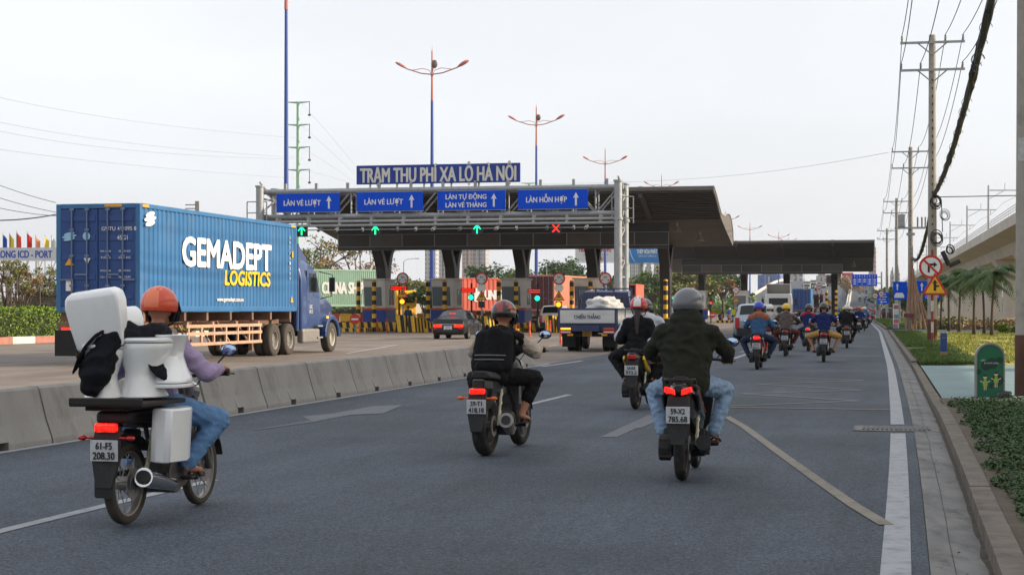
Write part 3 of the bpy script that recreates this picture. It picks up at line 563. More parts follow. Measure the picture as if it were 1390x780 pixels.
# no entry discs
for u, v, D, lab in ((482, 433, 108, 'red no entry disc on a stand before the left striped wall'), (967.5, 427, 186, 'small red no entry disc beside the flashing red light')):
    t = thing('no_entry_sign', lab, 'road sign', (uX(u, D), D, 0), -th(D)); zc = zV(v, D); b = MB(); b.cyl((0, 0, 0), (0, 0, zc+.2), .035, n=8); b.build('stand', STEEL, t); b = MB(); b.cyl((0, -.04, zc), (0, -.06, zc), .33, n=24); d = b.build('disc', REDP, t); b = MB(); b.box((0, -.066, zc), (.46, .01, .1)); b.build('bar', SWHITE, d)
# delineators
DEL = MB(); dlab = []
proto = thing('delineator', 'x', 'delineator post', (0, 0, 0), 0, 'orange delineators on the toll carriageway')
b = MB(); b.cyl((0, 0, .03), (0, 0, .82), .055, .045, 10); b.lathe([(.045, .82), (.03, .86), (0, .87)], n=10); b.build('tube', OW, proto, smooth='auto'); b = MB(); b.lathe([(.14, 0), (.14, .02), (.06, .05)], n=12); b.build('foot', ORANGE, proto)
DL = [(488, 451.5, 'orange post right beside the no entry disc'), (512, 450, 'orange post in front of the striped left wall, left of a pair'), (525, 450, 'orange post in front of the striped left wall, right of a pair'), (545.5, 449, 'orange post against the striped crash nose'), (719, 457, 'orange post at the left rear of the white car'), (733, 450, 'orange post behind the white car bumper, left one'), (742.5, 453, 'orange post behind the white car bumper, middle one'), (747, 454, 'orange post behind the white car bumper, right one'), (761, 467.5, 'near orange post by the left corner of the flatbed truck'), (700, 451, 'orange post left of the white car by the black helmet'), (973.5, 436, 'orange post right of the small no entry disc'), (980, 437, 'orange post second from the small no entry disc'), (990.5, 437, 'fat orange post left of the silver car')]
for i, (u, v, lab) in enumerate(DL):
    p = gp(u, v); place(proto, i == 0, (p[0], p[1], .012), 0, lab)
# ------------------------------------------------------------------ vehicles
TYRE = mat('tyre_rubber', (30, 29, 28), .85, var=.2, scale=6, dirt=.6, dcol=(84, 76, 66)); RIM = mat('steel_rim', (150, 146, 140), .45, .5, var=.12, scale=5, dirt=.4); TYRED = mat('dusty_tyre', (66, 60, 54), .9, var=.2, scale=5, dirt=.5, dcol=(96, 86, 72))
CBLUE = mat('container_blue', (46, 104, 152), .5, var=.14, scale=.9, dirt=.38, dcol=(92, 116, 138), stretch=(1, 1, .5)); CBLUED = mat('container_door_shaded_blue', (26, 66, 126), .5, var=.1, scale=.6, dirt=.2, dcol=(60, 70, 90)); RODM = mat('lock_rod_steel', (104, 118, 146), .5, .4, var=.1, scale=4)  # door blue is the side blue darkened for shade on the rear face
CABB = mat('cab_blue', (34, 62, 110), .35, var=.06, scale=1, coat=.5, dirt=.2, dcol=(90, 90, 90)); CHAS = mat('chassis_brown', (120, 92, 76), .8, var=.2, scale=2, dirt=.6, dcol=(70, 58, 50)); RAILB = mat('guard_rail_tan', (190, 152, 128), .75, var=.12, scale=2, dirt=.4)
TAILR = mat('tail_lamp_red', (170, 16, 14), .2, var=0, coat=.5); TAILON = mat('lit_tail_lamp', (255, 40, 20), var=0, emis=.9); CHR = mat('chrome', (200, 200, 200), .15, 1, var=0); PLATEW = mat('plate_white', (206, 208, 210), .5, var=.05); PLATEY = mat('plate_yellow', (214, 170, 50), .5, var=.05); DARKU = mat('underbody', (26, 25, 25), .8, var=.2); INK = mat('black_ink', (24, 24, 26), .6, var=0)
def wheel(parent, c, r, w, axis='x', rim=RIM, tyre=TYRE, name='wheel', dual=False, rr=.58, n=28):
    o = bpy.data.objects.new(name, None); COL.objects.link(o); o.parent = parent; o.location = c
    def ty(x0):
        return [(r*rr, x0-w/2), (r*.86, x0-w/2-.005), (r*.96, x0-w*.44), (r, x0-w*.32), (r, x0+w*.32), (r*.96, x0+w*.44), (r*.86, x0+w/2+.005), (r*rr, x0+w/2)]
    b = MB(); b.lathe(ty(0), axis='x', n=n)
    if dual: b.lathe(ty(-w*1.15), axis='x', n=n)
    b.build('tyre', tyre, o, smooth='auto')
    b = MB(); b.lathe([(0, w*.22), (r*.16, w*.24), (r*.2, w*.14), (r*rr*.8, w*.1), (r*rr*.9, w*.42), (r*rr+.004, w*.46), (r*rr+.004, -w*.46), (r*rr*.9, -w*.42), (r*.3, -w*.1), (0, -w*.1)], axis='x', n=n)
    for k in range(8): a = 2*PI*k/8; b.cyl((w*.1, r*.34*math.cos(a), r*.34*math.sin(a)), (w*.19, r*.34*math.cos(a), r*.34*math.sin(a)), r*.035, n=6)
    b.build('rim', rim, o, smooth='auto'); return o
def container(label, loc, rz, side, door, Lc=12.19, hc=2.9, group='shipping containers', detail=True):
    """shipping container; origin: middle of the rear lower edge; forward +y"""
    t = thing('shipping_container', label, 'container', loc, rz, group); w = 1.22
    def corr(sx, y0, y1, n):
        b = MB(); zs = (.16, hc-.12); pts = []; pitch = (y1-y0)/n
        for k in range(n):
            y = y0+k*pitch
            for f, dx in ((0, 0), (.3, 0), (.42, -.036), (.76, -.036), (.88, 0)): pts.append((y+f*pitch, dx))
        pts.append((y1, 0)); vs = [(sx*(w-.02+d), y, z) for y, d in pts for z in zs]
        b.add(vs, [(2*i, 2*i+1, 2*i+3, 2*i+2) for i in range(len(pts)-1)]); return b.build('side_panel', side, t)
    for sx in (-1, 1): corr(sx, .12, Lc-.12, 42 if detail else 14)
    b = MB(); b.box((0, Lc/2, hc-.06), (2*w-.1, Lc-.1, .04)); b.build('roof', side, t)
    b = MB(); b.box((0, Lc/2, .14), (2*w-.1, Lc-.1, .06)); b.build('floor', DARKU, t)
    b = MB(); b.box((0, Lc-.06, hc/2), (2*w-.3, .05, hc-.3)); b.build('front_panel', side, t)
    b = MB()
    for sx in (-1, 1):
        b.box((sx*(w-.03), Lc/2, .08), (.06, Lc-.3, .16)); b.box((sx*(w-.03), Lc/2, hc-.06), (.06, Lc-.3, .12))
        for y in (.07, Lc-.07): b.box((sx*(w-.07), y, hc/2), (.14, .13, hc-.02))
    for y in (.07, Lc-.07):
        for z in (.07, hc-.07): b.box((0, y, z), (2*w-.28, .12, .13))
    b.build('frame', side, t, bevel=.01)
    if detail:
        for sx in (-1, 1):
            b = MB(); b.box((sx*.545, .035, hc/2), (1.07, .04, hc-.3))
            for k in range(5): b.box((sx*.545, .008, .42+k*.52), (.96, .03, .16), taper=(.97, .5))
            d = b.build('door_leaf', door, t, bevel=.008)
            for xx in (.3, .74):
                b = MB(); x = sx*xx; b.cyl((x, -.04, .12), (x, -.04, hc-.12), .022, n=8)
                for z in (.16, .7, 1.5, 2.2, hc-.16): b.box((x, -.03, z), (.12, .05, .06))
                b.box((x+sx*.16, -.055, 1.0 if xx < .5 else .86), (.36, .02, .045)); b.build('lock_rod', RODM, d)
        YS = mat('hazard_label', (222, 160, 30), .5, var=.05); WH = mat('letter_white', (226, 226, 222), .55, var=.06, scale=3)
        b = MB(); b.box((.45, -.001, hc-.06), (.5, .006, .07)); b.box((w+.002, .35, hc-.06), (.005, .4, .07)); b.box((w+.002, Lc-.35, hc-.06), (.005, .4, .07)); b.build('hazard_strip', YS, t)
    return t
def oval_logo(t, c, w, h, mt, rz=0):
    b = MB()
    for k, (dz, s) in enumerate(((.30, .75), (0.02, 1), (-.28, .8))):
        pts = [(w/2*s*math.cos(a)*1.0, h*.17*math.sin(a)+dz*h+.12*h*math.cos(a)) for a in [2*PI*i/18 for i in range(18)]]; b.prism(pts, -.006, 0, 'y')
    return b.build('logo', mt, t, c, rz)
WH = mat('letter_white', (226, 226, 222), .55, var=.06, scale=3); LYEL = mat('letter_yellow', (246, 196, 20), .5, var=.04); LBL = mat('logo_pale_blue', (150, 196, 224), .5, var=.05)
# --- the big blue container and its truck
hd = -R(12.6); rr_ = Vector((-9.9, 44.9, 0)); cen = rr_+Matrix.Rotation(hd, 3, 'Z') @ Vector((-1.22, 0, 0))
t = container('long blue shipping container on the truck at left, white and yellow lettering on its side', (cen.x, cen.y, 1.46), hd, CBLUE, CBLUED)
text('GEMADEPT', 6.95, .78, (1.225, 6.25, 1.71), WH, t, PI/2, bold=.05, thick=.003); text('LOGISTICS', 3.75, .42, (1.225, 7.77, 1.02), LYEL, t, PI/2, bold=.042, thick=.003, tilt=.12); text('www.gemadept.com.vn', 2.1, .12, (1.225, 6.3, .37), WH, t, PI/2, bold=.02, thick=.004)
oval_logo(t, (1.225, .62, 2.5), .75, .42, WH, PI/2); oval_logo(t, (-.82, -.02, 2.02), .42, .24, LBL)
text('GMTU 413095 8', 1.0, .1, (.62, -.018, 2.22), WH, t, thick=.004); text('45G1', .3, .12, (.72, -.018, 1.98), WH, t, thick=.004)
for k, (a, c) in enumerate((('MAX. GROSS', '32.500 KG'), ('TARE', '3.830 KG'), ('PAYLOAD', '28.670 KG'), ('CU. CAP', '76.4 CUM'))):
    z = 1.62-k*.17-(.18 if k > 1 else 0); text(a, .3, .045, (.24, -.018, z), WH, t, thick=.004); text(c, .34, .05, (.78, -.018, z), WH, t, thick=.004)
b = MB(); b.prism([(-.95, 1.25), (-.68, 1.25), (-.815, 1.45)], -.02, -.012, 'y'); b.build('hazard_label', mat('hazard_label', (0, 0, 0)), t); b = MB(); b.prism([(-.4, 1.44), (-.3, 1.26), (-.2, 1.44)], -.02, -.012, 'y'); b.box((-.82, -.016, .72), (.2, .012, .32)); b.build('data_plate', WH, t); b = MB(); b.cyl((-.32, -.012, 2.03), (-.32, -.02, 2.03), .11, n=18); b.build('round_label', LBL, t)
for k in range(9): text('GMTU413095'[k], .08, .1, (1.228, 11.5, 2.45-k*.17), WH, t, PI/2, thick=.003)
b = MB(); b.prism([(11.55, .3), (11.8, .3), (11.68, .52)], 1.222, 1.23, 'x'); b.box((1.226, 11.75, 1.9), (.008, .12, .2)); b.build('side_label', mat('hazard_label', (0, 0, 0)), t)
tk = thing('semi_truck', 'blue long nosed truck with skeletal trailer carrying the blue container', 'truck', (cen.x, cen.y, 0), hd)
b = MB()
for sx in (-1, 1): b.box((sx*.45, 6.2, 1.18), (.16, 12.2, .34))
for y in (.3, 1.6, 3.0, 4.6, 6.4, 8.2, 9.8, 11.6): b.box((0, y, 1.32), (2.4, .14, .24)); 
b.box((0, .12, 1.05), (2.4, .1, .22)); b.box((0, .12, .72), (2.3, .1, .14))
for sx in (-1, 1): b.box((sx*.8, .12, .9), (.1, .1, .4)); b.box((sx*.55, 9.7, .7), (.12, .12, 1.0))
b.build('trailer_chassis', CHAS, tk)
for sx in (-1, 1):
    b = MB(); x = sx*1.2
    for z in (1.04, .82, .52): b.box((x, 6.0, z), (.05, 5.9, .09))
    for k in range(7): b.box((x, 3.2+k*.93, .78), (.06, .09, .6))
    for k in range(4): b.cyl((x-sx*.05, 3.4+k*1.5, .55), (sx*.5, 3.9+k*1.5, 1.2), .035, n=6); b.box((sx*.82, 3.2+k*1.85, 1.12), (.75, .07, .08))
    b.build('side_guard', RAILB, tk)
for y in (1.2, 2.5):
    for sx in (-1, 1): w = wheel(tk, (sx*.93, y, .51), .51, .27, dual=True, tyre=TYRED); w.scale.x = sx
b = MB()
for sx in (-1, 1): b.box((sx*.95, .02, .62), (.62, .03, .7))
b.build('mudflap', DARKU, tk)
for sx in (-1, 1): b = MB(); b.box((sx*.9, .05, .97), (.36, .05, .13)); b.build('tail_light', TAILON if sx < 0 else TAILR, tk, bevel=.01)
b = MB(); b.box((0, .05, .78), (.45, .02, .2)); b.build('number_plate', PLATEY, tk)
b = MB()
for sx in (-1, 1): b.box((sx*.42, 13.6, .92), (.12, 7.0, .28))
b.box((0, 11.3, 1.2), (1.0, 1.0, .12)); b.box((0, 17.1, .72), (2.2, .25, .34)); b.build('tractor_chassis', DARKU, tk)
for y in (10.5, 11.9):
    for sx in (-1, 1): w = wheel(tk, (sx*.95, y, .53), .53, .28, dual=True, tyre=TYRED); w.scale.x = sx
for sx in (-1, 1): w = wheel(tk, (sx*1.04, 16.0, .53), .53, .3, tyre=TYRED, rim=mat('pale_rim', (186, 182, 172), .45, .4, var=.1)); w.scale.x = sx
b = MB(); b.loft([[(-1.14, 12.85, .85), (1.14, 12.85, .85), (1.14, 12.85, 2.5), (1.0, 12.85, 3.15), (-1.0, 12.85, 3.15), (-1.14, 12.85, 2.5)], [(-1.16, 13.3, .85), (1.16, 13.3, .85), (1.16, 13.3, 2.5), (1.02, 13.3, 3.22), (-1.02, 13.3, 3.22), (-1.16, 13.3, 2.5)], [(-1.1, 14.75, .9), (1.1, 14.75, .9), (1.08, 14.75, 2.2), (.95, 14.55, 3.05), (-.95, 14.55, 3.05), (-1.08, 14.75, 2.2)], [(-1.02, 15.2, .95), (1.02, 15.2, .95), (.98, 15.2, 2.08), (.88, 15.15, 2.12), (-.88, 15.15, 2.12), (-.98, 15.2, 2.08)], [(-.9, 16.8, .9), (.9, 16.8, .9), (.85, 16.85, 1.72), (.72, 16.8, 1.84), (-.72, 16.8, 1.84), (-.85, 16.85, 1.72)], [(-.82, 17.05, .9), (.82, 17.05, .9), (.78, 17.05, 1.6), (.66, 17.05, 1.7), (-.66, 17.05, 1.7), (-.78, 17.05, 1.6)]])
b.build('cab', CABB, tk, smooth='auto', bevel=.05, bseg=2)
for sx in (-1, 1):
    b = MB(); arc = [(16.0+.82*math.cos(a), .55+.78*math.sin(a)) for a in [PI*i/12 for i in range(13)]]; arc2 = [(16.0+.66*math.cos(a), .55+.62*math.sin(a)) for a in [PI*i/12 for i in range(12, -1, -1)]]
    b.prism([(p[0], p[1]) for p in arc+arc2], sx*.8, sx*1.22, 'x'); b.build('fender', CABB, tk, bevel=.03)
    b = MB(); b.box((sx*1.08, 13.75, .62), (.26, 1.7, .5)); b.build('fuel_tank', RIM, tk, bevel=.08, bseg=3); b = MB(); b.box((sx*1.16, 14.5, .95), (.2, .5, .05)); b.box((sx*1.16, 14.5, .55), (.2, .5, .05)); b.build('step', STEEL, tk)
    d = MB(); d.prism([(13.35, 1.0), (14.72, 1.0), (14.66, 2.2), (14.3, 2.85), (13.45, 2.9), (13.35, 2.6)], sx*1.125, sx*1.165, 'x'); dr = d.build('door', CABB, tk, bevel=.015); q = MB(); q.prism([(13.55, 2.12), (14.6, 2.12), (14.3, 2.75), (13.6, 2.78)], sx*1.166, sx*1.174, 'x'); q.build('window', GLASS, dr); q = MB(); q.box((sx*1.18, 13.6, 1.8), (.03, .16, .04)); q.build('handle', CHR, dr)
    b = MB(); b.tube([(sx*1.1, 14.9, 1.9), (sx*1.5, 15.0, 2.0), (sx*1.52, 15.0, 2.75), (sx*1.1, 14.8, 2.85)], .022, 6); b.box((sx*1.52, 14.98, 2.4), (.2, .1, .5)); b.build('mirror', BLACK, tk, bevel=.01)
    b = MB(); b.cyl((sx*1.02, 12.7, .8), (sx*1.02, 12.7, 3.75), .09, n=10); b.build('exhaust_stack', CABB if sx > 0 else CHR, tk, smooth='auto')
    b = MB(); b.cyl((sx*.72, 17.0, 1.2), (sx*.72, 17.1, 1.2), .14, n=14); b.build('headlight', PLATEW, tk)
    b = MB(); b.box((sx*1.205, 15.4, 1.25), (.03, .14, .08)); b.build('side_lamp', AMBER, tk)
b = MB(); b.prism([(12.86, 3.12), (14.2, 3.12), (13.1, 3.78), (12.86, 3.8)], -.95, .95, 'x'); b.build('wind_deflector', CABB, tk, bevel=.06, bseg=2)
b = MB(); b.prism([(14.77, 2.22), (14.79, 2.22), (14.62, 2.98), (14.6, 2.98)], -.9, .9, 'x'); b.build('windscreen', GLASS, tk); b = MB(); b.box((0, 12.6, 2.0), (1.7, .12, 1.8)); b.build('cab_guard', RAILB, tk)
text('62C', .3, .12, (1.17, 13.75, 1.62), WH, tk, PI/2); text('094.73', .34, .12, (1.17, 13.75, 1.45), WH, tk, PI/2)
# --- cars: a lofted shell, glass laid over it, wheels, lamps
def shell(st, y):
    ys = [s[0] for s in st]; return [float(np.interp(y, ys, [s[k] for s in st])) for k in range(1, 6)]     # half width, bottom, belt, roof, roof half width
def csec(st, y, o=0.0):
    w, zb, zt, zr, wr = shell(st, y); zm = (zb+zt)/2
    return [(w-.1, y, zb), (w-.01+o, y, zb+.12), (w+.01+o, y, zm), (w+o, y, zm+.12), (w-.04+o, y, zt), (wr+.03+o, y, max(zt, zr-.07)+o*.5), (wr-.08, y, zr+o), (wr*.4, y, zr+.03*(zr > zt+.05)+o)]
def car(name, label, st, paint, loc, rz, cabin, rearw, screen, wr=.32, wb=(.85, 3.5), lit=False, suv=False, plate='51G 123.45', cat='car', strip=False, group=None):
    t = thing(name, label, cat, loc, rz, group); ys = sorted(set([s[0] for s in st]+list(np.linspace(st[0][0], st[-1][0], 26))))
    b = MB(); secs = []
    for y in ys:
        h = csec(st, y); secs.append(h+[(-p[0], p[1], p[2]) for p in h[::-1]])
    b.loft(secs); b.build('body', paint, t, smooth='auto')
    hw = shell(st, (wb[0]+wb[1])/2)[0]
    for k, y in enumerate(wb):
        for sx in (-1, 1):
            w = wheel(t, (sx*(hw-.09), y, wr), wr, .2, tyre=TYRE, n=22); w.scale.x = sx
            b = MB(); b.lathe([(wr*1.16, -.004), (wr*1.16, .012), (wr*.9, .012)], (0, 0, 0), axis='x', n=22); a = b.build('arch', BLACK, t, (sx*(hw+.006), y, wr+.02)); a.scale.x = sx
    for sx in (-1, 1):
        n = 8; b = MB(); P = [csec(st, y, .006) for y in np.linspace(cabin[0], cabin[1], n)]
        lo = [Vector(p[4])*.93+Vector(p[5])*.07 for p in P]; hi = [Vector(p[4])*.14+Vector(p[5])*.86 for p in P]; vs = [(sx*q.x, q.y, q.z) for pr in zip(lo, hi) for q in pr]; b.add(vs, [(2*i, 2*i+1, 2*i+3, 2*i+2) for i in range(n-1)]); b.build('side_window', GLASS, t)
        y = shell(st, cabin[1]); b = MB(); b.ball((sx*(hw+.1), cabin[1]-.1, y[2]+.06), (.12, .06, .08), 10); b.build('mirror', paint, t, smooth=True)
        b = MB(); ym = (cabin[0]+cabin[1])/2
        for yy in (ym, cabin[0]+.1):
            q = csec(st, yy, .008); b.box((sx*(q[3][0]+.004), yy, (q[1][2]+q[4][2])/2), (.01, .012, q[4][2]-q[1][2]-.1))
        b.build('door_seam', BLACK, t)
    for nm, (a, c) in (('rear_window', rearw), ('windscreen', screen)):
        n = 6; b = MB(); P = [csec(st, y, .007) for y in np.linspace(a, c, n)]; vs = []
        for p in P: vs += [(-p[6][0]*.96, p[6][1], p[6][2]), (-p[7][0], p[7][1], p[7][2]), (p[7][0], p[7][1], p[7][2]), (p[6][0]*.96, p[6][1], p[6][2])]
        b.add(vs, [(4*i+j, 4*i+j+1, 4*i+j+5, 4*i+j+4) for i in range(n-1) for j in range(3)]); b.build(nm, GLASS, t)
    w0, zb, zt, zr, wr0 = shell(st, st[0][0]+.03); zl = zt-.2
    for sx in (-1, 1):
        b = MB()
        if suv: b.box((sx*(w0-.13), st[0][0]+.0, zt-.12), (.2, .1, .5))
        else: b.box((sx*(w0-.26), st[0][0]+.02, zl), (.46, .1, .16), taper=(.9, 1))
        b.build('tail_light', TAILON if lit else TAILR, t, bevel=.02)
        b = MB(); b.box((sx*(w0-.2), st[-1][0]-.03, .68), (.34, .08, .16)); b.build('headlight', PLATEW, t, bevel=.02)
        b = MB(); b.box((sx*(w0-.16), st[0][0]-.02, zb+.22), (.18, .04, .05)); b.build('reflector', TAILR, t)
    b = MB(); b.box((0, st[0][0]-.02, zl-.02-(.1 if not suv else .18)), (.42, .02, .24 if not strip else .13)); pl = b.build('number_plate', PLATEW, t); 
    a, c = plate.split(' ', 1); text(a, .2, .07, (0, st[0][0]-.032, zl+.03-(.1 if not suv else .18)), INK, pl, thick=.003, bold=.02); text(c, .3, .08, (0, st[0][0]-.032, zl-.08-(.1 if not suv else .18)), INK, pl, thick=.003, bold=.02)
    b = MB(); b.box((0, st[0][0]-.01, zl+.08), (.9, .03, .03)); b.build('chrome_strip', CHR, t)
    b = MB(); b.box((0, st[0][0]-.005, zb+(.14 if suv else .1)), (2*w0-(.2 if suv else .5), .08, .3 if suv else .16)); b.build('bumper_insert', BLACK, t, bevel=.02)
    b = MB(); b.box((0, (st[0][0]+st[-1][0])/2, zb+.02), (2*w0-.4, st[-1][0]-st[0][0]-.6, .12)); b.build('underside', DARKU, t)
    return t
BKP = mat('black_car_paint', (12, 12, 15), .35, var=.03, coat=.35, spec=.3); WHP = mat('white_car_paint', (206, 204, 198), .3, var=.04, scale=1, coat=.6); SVP = mat('silver_car_paint', (150, 158, 168), .32, .4, var=.04, scale=1, coat=.5)
SEDAN = [(0, .78, .34, .82, .86, .7), (.08, .84, .26, .98, 1.03, .74), (.55, .88, .22, 1.02, 1.1, .74), (.7, .88, .22, 1.02, 1.12, .70), (1.45, .885, .21, .98, 1.44, .6), (2.3, .885, .21, .96, 1.47, .6), (2.9, .885, .21, .94, 1.41, .58), (3.55, .88, .22, .94, 1.0, .66), (4.3, .84, .24, .8, .84, .66), (4.6, .7, .32, .66, .68, .6)]
t = car('car', 'black sedan with lit brake lights waiting before the second toll booth', SEDAN, BKP, (uX(608, 86), 86, .01), -th(86)+R(1), (1.15, 3.1), (.8, 1.4), (2.95, 3.5), wb=(.95, 3.6), lit=True, plate='51H 662.41')
b = MB(); b.box((0, 1.0, 1.3), (.3, .05, .04)); b.build('brake_light', TAILON, t)
SUV = [(0, .8, .4, .98, 1.0, .72), (.06, .9, .34, 1.04, 1.08, .74), (.14, .92, .3, 1.06, 1.2, .74), (.42, .93, .27, 1.07, 1.68, .68), (.8, .93, .27, 1.06, 1.76, .7), (2.4, .93, .26, 1.04, 1.76, .7), (2.9, .93, .26, 1.04, 1.68, .66), (3.5, .92, .28, 1.04, 1.1, .74), (4.4, .88, .3, .92, .98, .7), (4.65, .78, .38, .8, .84, .6)]
car('car', 'white sport utility car with dark rear window entering the third toll lane', SUV, WHP, (uX(748, 113), 113, .01), -th(113), (.75, 3.0), (.17, .42), (2.95, 3.45), wr=.37, wb=(.95, 3.65), suv=True, plate='51K 088.26')
car('car', 'silver sport utility car behind the rider with the blue helmet', SUV, SVP, (uX(1022, 78), 78, .01), -th(78), (.75, 3.0), (.17, .42), (2.95, 3.45), wr=.37, wb=(.95, 3.65), suv=True, plate='51C 771.08')
# --- flatbed truck with drop sides
NAVY = mat('flatbed_navy', (30, 42, 82), .4, var=.08, scale=1, coat=.3, dirt=.2); INOX = mat('polished_side_panel', (196, 196, 194), .3, .45, var=.15, scale=.7, stretch=(1, 1, 6))
fb = thing('flatbed_truck', 'navy flatbed truck with bright metal drop sides, loaded, heading for the toll lanes', 'truck', (uX(797, 60.5), 60.5, 0), -th(60.5)+R(.5)); HB = 1.06
b = MB(); b.box((0, 2.15, .98), (2*HB, 4.3, .12)); b.build('bed_floor', NAVY, fb)
def gate(p0, p1, nm):
    p0 = Vector(p0); p1 = Vector(p1); L = (p1-p0).length; a = math.atan2(p1.y-p0.y, p1.x-p0.x); c = (p0+p1)/2
    o = bpy.data.objects.new(nm, None); COL.objects.link(o); o.parent = fb; o.location = c; o.rotation_euler.z = a
    b = MB()
    for z in (.0, .56): b.box((0, 0, z), (L, .06, .07))
    for x in (-L/2+.035, L/2-.035): b.box((x, 0, .28), (.07, .062, .5))
    b.build('gate_frame', NAVY, o, bevel=.008); b = MB(); b.box((0, 0, .28), (L-.14, .03, .49)); b.box((0, 0, .15), (L-.14, .045, .02)); b.box((0, 0, .40), (L-.14, .045, .02)); b.build('gate_panel', INOX, o); return o
rg = gate((-HB, .03, .98), (HB, .03, .98), 'tailgate'); 
text('CHIẾN THẮNG', .95, .12, (0, -.026, .27), mat('letter_navy', (48, 56, 110), .5, var=.05), rg, bold=.03)
for sx in (-1, 1): gate((sx*HB, .1, .98), (sx*HB, 2.12, .98), 'side_gate'); gate((sx*HB, 2.18, .98), (sx*HB, 4.25, .98), 'side_gate')
b = MB(); b.box((0, .06, .86), (2*HB, .1, .16)); b.box((0, 2.2, .84), (.9, 5.5, .18)); b.build('chassis', NAVY, fb)
b = MB(); b.box((0, .12, .6), (1.9, .12, .1)); b.box((0, .3, .7), (.7, .3, .2)); b.build('bumper', DARKU, fb)
for sx in (-1, 1):
    o = bpy.data.objects.new('tail_light', None); COL.objects.link(o); o.parent = fb; b = MB(); b.box((sx*.78, .03, .72), (.42, .08, .14)); b.build('lens', TAILR, o, bevel=.01); b = MB(); b.box((sx*.78, -.015, .715), (.36, .02, .05)); b.build('white_lens', PLATEW, o); b = MB(); b.box((sx*.78, .02, .835), (.36, .06, .06)); b.build('amber_lens', AMBER if sx < 0 else ORANGE, o)
    b = MB(); b.box((sx*.75, .55, .42), (.5, .03, .5)); b.build('mudflap', DARKU, fb)
    w = wheel(fb, (sx*.78, 1.25, .39), .39, .22, dual=True); w.scale.x = sx; w = wheel(fb, (sx*.86, 5.05, .39), .39, .22); w.scale.x = sx
    b = MB(); b.box((sx*.62, .1, .62), (.2, .16, .08)); b.build('yellow_reflector', YEL, fb)
b = MB(); b.box((0, -.01, .66), (.34, .02, .19)); pl = b.build('number_plate', PLATEY, fb); text('51D', .14, .06, (0, -.022, .7), INK, pl, thick=.003); text('648.20', .26, .07, (0, -.022, .62), INK, pl, thick=.003)
b = MB()
for x in (-1.02, -.35, .35, 1.02): b.box((x, 4.33, 1.65), (.06, .06, 1.36))
for z in (1.55, 2.0, 2.32): b.box((0, 4.33, z), (2.1, .05, .05))
b.build('headboard', NAVY, fb)
b = MB(); b.loft([[(-.98, 4.48, .62), (.98, 4.48, .62), (1.0, 4.48, 1.5), (.9, 4.48, 2.2), (-.9, 4.48, 2.2), (-1.0, 4.48, 1.5)], [(-.98, 5.4, .62), (.98, 5.4, .62), (1.0, 5.4, 1.5), (.9, 5.4, 2.26), (-.9, 5.4, 2.26), (-1.0, 5.4, 1.5)], [(-.95, 6.15, .62), (.95, 6.15, .62), (.97, 6.15, 1.45), (.82, 5.85, 2.16), (-.82, 5.85, 2.16), (-.97, 6.15, 1.45)]]); b.build('cab', NAVY, fb, smooth='auto', bevel=.04, bseg=2)
for sx in (-1, 1):
    q = MB(); q.prism([(4.75, 1.5), (5.95, 1.5), (5.72, 2.08), (4.8, 2.08)], sx*.955, sx*1.005, 'x'); q.build('side_window', GLASS, fb); b = MB(); b.tube([(sx*.95, 6.0, 1.95), (sx*1.2, 6.1, 2.0), (sx*1.22, 6.1, 1.6)], .018, 5); b.box((sx*1.22, 6.08, 1.75), (.16, .08, .34)); b.build('mirror', BLACK, fb)
q = MB(); q.box((.35, 4.47, 1.78), (.62, .02, .42)); q.build('rear_window', GLASS, fb); q = MB(); q.prism([(6.12, 1.5), (6.14, 1.5), (5.9, 2.1), (5.88, 2.1)], -.8, .8, 'x'); q.build('windscreen', GLASS, fb)
# load wrapped in plastic
def lumpy(name, c, r, m, seed, amp, parent=None, n=28, flat=True):
    b = MB(); b.ball((0, 0, 0), (1, 1, 1), n); me = b.mesh(name, m)
    for v in me.vertices:
        d = v.co.normalized(); k = 1+amp*mnoise.fractal(d*2.2+Vector((seed, 0, 0)), 1, 2, 5)+amp*.4*mnoise.noise(d*9+Vector((seed, 3, 0)))
        p = Vector((abs(d.x)**.75*math.copysign(1, d.x)*r[0], abs(d.y)**.75*math.copysign(1, d.y)*r[1], d.z*r[2]))*k
        if flat and p.z < -r[2]*.62: p.z = -r[2]*.62
        v.co = p
    return obj(name, me, parent, c, 0, smooth=True)
o = lumpy('wrapped_bundle', (0, 0, 0), (.62, 1.0, .36), mat('wrapping_film', (196, 192, 186), .3, var=.12, scale=2, bump=.5, bscale=8), 4, .3); M = fb.rotation_euler.to_matrix()
o.location = Vector(fb.location)+M @ Vector((.38, 1.6, 1.62)); o.rotation_euler.z = fb.rotation_euler.z; tag(o, 'lumpy bundle in whitish plastic film on the bed of the navy flatbed', 'bundle')
lo = thing('flat_crate', 'flat blue grey boards stacked under the plastic bundle on the flatbed', 'boards', Vector(fb.location)+M @ Vector((-.1, 1.4, 1.04)), fb.rotation_euler.z)
for k in range(3): b = MB(); b.box((-.1+.05*k, 0, .09+k*.165), (1.7-.1*k, 2.4, .15)); b.build('board', mat('board_grey_blue', (104, 118, 138), .6, var=.15, scale=2), lo, bevel=.01)
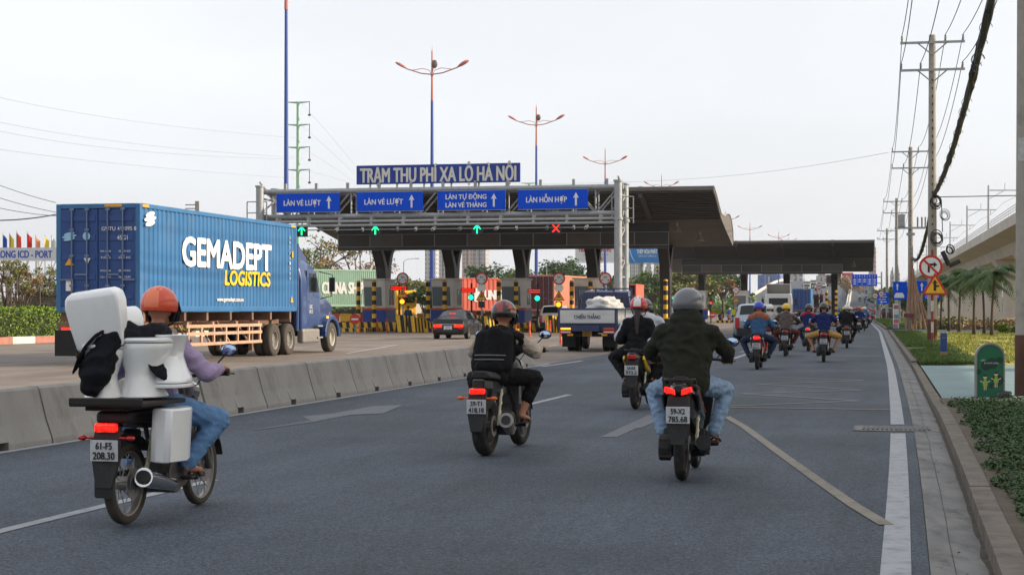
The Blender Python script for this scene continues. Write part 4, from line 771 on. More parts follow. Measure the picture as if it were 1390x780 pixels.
# --- white tractor unit seen from behind, and container trucks further on
def cabover(label, D, u, paint, hc=3.75):
    t = thing('tractor_truck', label, 'truck', (uX(u, D), D, 0), -th(D)); b = MB(); b.loft([[(-1.2, 2.2, .8), (1.2, 2.2, .8), (1.2, 2.2, 2.6), (1.1, 2.2, 2.95), (-1.1, 2.2, 2.95), (-1.2, 2.2, 2.6)], [(-1.22, 4.1, .8), (1.22, 4.1, .8), (1.22, 4.1, 2.4), (1.1, 3.9, 3.0), (-1.1, 3.9, 3.0), (-1.22, 4.1, 2.4)]]); b.build('cab', paint, t, bevel=.06, bseg=2)
    b = MB(); b.box((0, 2.2, .95), (.9, 5, .25)); b.box((0, -.3, .8), (2.3, .12, .14)); b.build('chassis', DARKU, t)
    b = MB(); z0, z1 = 2.95, hc; b.prism([(2.3, z0), (3.8, z0), (2.9, z1), (2.3, z1)], -1.08, -1.02, 'x'); b.prism([(2.3, z0), (3.8, z0), (2.9, z1), (2.3, z1)], 1.02, 1.08, 'x'); b.box((0, 2.6, z1-.03), (2.1, .6, .06)); b.box((0, 3.3, (z0+z1)/2), (2.1, .06, 1.18), rot=(R(47), 0, 0)); b.build('wind_deflector', paint, t)
    b = MB(); b.box((0, 2.19, 2.25), (1.7, .03, .62)); b.build('rear_window', GLASS, t, bevel=.0); b = MB(); b.box((-.6, 2.1, 1.4), (.3, .12, .8)); b.cyl((.1, 2.12, 1.5), (.1, 2.05, 1.5), .28, n=16); b.build('air_hose_rack', BLACK, t); b = MB(); b.cyl((0, .6, 1.05), (0, .6, 1.15), .5, n=16); b.build('coupling_plate', STEEL, t)
    for y in (.2, 1.4, 3.4):
        for sx in (-1, 1): w = wheel(t, (sx*.98, y, .5), .5, .28, dual=y < 2, n=20); w.scale.x = sx
    for sx in (-1, 1):
        b = MB(); b.box((sx*.85, -.38, .85), (.4, .06, .14)); b.build('tail_light', TAILR, t); b = MB(); b.tube([(sx*1.2, 4, 2.7), (sx*1.5, 4.1, 2.7), (sx*1.5, 4.1, 1.9)], .03, 5); b.box((sx*1.5, 4.05, 2.2), (.22, .1, .6)); b.build('mirror', BLACK, t)
    return t
cabover('white tractor truck without trailer, seen from behind under the second canopy', 150, 1055, WHP, 3.85)
def far_truck(label, clabel, D, u, side, door, paint, head=None, zbase=0, detail=True, Lc=12.19, zc=1.42):
    rz = -th(D) if head is None else head; c = container(clabel, (uX(u, D), D, zc+zbase), rz, side, door, Lc=Lc, detail=detail)
    t = thing('container_truck', label, 'truck', (uX(u, D), D, zbase), rz); b = MB()
    for sx in (-1, 1): b.box((sx*.45, Lc/2, 1.15), (.16, Lc, .3))
    for y in (.2, 2, 5, 8, Lc-.3): b.box((0, y, 1.3), (2.4, .14, .2))
    b.build('chassis', CHAS, t)
    for y in (1.3, 2.6, Lc-2.2, Lc-.9, Lc+2.4):
        for sx in (-1, 1): w = wheel(t, (sx*.98, y, .5), .5, .28, dual=y < Lc, n=18); w.scale.x = sx
    b = MB(); b.box((0, Lc+2.0, 1.85), (2.4, 1.9, 2.4)); b.build('cab', paint, t, bevel=.12, bseg=2); b = MB()
    for sx in (-1, 1): b.box((sx*1.21, Lc+2.2, 2.4), (.02, 1.0, .7))
    b.box((0, Lc+2.96, 2.4), (2.0, .02, .8)); b.build('window', GLASS, t)
    for sx in (-1, 1): b = MB(); b.box((sx*.9, -.03, .95), (.34, .05, .13)); b.build('tail_light', TAILR, t)
    b = MB(); b.box((0, -.02, .72), (2.2, .05, .1)); b.build('bumper', CHAS, t)
    return c, t
CGR = mat('container_green', (158, 190, 168), .55, var=.1, scale=.5, dirt=.25, dcol=(150, 160, 150)); CRUST = mat('container_rust', (88, 36, 34), .55, var=.12, scale=.5, dirt=.3, dcol=(80, 50, 44)); COR = mat('container_coral', (206, 96, 74), .55, var=.1, scale=.5, dirt=.2, dcol=(200, 120, 90)); CWH = mat('container_white', (196, 196, 190), .55, var=.08, scale=.5, dirt=.3); CSAL = mat('container_rust_sunlit', (198, 128, 102), .55, var=.1, scale=.5, dirt=.2)  # salmon tone puts sunlight into the side colour of the rust container
c, t = far_truck('orange chassis truck under the green container behind the blue cab', 'pale green container with white shipping letters, behind the blue truck cab', 131, 396, CGR, CGR, YEL, head=-R(62), Lc=7.2, zc=1.75)
text('CHINA SHIPPING', 4.9, .85, (1.225, 4.5, 1.45), WH, c, PI/2, bold=.05)
c, t = far_truck('truck under the rust red container beside the white car', 'rust red container seen at its dark doors, sunlit side toned salmon to the right', 136, 733, CSAL, CRUST, CABB, head=-R(19)); 
c, t = far_truck('truck under the coral container right of the black car', 'coral orange container with white LINES lettering behind the toll booths', 152, 677, COR, COR, WHP, head=R(116), detail=False, Lc=6.1)
text('LINES', 1.7, .8, (-1.225, 1.1, 1.4), WH, c, -PI/2, bold=.05); text('K', .8, 1.1, (-1.225, 2.5, 1.4), WH, c, -PI/2, bold=.06)
far_truck('truck below the dark blue container on the main carriageway', 'blue container with white marks seen from behind, right of the white tractor', 226, 1088, CBLUE, CBLUED, WHP)
far_truck('truck below the small red container going up the flyover', 'small red container on the flyover foot by the second canopy column', 395, 1110, CRUST, COR, WHP, zbase=ramp(395), detail=False)
far_truck('truck below the brown red container on the flyover', 'brown red container standing on the flyover below the red billboard', 620, 1126, CRUST, CRUST, WHP, zbase=ramp(620), detail=False)
far_truck('truck below the white container farthest up the flyover', 'small white container farthest up the flyover', 660, 1138, CWH, CWH, WHP, zbase=ramp(660), detail=False)
c = container('small salmon container top showing left of the grey helmet', (uX(848, 176), 176, 1.6), -R(12), COR, COR, Lc=6.06, hc=2.6, detail=False); far = thing('container_trailer', 'trailer carrying the salmon container behind the flatbed cab', 'trailer', (uX(848, 176), 176, 0), -R(12)); b = MB(); b.box((0, 3, 1.2), (2.2, 6.2, .3)); b.build('chassis', CHAS, far)
for y in (1, 2.3, 5):
    for sx in (-1, 1): w = wheel(far, (sx*.98, y, .5), .5, .28, n=16); w.scale.x = sx
for D, u, v, lab in ((560, 1095, 0, 'white truck cab climbing the flyover, left one of two'), (575, 1104, 0, 'white truck cab climbing the flyover, right one of two')):
    t = cabover(lab, D, u, WHP, 3.6); t.location.z = ramp(D)+.02
# far cars, shared shape
def small_cars():
    labs = [(600, 1118, 'white car on the flyover left of the white container'), (430, 1028, 'pale car low on the wide flyover ramp'), (520, 1060, 'white car far up the ramp behind the white tractor'), (240, 1018, 'pale car between far booth and white tractor'), (300, 1161, 'dark car on the motorbike ramp of the flyover'), (250, 1204, 'white car parked beyond the grass, below blue signs')]
    p0 = None
    for i, (D, u, lab) in enumerate(labs):
        loc = (uX(u, D), D, ramp(D)+.02 if D < 900 else 0)
        if i == 0: p0 = car('car', lab, SUV, WHP, loc, -th(D), (.75, 3.0), (.17, .42), (2.95, 3.45), wr=.36, wb=(.95, 3.65), suv=True, group='cars beyond the toll plaza')
        else: dup(p0, loc, -th(D), lab, override={'body': (SVP, WHP, BKP)[i % 3]})
small_cars()
# ------------------------------------------------------------------ people
def V(*a): return Vector(a)
def ik(a, c, l1, l2, pole):
    a, c = Vector(a), Vector(c); d = c-a; L = min(d.length, (l1+l2)*.995); u = d.normalized(); k = (l1*l1-l2*l2+L*L)/(2*L); h = math.sqrt(max(0, l1*l1-k*k)); p = Vector(pole); p = (p-u*p.dot(u)).normalized()
    return a+u*k+p*h
def capsule(b, p0, p1, r0, r1=None, sx=1.0, n=14):
    r1 = r0 if r1 is None else r1; p0 = Vector(p0); p1 = Vector(p1); d = p1-p0; L = max(d.length, 1e-5); q = d.to_track_quat('Z', 'Y') if d.length > 1e-5 else Vector((0, 0, 1)).to_track_quat('Z', 'Y'); prof = []
    for i in range(5): a = PI/2*(1-i/5); prof.append((r0*math.cos(a), -r0*math.sin(a)))
    prof += [(r0, 0), (r1, L)]
    for i in range(1, 6): a = PI/2*i/5; prof.append((max(1e-4, r1*math.cos(a)), L+r1*math.sin(a)))
    prof[0] = (1e-4, -r0); vs = []; cx = (p0.x+p1.x)/2
    for r, h in prof:
        for j in range(n):
            p = p0+q @ Vector((r*math.cos(2*PI*j/n), r*math.sin(2*PI*j/n), h)); p.x = cx+(p.x-cx)*sx; vs.append(p)
    k = len(prof); fs = [(i*n+j, i*n+(j+1)%n, (i+1)*n+(j+1)%n, (i+1)*n+j) for i in range(k-1) for j in range(n)]+[tuple(range(n-1, -1, -1)), tuple(range((k-1)*n, k*n))]
    b.add(vs, fs)
def vox(name, shapes, voxel, m, amp=0.0, freq=9.0, seed=0, smooth=6):
    b = MB()
    for s in shapes:
        if s[0] == 'cap': capsule(b, *s[1:])
        elif s[0] == 'ball': b.ball(*s[1:])
        elif s[0] == 'box': b.box(*s[1:])
    me = b.mesh(name, m); o = bpy.data.objects.new('tmp', me); COL.objects.link(o)
    r = o.modifiers.new('r', 'REMESH'); r.mode = 'VOXEL'; r.voxel_size = voxel; s = o.modifiers.new('s', 'SMOOTH'); s.factor = .5; s.iterations = smooth
    bpy.context.view_layer.update(); out = bpy.data.meshes.new_from_object(o.evaluated_get(bpy.context.evaluated_depsgraph_get())); bpy.data.objects.remove(o); bpy.data.meshes.remove(me); out.name = name
    if amp:
        nr = [v.normal.copy() for v in out.vertices]
        for v, k in zip(out.vertices, nr):
            p = v.co; w = 1-abs(2*mnoise.noise(Vector((p.x*freq+seed, p.y*freq*.8, p.z*freq*1.5))))-.4; v.co = p+k*amp*(w+.4*mnoise.noise(p*freq*2.7+Vector((seed, 0, 0))))
    out.materials.clear(); out.materials.append(m); out.polygons.foreach_set('use_smooth', [True]*len(out.polygons)); out.update(); return out
SKIN = mat('skin', (168, 116, 88), .55, var=.06, scale=8, spec=.35)
def cloth(name, c, var=.12, rough=.9): return mat('cloth_'+name, c, rough, var=var, scale=6, bump=.35, bscale=55, spec=.25)
def helmet(parent, c, mats, r=1.0, kind='plain', tiltx=0, visor=True):
    prof = [(.135*math.sin(a), .140*math.cos(a)) for a in [R(x) for x in (2, 15, 30, 45, 60, 75, 90, 102, 112)]]+[(.120, -.055), (.121, -.02), (.1, .06), (.01, .11)]
    b = MB(); b.lathe(prof, n=28); me = b.mesh('helmet', mats)
    for p in me.polygons:
        c0 = p.center
        if kind == 'stripe' and (abs(c0.x) < .018 or .03 < abs(c0.x) < .045) and c0.z > -.03: p.material_index = 1
        if kind == 'patch' and mnoise.noise(Vector((c0.x*14+1.3, c0.y*14, c0.z*11))) > .05 and c0.z > -.01: p.material_index = 1
        if kind == 'two' and c0.z < .02: p.material_index = 1
    for v in me.vertices: v.co.y *= 1.16; v.co *= r
    o = obj('helmet', me, parent, c, smooth='auto'); o.rotation_euler.x = tiltx
    if visor:
        b = MB(); pr = []
        for i in range(9):
            a = R(30+120*i/8); pr.append((math.cos(a), math.sin(a)))
        b.loft([[(.137*x, .16*y, .03) for x, y in pr], [(.15*x, .175*y+.02, -.04) for x, y in pr], [(.142*x, .165*y, -.12) for x, y in pr]], closed=False, caps=False); v = b.build('visor', mat('visor_smoke', (40, 44, 48), .08, var=0, spec=.8), o, smooth=True)
    b = MB(); b.tube([(.125*r, .02, -.05), (.09*r, .045, -.14), (0, .06, -.17), (-.09*r, .045, -.14), (-.125*r, .02, -.05)], .008, 5); b.build('chin_strap', BLACK, o); return o
def rider(label, loc, rz, P, top, bottom, hel, hkind='plain', voxel=.012, lean=0, shoe=None, sleeves=None, short=False, bare=.0, hood=False, hair=False, group=None, seed=0, visor=True, sleeve_end=.92, build=1.0, skirt=False):
    g = lambda k, d: P.get(k, d)
    hip = V(*g('hip', (0, .40, .84))); neck = V(*g('neck', (0, .53, 1.36))); head = V(*g('head', (0, .585, 1.535))); sw = .185*build; sh = neck+V(0, -.02, -.065)
    hands = g('hands', ((-.34, .94, 1.03), (.34, .94, 1.03))); feet = g('feet', ((-.2, .66, .33), (.2, .66, .33))); kp = g('knee', .5); ep = g('elbow', (.5, -.5, -.6))
    B = [('cap', hip+V(-.075, 0, 0), hip+V(.075, 0, 0), .115), ('cap', hip+V(0, 0, .03), hip.lerp(neck, .5), .115*build, .12*build, 1.22), ('cap', hip.lerp(neck, .5), hip.lerp(neck, .82), .12*build, .125*build, 1.3), ('cap', sh+V(-sw, 0, 0), sh+V(sw, 0, 0), .062), ('cap', neck+V(0, -.01, -.05), head+V(0, -.015, -.05), .055, .05),
         ('ball', head+V(0, 0, .02), (.078, .098, .112), 14), ('cap', head+V(0, .05, -.065), head+V(0, .062, -.075), .045), ('cap', head+V(0, .096, .0), head+V(0, .112, -.03), .012, .017), ('ball', head+V(.08, 0, -.01), (.012, .02, .03), 8), ('ball', head+V(-.08, 0, -.01), (.012, .02, .03), 8), ('cap', head+V(-.02, .1, -.066), head+V(.02, .1, -.066), .011)]
    J = [('cap', hip+V(0, -.01, .0), hip.lerp(neck, .45), .152*build, .15*build, 1.22), ('cap', hip.lerp(neck, .45), hip.lerp(neck, .84), .15*build, .145*build, 1.36), ('cap', sh+V(-sw, 0, 0), sh+V(sw, 0, 0), .088), ('cap', sh+V(-sw*.8, 0, -.1), sh+V(sw*.8, 0, -.1), .1), ('cap', neck+V(0, 0, -.06), neck+V(0, .005, .02), .08, .07, 1.15)]
    if hood: J += [('cap', neck+V(-.07, -.06, .05), neck+V(.07, -.06, .05), .082), ('cap', neck+V(-.06, -.055, .1), neck+V(.06, -.055, .1), .06), ('cap', neck+V(-.03, -.1, -.02), neck+V(.03, -.1, -.02), .07), ('cap', neck+V(-.1, .0, .07), neck+V(-.075, .07, .05), .055), ('cap', neck+V(.1, .0, .07), neck+V(.075, .07, .05), .055)]
    T = [('cap', hip+V(-.07, 0, 0), hip+V(.07, 0, 0), .135), ('cap', hip+V(0, .02, .0), hip+V(0, .02, .06), .13, .13, 1.25)]
    SL = []; SH = []; fine = voxel < .02
    for i, s in enumerate((-1, 1)):
        S0 = sh+V(s*sw, 0, 0); hd_ = V(*hands[i]); wr = hd_+V(-s*.012, -.075, .03); el = ik(S0, wr, .285, .265, (s*ep[0], ep[1], ep[2]))
        B += [('cap', S0, el, .05, .042), ('cap', el, wr, .042, .028), ('cap', wr, hd_+V(0, -.005, .028), .03, .026)]
        if fine:
            for k in range(4):
                x = hd_.x+s*(-.036+.024*k); ln = (.0, .006, .003, -.006)[k]; B += [('cap', V(x, hd_.y-.005, hd_.z+.028), V(x, hd_.y+.032+ln, hd_.z+.018), .0115, .0105), ('cap', V(x, hd_.y+.032+ln, hd_.z+.018), V(x, hd_.y+.03+ln, hd_.z-.018), .0105, .009), ('cap', V(x, hd_.y+.03+ln, hd_.z-.018), V(x, hd_.y+.004, hd_.z-.027), .009, .008)]
            B += [('cap', hd_+V(-s*.035, -.02, .015), hd_+V(-s*.055, .005, -.018), .014, .011), ('cap', hd_+V(-s*.055, .005, -.018), hd_+V(-s*.045, .025, -.03), .011, .009)]
        e2 = el.lerp(wr, sleeve_end)
        A = [('cap', S0, el, .082, .068)]+([('cap', el, e2, .066, .05)] if not short else [])
        if short: A = [('cap', S0, S0.lerp(el, .62), .085, .078)]
        if sleeves: SL += A
        else: J += A
        H0 = hip+V(s*.085, .01, -.01); an = V(*feet[i])+V(0, -.07, .07); kn = ik(H0, an, .43, .41, (s*kp, .6, .8))
        B += [('cap', H0, kn, .08, .056), ('cap', kn, kn.lerp(an, .35), .056, .05), ('cap', kn.lerp(an, .35), an, .05, .036), ('cap', an+V(0, -.02, -.03), V(*feet[i])+V(s*.01, .12, -.0), .034, .026)]
        if fine:
            for k in range(5): f = V(*feet[i])+V(s*(-.025+.0145*k), .13-abs(k-1)*.006, -.002); B.append(('cap', f, f+V(0, .028, -.004), .0115, .009))
        if bare >= 1: T += [('cap', H0, H0.lerp(kn, .96), .108, .092)]
        elif skirt: T += [('cap', H0, kn, .108, .085)]+[('cap', kn, kn.lerp(an, 1-bare), .083, .068)]
        else: T += [('cap', H0, kn, .108, .082), ('cap', kn, kn.lerp(an, 1-bare), .08, .06)]
        if shoe: SH.append([('cap', an+V(0, -.03, -.035), V(*feet[i])+V(s*.01, .14, -.0), .045, .036), ('cap', an+V(0, 0, .01), an+V(0, 0, -.03), .046)])
    me = vox('person', B, min(voxel, .01) if fine else voxel, SKIN, smooth=3 if fine else 4)
    o = obj('person', me, None, loc, rz); tag(o, label, 'person', group)
    obj('jacket', vox('jacket', J, voxel, top, .013, 7.5, seed), o)
    if sleeves: obj('sleeves', vox('sleeves', SL, voxel, sleeves, .010, 14, seed+2), o)
    obj('trousers', vox('trousers', T, voxel, bottom, .010, 13, seed+5), o)
    for i in range(2):
        if shoe: obj('shoe', vox('shoe', SH[i], min(voxel, .012), shoe), o)
        else:
            f = V(*feet[i]); b = MB(); b.box(f+V(0, .04, -.036), (.085, .25, .02)); sd = b.build('sandal', mat('sandal_sole', (60, 44, 36), .8, var=.1), o, bevel=.008); b = MB(); b.tube([f+V(-.05, .05, -.03), f+V(0, .07, .035), f+V(.05, .05, -.03)], .012, 5); b.build('strap', BLACK, sd)
    he = helmet(o, head+V(0, -.005, .045), hel, hkind != 'big' and 1.0 or 1.06, hkind, R(-4), visor)
    for s in (-1, 1): b = MB(); b.ball(head+V(s*.03, .088, .025), .012, 8); b.build('eye', mat('eye_white', (200, 196, 190), .3, var=0), o, smooth=True)
    if hair: obj('hair', vox('hair', [('cap', head+V(0, -.09, -.02), neck+V(0, -.11, .0), .05, .04), ('cap', neck+V(0, -.11, .0), neck+V(.01, -.17, -.22), .04, .02), ('ball', head+V(0, -.02, .02), (.085, .1, .1), 10)], .012, mat('dark_hair', (36, 24, 20), .6, var=.25, scale=30), .006, 30, 3), o)
    return o
# ------------------------------------------------------------------ motorcycles
BPL = mat('bike_black', (24, 24, 27), .3, var=.08, scale=3, coat=.3); MATT = mat('bike_matt_black', (30, 30, 31), .7, var=.15, scale=5, dirt=.35); ENG = mat('engine_alloy', (96, 94, 92), .5, .5, var=.2, scale=9, dirt=.5, dcol=(46, 42, 38)); SEATM = mat('seat_vinyl', (26, 25, 26), .6, var=.08, bump=.2, bscale=90)
MIRR = mat('mirror_glass', (170, 196, 226), .03, 1, var=0); LRED = mat('tail_lens', (170, 12, 14), .15, var=0, coat=.6); LON = mat('lit_tail_lens', (255, 28, 14), .2, var=0, emis=1.0, coat=.5)
def facet(m):
    n = m.node_tree.nodes; l = m.node_tree.links; b = n['Principled BSDF']; tc = n.new('ShaderNodeTexCoord'); v = n.new('ShaderNodeTexVoronoi'); v.inputs['Scale'].default_value = 45; l.new(tc.outputs['Object'], v.inputs['Vector']); r = n.new('ShaderNodeMapRange'); r.inputs[1].default_value = 0; r.inputs[2].default_value = .8; r.inputs[3].default_value = 1.9; r.inputs[4].default_value = .15; l.new(v.outputs['Distance'], r.inputs[0]); l.new(r.outputs[0], b.inputs['Emission Strength'])
facet(LON); OIND = mat('indicator_orange', (220, 96, 24), .3, var=0)
PLATED = mat('dusty_plate', (186, 188, 190), .55, var=.12, scale=14, dirt=.5, dcol=(140, 138, 134))
def bike(label, loc, rz, kind='scooter', paint=None, accent=None, plate=('59-X2', '785.68'), lit=True, group='motorcycles and scooters on the motorbike road', twin=False, detail=True, low=0, n=26):
    paint = paint or BPL; accent = accent or paint; t = thing('motorcycle', label, 'motorcycle', loc, rz, group); r = .29 if kind != 'naked' else .305; wbs = 1.26 if kind != 'naked' else 1.36
    tw = {'scooter': .1, 'naked': .155, 'old': .085}[kind]
    for y, w_ in ((0, tw), (wbs, tw*.82)):
        o = bpy.data.objects.new('wheel', None); COL.objects.link(o); o.parent = t; o.location = (0, y, r)
        b = MB(); b.lathe([(r-w_*.72, -w_*.36), (r-w_*.32, -w_*.5), (r-w_*.1, -w_*.36), (r-w_*.02, -w_*.16), (r, 0), (r-w_*.02, w_*.16), (r-w_*.1, w_*.36), (r-w_*.32, w_*.5), (r-w_*.72, w_*.36)], axis='x', n=n); b.build('tyre', TYRED if kind == 'old' else TYRE, o, smooth=True)
        b = MB(); ri = r-w_*.7; b.lathe([(ri+.008, -w_*.36), (ri-.014, -w_*.3), (ri-.02, 0), (ri-.014, w_*.3), (ri+.008, w_*.36)], axis='x', n=n)
        b.cyl((-.06, 0, 0), (.06, 0, 0), .05, n=12)
        ns = 18 if kind == 'old' else 5
        for k in range(ns):
            a = 2*PI*k/ns; 
            if kind == 'old': b.cyl((.04*(-1)**k, .05*math.cos(a), .05*math.sin(a)), (0, ri*math.cos(a+.25), ri*math.sin(a+.25)), .004, n=4)
            else: b.cyl((0, .04*math.cos(a), .04*math.sin(a)), (0, ri*math.cos(a+.1), ri*math.sin(a+.1)), .022, .016, n=6)
        b.build('rim', RIM if kind == 'old' else ENG, o, smooth='auto')
        b = MB(); b.lathe([(.11, .0), (.11, .006), (.06, .006), (.06, 0)], (w_*.5+.012, 0, 0), axis='x', n=18, closed=True); b.build('brake_disc', RIM, o)
    hb = 1.03 if kind != 'naked' else 1.06; fy = wbs
    q = MB()
    for s in (-1, 1): q.cyl((s*.085, fy, r), (s*.075, fy-.27, .84), .026, .03, 8)
    q.cyl((0, fy-.27, .78), (0, fy-.36, hb-.04), .03, n=8); q.build('front_fork', ENG, t, smooth='auto')
    b = MB(); pr = [(fy+(r+.035)*math.cos(R(a)), r+(r+.035)*math.sin(R(a))) for a in range(15, 175, 16)]; b.loft([[(-.065, y, z), (-.05, y, z+.016), (.05, y, z+.016), (.065, y, z), (.06, y, z-.012), (-.06, y, z-.012)] for y, z in pr]); b.build('front_fender', paint, t, smooth='auto')
    hy = fy-.33; b = MB(); b.tube([(-.36, hy-.0, hb), (-.2, hy+.03, hb+.015), (-.1, hy+.03, hb-.02), (.1, hy+.03, hb-.02), (.2, hy+.03, hb+.015), (.36, hy, hb)], .0135, 8); hbo = b.build('handlebar', MATT, t, smooth=True)
    for s in (-1, 1):
        b = MB(); b.cyl((s*.27, hy+.01, hb+.005), (s*.385, hy-.002, hb), .019, n=10); b.build('grip', BLACK, hbo); b = MB(); b.tube([(s*.25, hy+.06, hb+.01), (s*.32, hy+.085, hb), (s*.4, hy+.075, hb-.005)], .007, 5); b.build('lever', ENG, hbo)
        m = MB(); m.tube([(s*.22, hy+.04, hb+.01), (s*.29, hy+.07, hb+.1), (s*.34, hy+.06, hb+.15)], .007, 5); mo = m.build('mirror', BLACK, t); m = MB(); m.ball((s*.365, hy+.05, hb+.175), (.072, .02, .048), 14); m.build('shell', BLACK, mo, smooth=True); m = MB(); m.ball((s*.365, hy+.043, hb+.175), (.064, .016, .041), 14); m.build('glass', MIRR, mo, smooth=True)
    sx = .09
    if kind == 'scooter':
        S_ = [(-.36, .035, .80, .86), (-.28, .085, .70, .875), (-.1, .125, .60, .84), (.1, .15, .50, .80), (.32, .165, .42, .76), (.5, .15, .36, .66), (.68, .12, .36, .52), (.82, .11, .38, .50)]
        b = MB(); b.loft([[(-w*.55, y, z0), (w*.55, y, z0), (w, y, z0+(z1-z0)*.35), (w*.97, y, z0+(z1-z0)*.75), (w*.6, y, z1), (-w*.6, y, z1), (-w*.97, y, z0+(z1-z0)*.75), (-w, y, z0+(z1-z0)*.35)] for y, w, z0, z1 in S_]); b.build('body_panel', paint, t, smooth='auto', bevel=.008)
        for s in (-1, 1): b = MB(); b.prism([(-.2, .76), (.0, .62), (.42, .5), (.45, .56), (.05, .72), (-.15, .82)], s*.13, s*(.166), 'x'); b.build('side_trim', accent, t, bevel=.012)
        b = MB(); b.loft([[(-w, y, z), (w, y, z), (w*1.05, y, z+.035), (w*.7, y, z+.075), (-w*.7, y, z+.075), (-w*1.05, y, z+.035)] for y, w, z in ((-.2, .07, .855), (-.05, .12, .82), (.2, .14, .775), (.5, .12, .735), (.66, .07, .70))]); b.build('seat', SEATM, t, smooth='auto', bevel=.012, bseg=2)
        b = MB(); b.loft([[(-w, y, z), (w, y, z), (w*.9, y+.05, z), (-w*.9, y+.05, z)] for w, y, z in ((.09, .80, .34), (.18, .86, .46), (.21, .93, .66), (.19, .93, .84), (.13, .92, .97))]); b.build('leg_shield', paint, t, smooth='auto', bevel=.012)
        b = MB(); b.loft([[(-w, y, z0), (w, y, z0), (w*.8, y, z1), (-w*.8, y, z1)] for y, w, z0, z1 in ((.84, .1, .96, 1.06), (.95, .12, .88, 1.09), (1.06, .09, .86, 1.0), (1.11, .04, .88, .95))]); ho = b.build('headlight_cowl', paint, t, smooth='auto', bevel=.015); b = MB(); b.ball((0, 1.07, .92), (.08, .04, .05), 12); b.build('headlight', PLATEW, t, smooth=True)
        b = MB(); b.tube([(-.12, -.02, .86), (-.13, -.2, .9), (-.08, -.3, .9), (.08, -.3, .9), (.13, -.2, .9), (.12, -.02, .86)], .014, 6); b.build('grab_rail', MATT, t, smooth=True)
        tz, ty_ = .80, -.345
    elif kind == 'naked':
        b = MB(); b.loft([[(-w*.6, y, z0), (w*.6, y, z0), (w, y, (z0+z1)/2), (w*.7, y, z1), (-w*.7, y, z1), (-w, y, (z0+z1)/2)] for y, w, z0, z1 in ((.52, .09, .72, .82), (.62, .14, .70, .92), (.8, .17, .68, .97), (.95, .14, .74, .95), (1.02, .08, .78, .9))]); b.build('fuel_tank', paint, t, smooth='auto', bevel=.02, bseg=2)
        b = MB(); b.loft([[(-w, y, z), (w, y, z), (w*1.05, y, z+.04), (w*.75, y, z+.08), (-w*.75, y, z+.08), (-w*1.05, y, z+.04)] for y, w, z in ((-.2, .09, .80), (.08, .13, .775), (.3, .14, .735), (.56, .1, .74))]); b.build('seat', SEATM, t, smooth='auto', bevel=.015, bseg=2)
        b = MB(); b.loft([[(-w, y, z0), (w, y, z0), (w, y, z1), (-w, y, z1)] for y, w, z0, z1 in ((-.27, .06, .70, .80), (-.1, .11, .68, .78), (.25, .12, .62, .76), (.5, .1, .58, .72))]); b.build('tail_panel', BPL, t, bevel=.015)
        b = MB(); b.tube([(.1, .5, .72), (.14, .62, .5), (.13, .7, .3)], .025, 7); b.tube([(-.1, .5, .72), (-.14, .62, .5), (-.13, .7, .3)], .025, 7); b.tube([(0, 1.0, .84), (0, .95, .5), (0, .85, .24)], .03, 7); b.build('frame', MATT, t)
        b = MB(); b.cyl((0, 1.1, .9), (0, 1.2, .88), .09, .085, 16); b.build('headlight', CHR, t); b = MB(); b.box((0, .9, .62), (.26, .1, .26)); b.build('radiator', ENG, t)
        tz, ty_ = .675, -.30
    else:
        b = MB(); b.loft([[(-w*.6, y, z0), (w*.6, y, z0), (w, y, (z0+z1)/2), (w*.7, y, z1), (-w*.7, y, z1), (-w, y, (z0+z1)/2)] for y, w, z0, z1 in ((.5, .07, .66, .76), (.62, .12, .62, .84), (.8, .14, .62, .88), (.92, .1, .68, .86))]); b.build('fuel_tank', paint, t, smooth='auto', bevel=.02, bseg=2)
        b = MB(); b.box((0, .18, .76), (.26, .78, .09)); b.build('seat', SEATM, t, bevel=.03, bseg=3); b = MB(); b.tube([(.09, -.2, .72), (.09, .5, .66), (.1, .68, .28)], .02, 6); b.tube([(-.09, -.2, .72), (-.09, .5, .66), (-.1, .68, .28)], .02, 6); b.tube([(0, .95, .8), (0, .88, .3)], .025, 6); b.build('frame', MATT, t)
        for s in (-1, 1): b = MB(); b.prism([(.15, .45), (.42, .42), (.45, .64), (.2, .66)], s*.09, s*.13, 'x'); b.build('side_cover', paint, t, bevel=.015)
        b = MB(); pr = [((r+.05)*math.cos(R(a)), r+(r+.05)*math.sin(R(a))) for a in range(40, 205, 15)]; b.loft([[(-.07, y, z), (0, y, z+.012), (.07, y, z), (.06, y, z-.01), (-.06, y, z-.01)] for y, z in pr]); b.build('rear_fender', MATT, t)
        b = MB(); b.cyl((0, .98, .9), (0, 1.1, .88), .08, n=14); b.build('headlight', CHR, t); tz, ty_ = .70, -.30
    if kind == 'scooter' and twin:
        b = MB(); [b.prism([(-.16, .80), (.1, .70), (.42, .585), (.42, .575), (.1, .688), (-.16, .79)], q*.165, q*.17, 'x') for q in (-1, 1)]; b.build('side_stripe', mat('trim_orange', (206, 70, 36), .4, var=.05), t)
    # rear: lamp, plate, mudguard, indicators
    if twin:
        for s in (-1, 1): b = MB(); b.prism([(s*.025, tz-.03), (s*.12, tz-.005), (s*.115, tz+.045), (s*.03, tz+.02)][::s], ty_-.02, ty_+.06, 'y'); b.build('tail_light', LON if lit else LRED, t, bevel=.006)
        b = MB(); b.box((0, ty_+.02, tz-.095), (.08, .02, .028)); b.build('reflector', LRED, t)
    else: b = MB(); b.box((0, ty_, tz), (.16 if kind != 'scooter' else .14, .06, .06 if kind != 'scooter' else .07)); b.build('tail_light', LON if lit else LRED, t, bevel=.015, bseg=2)
    pz = tz-(.2 if kind == 'scooter' else .155); py = ty_-.03
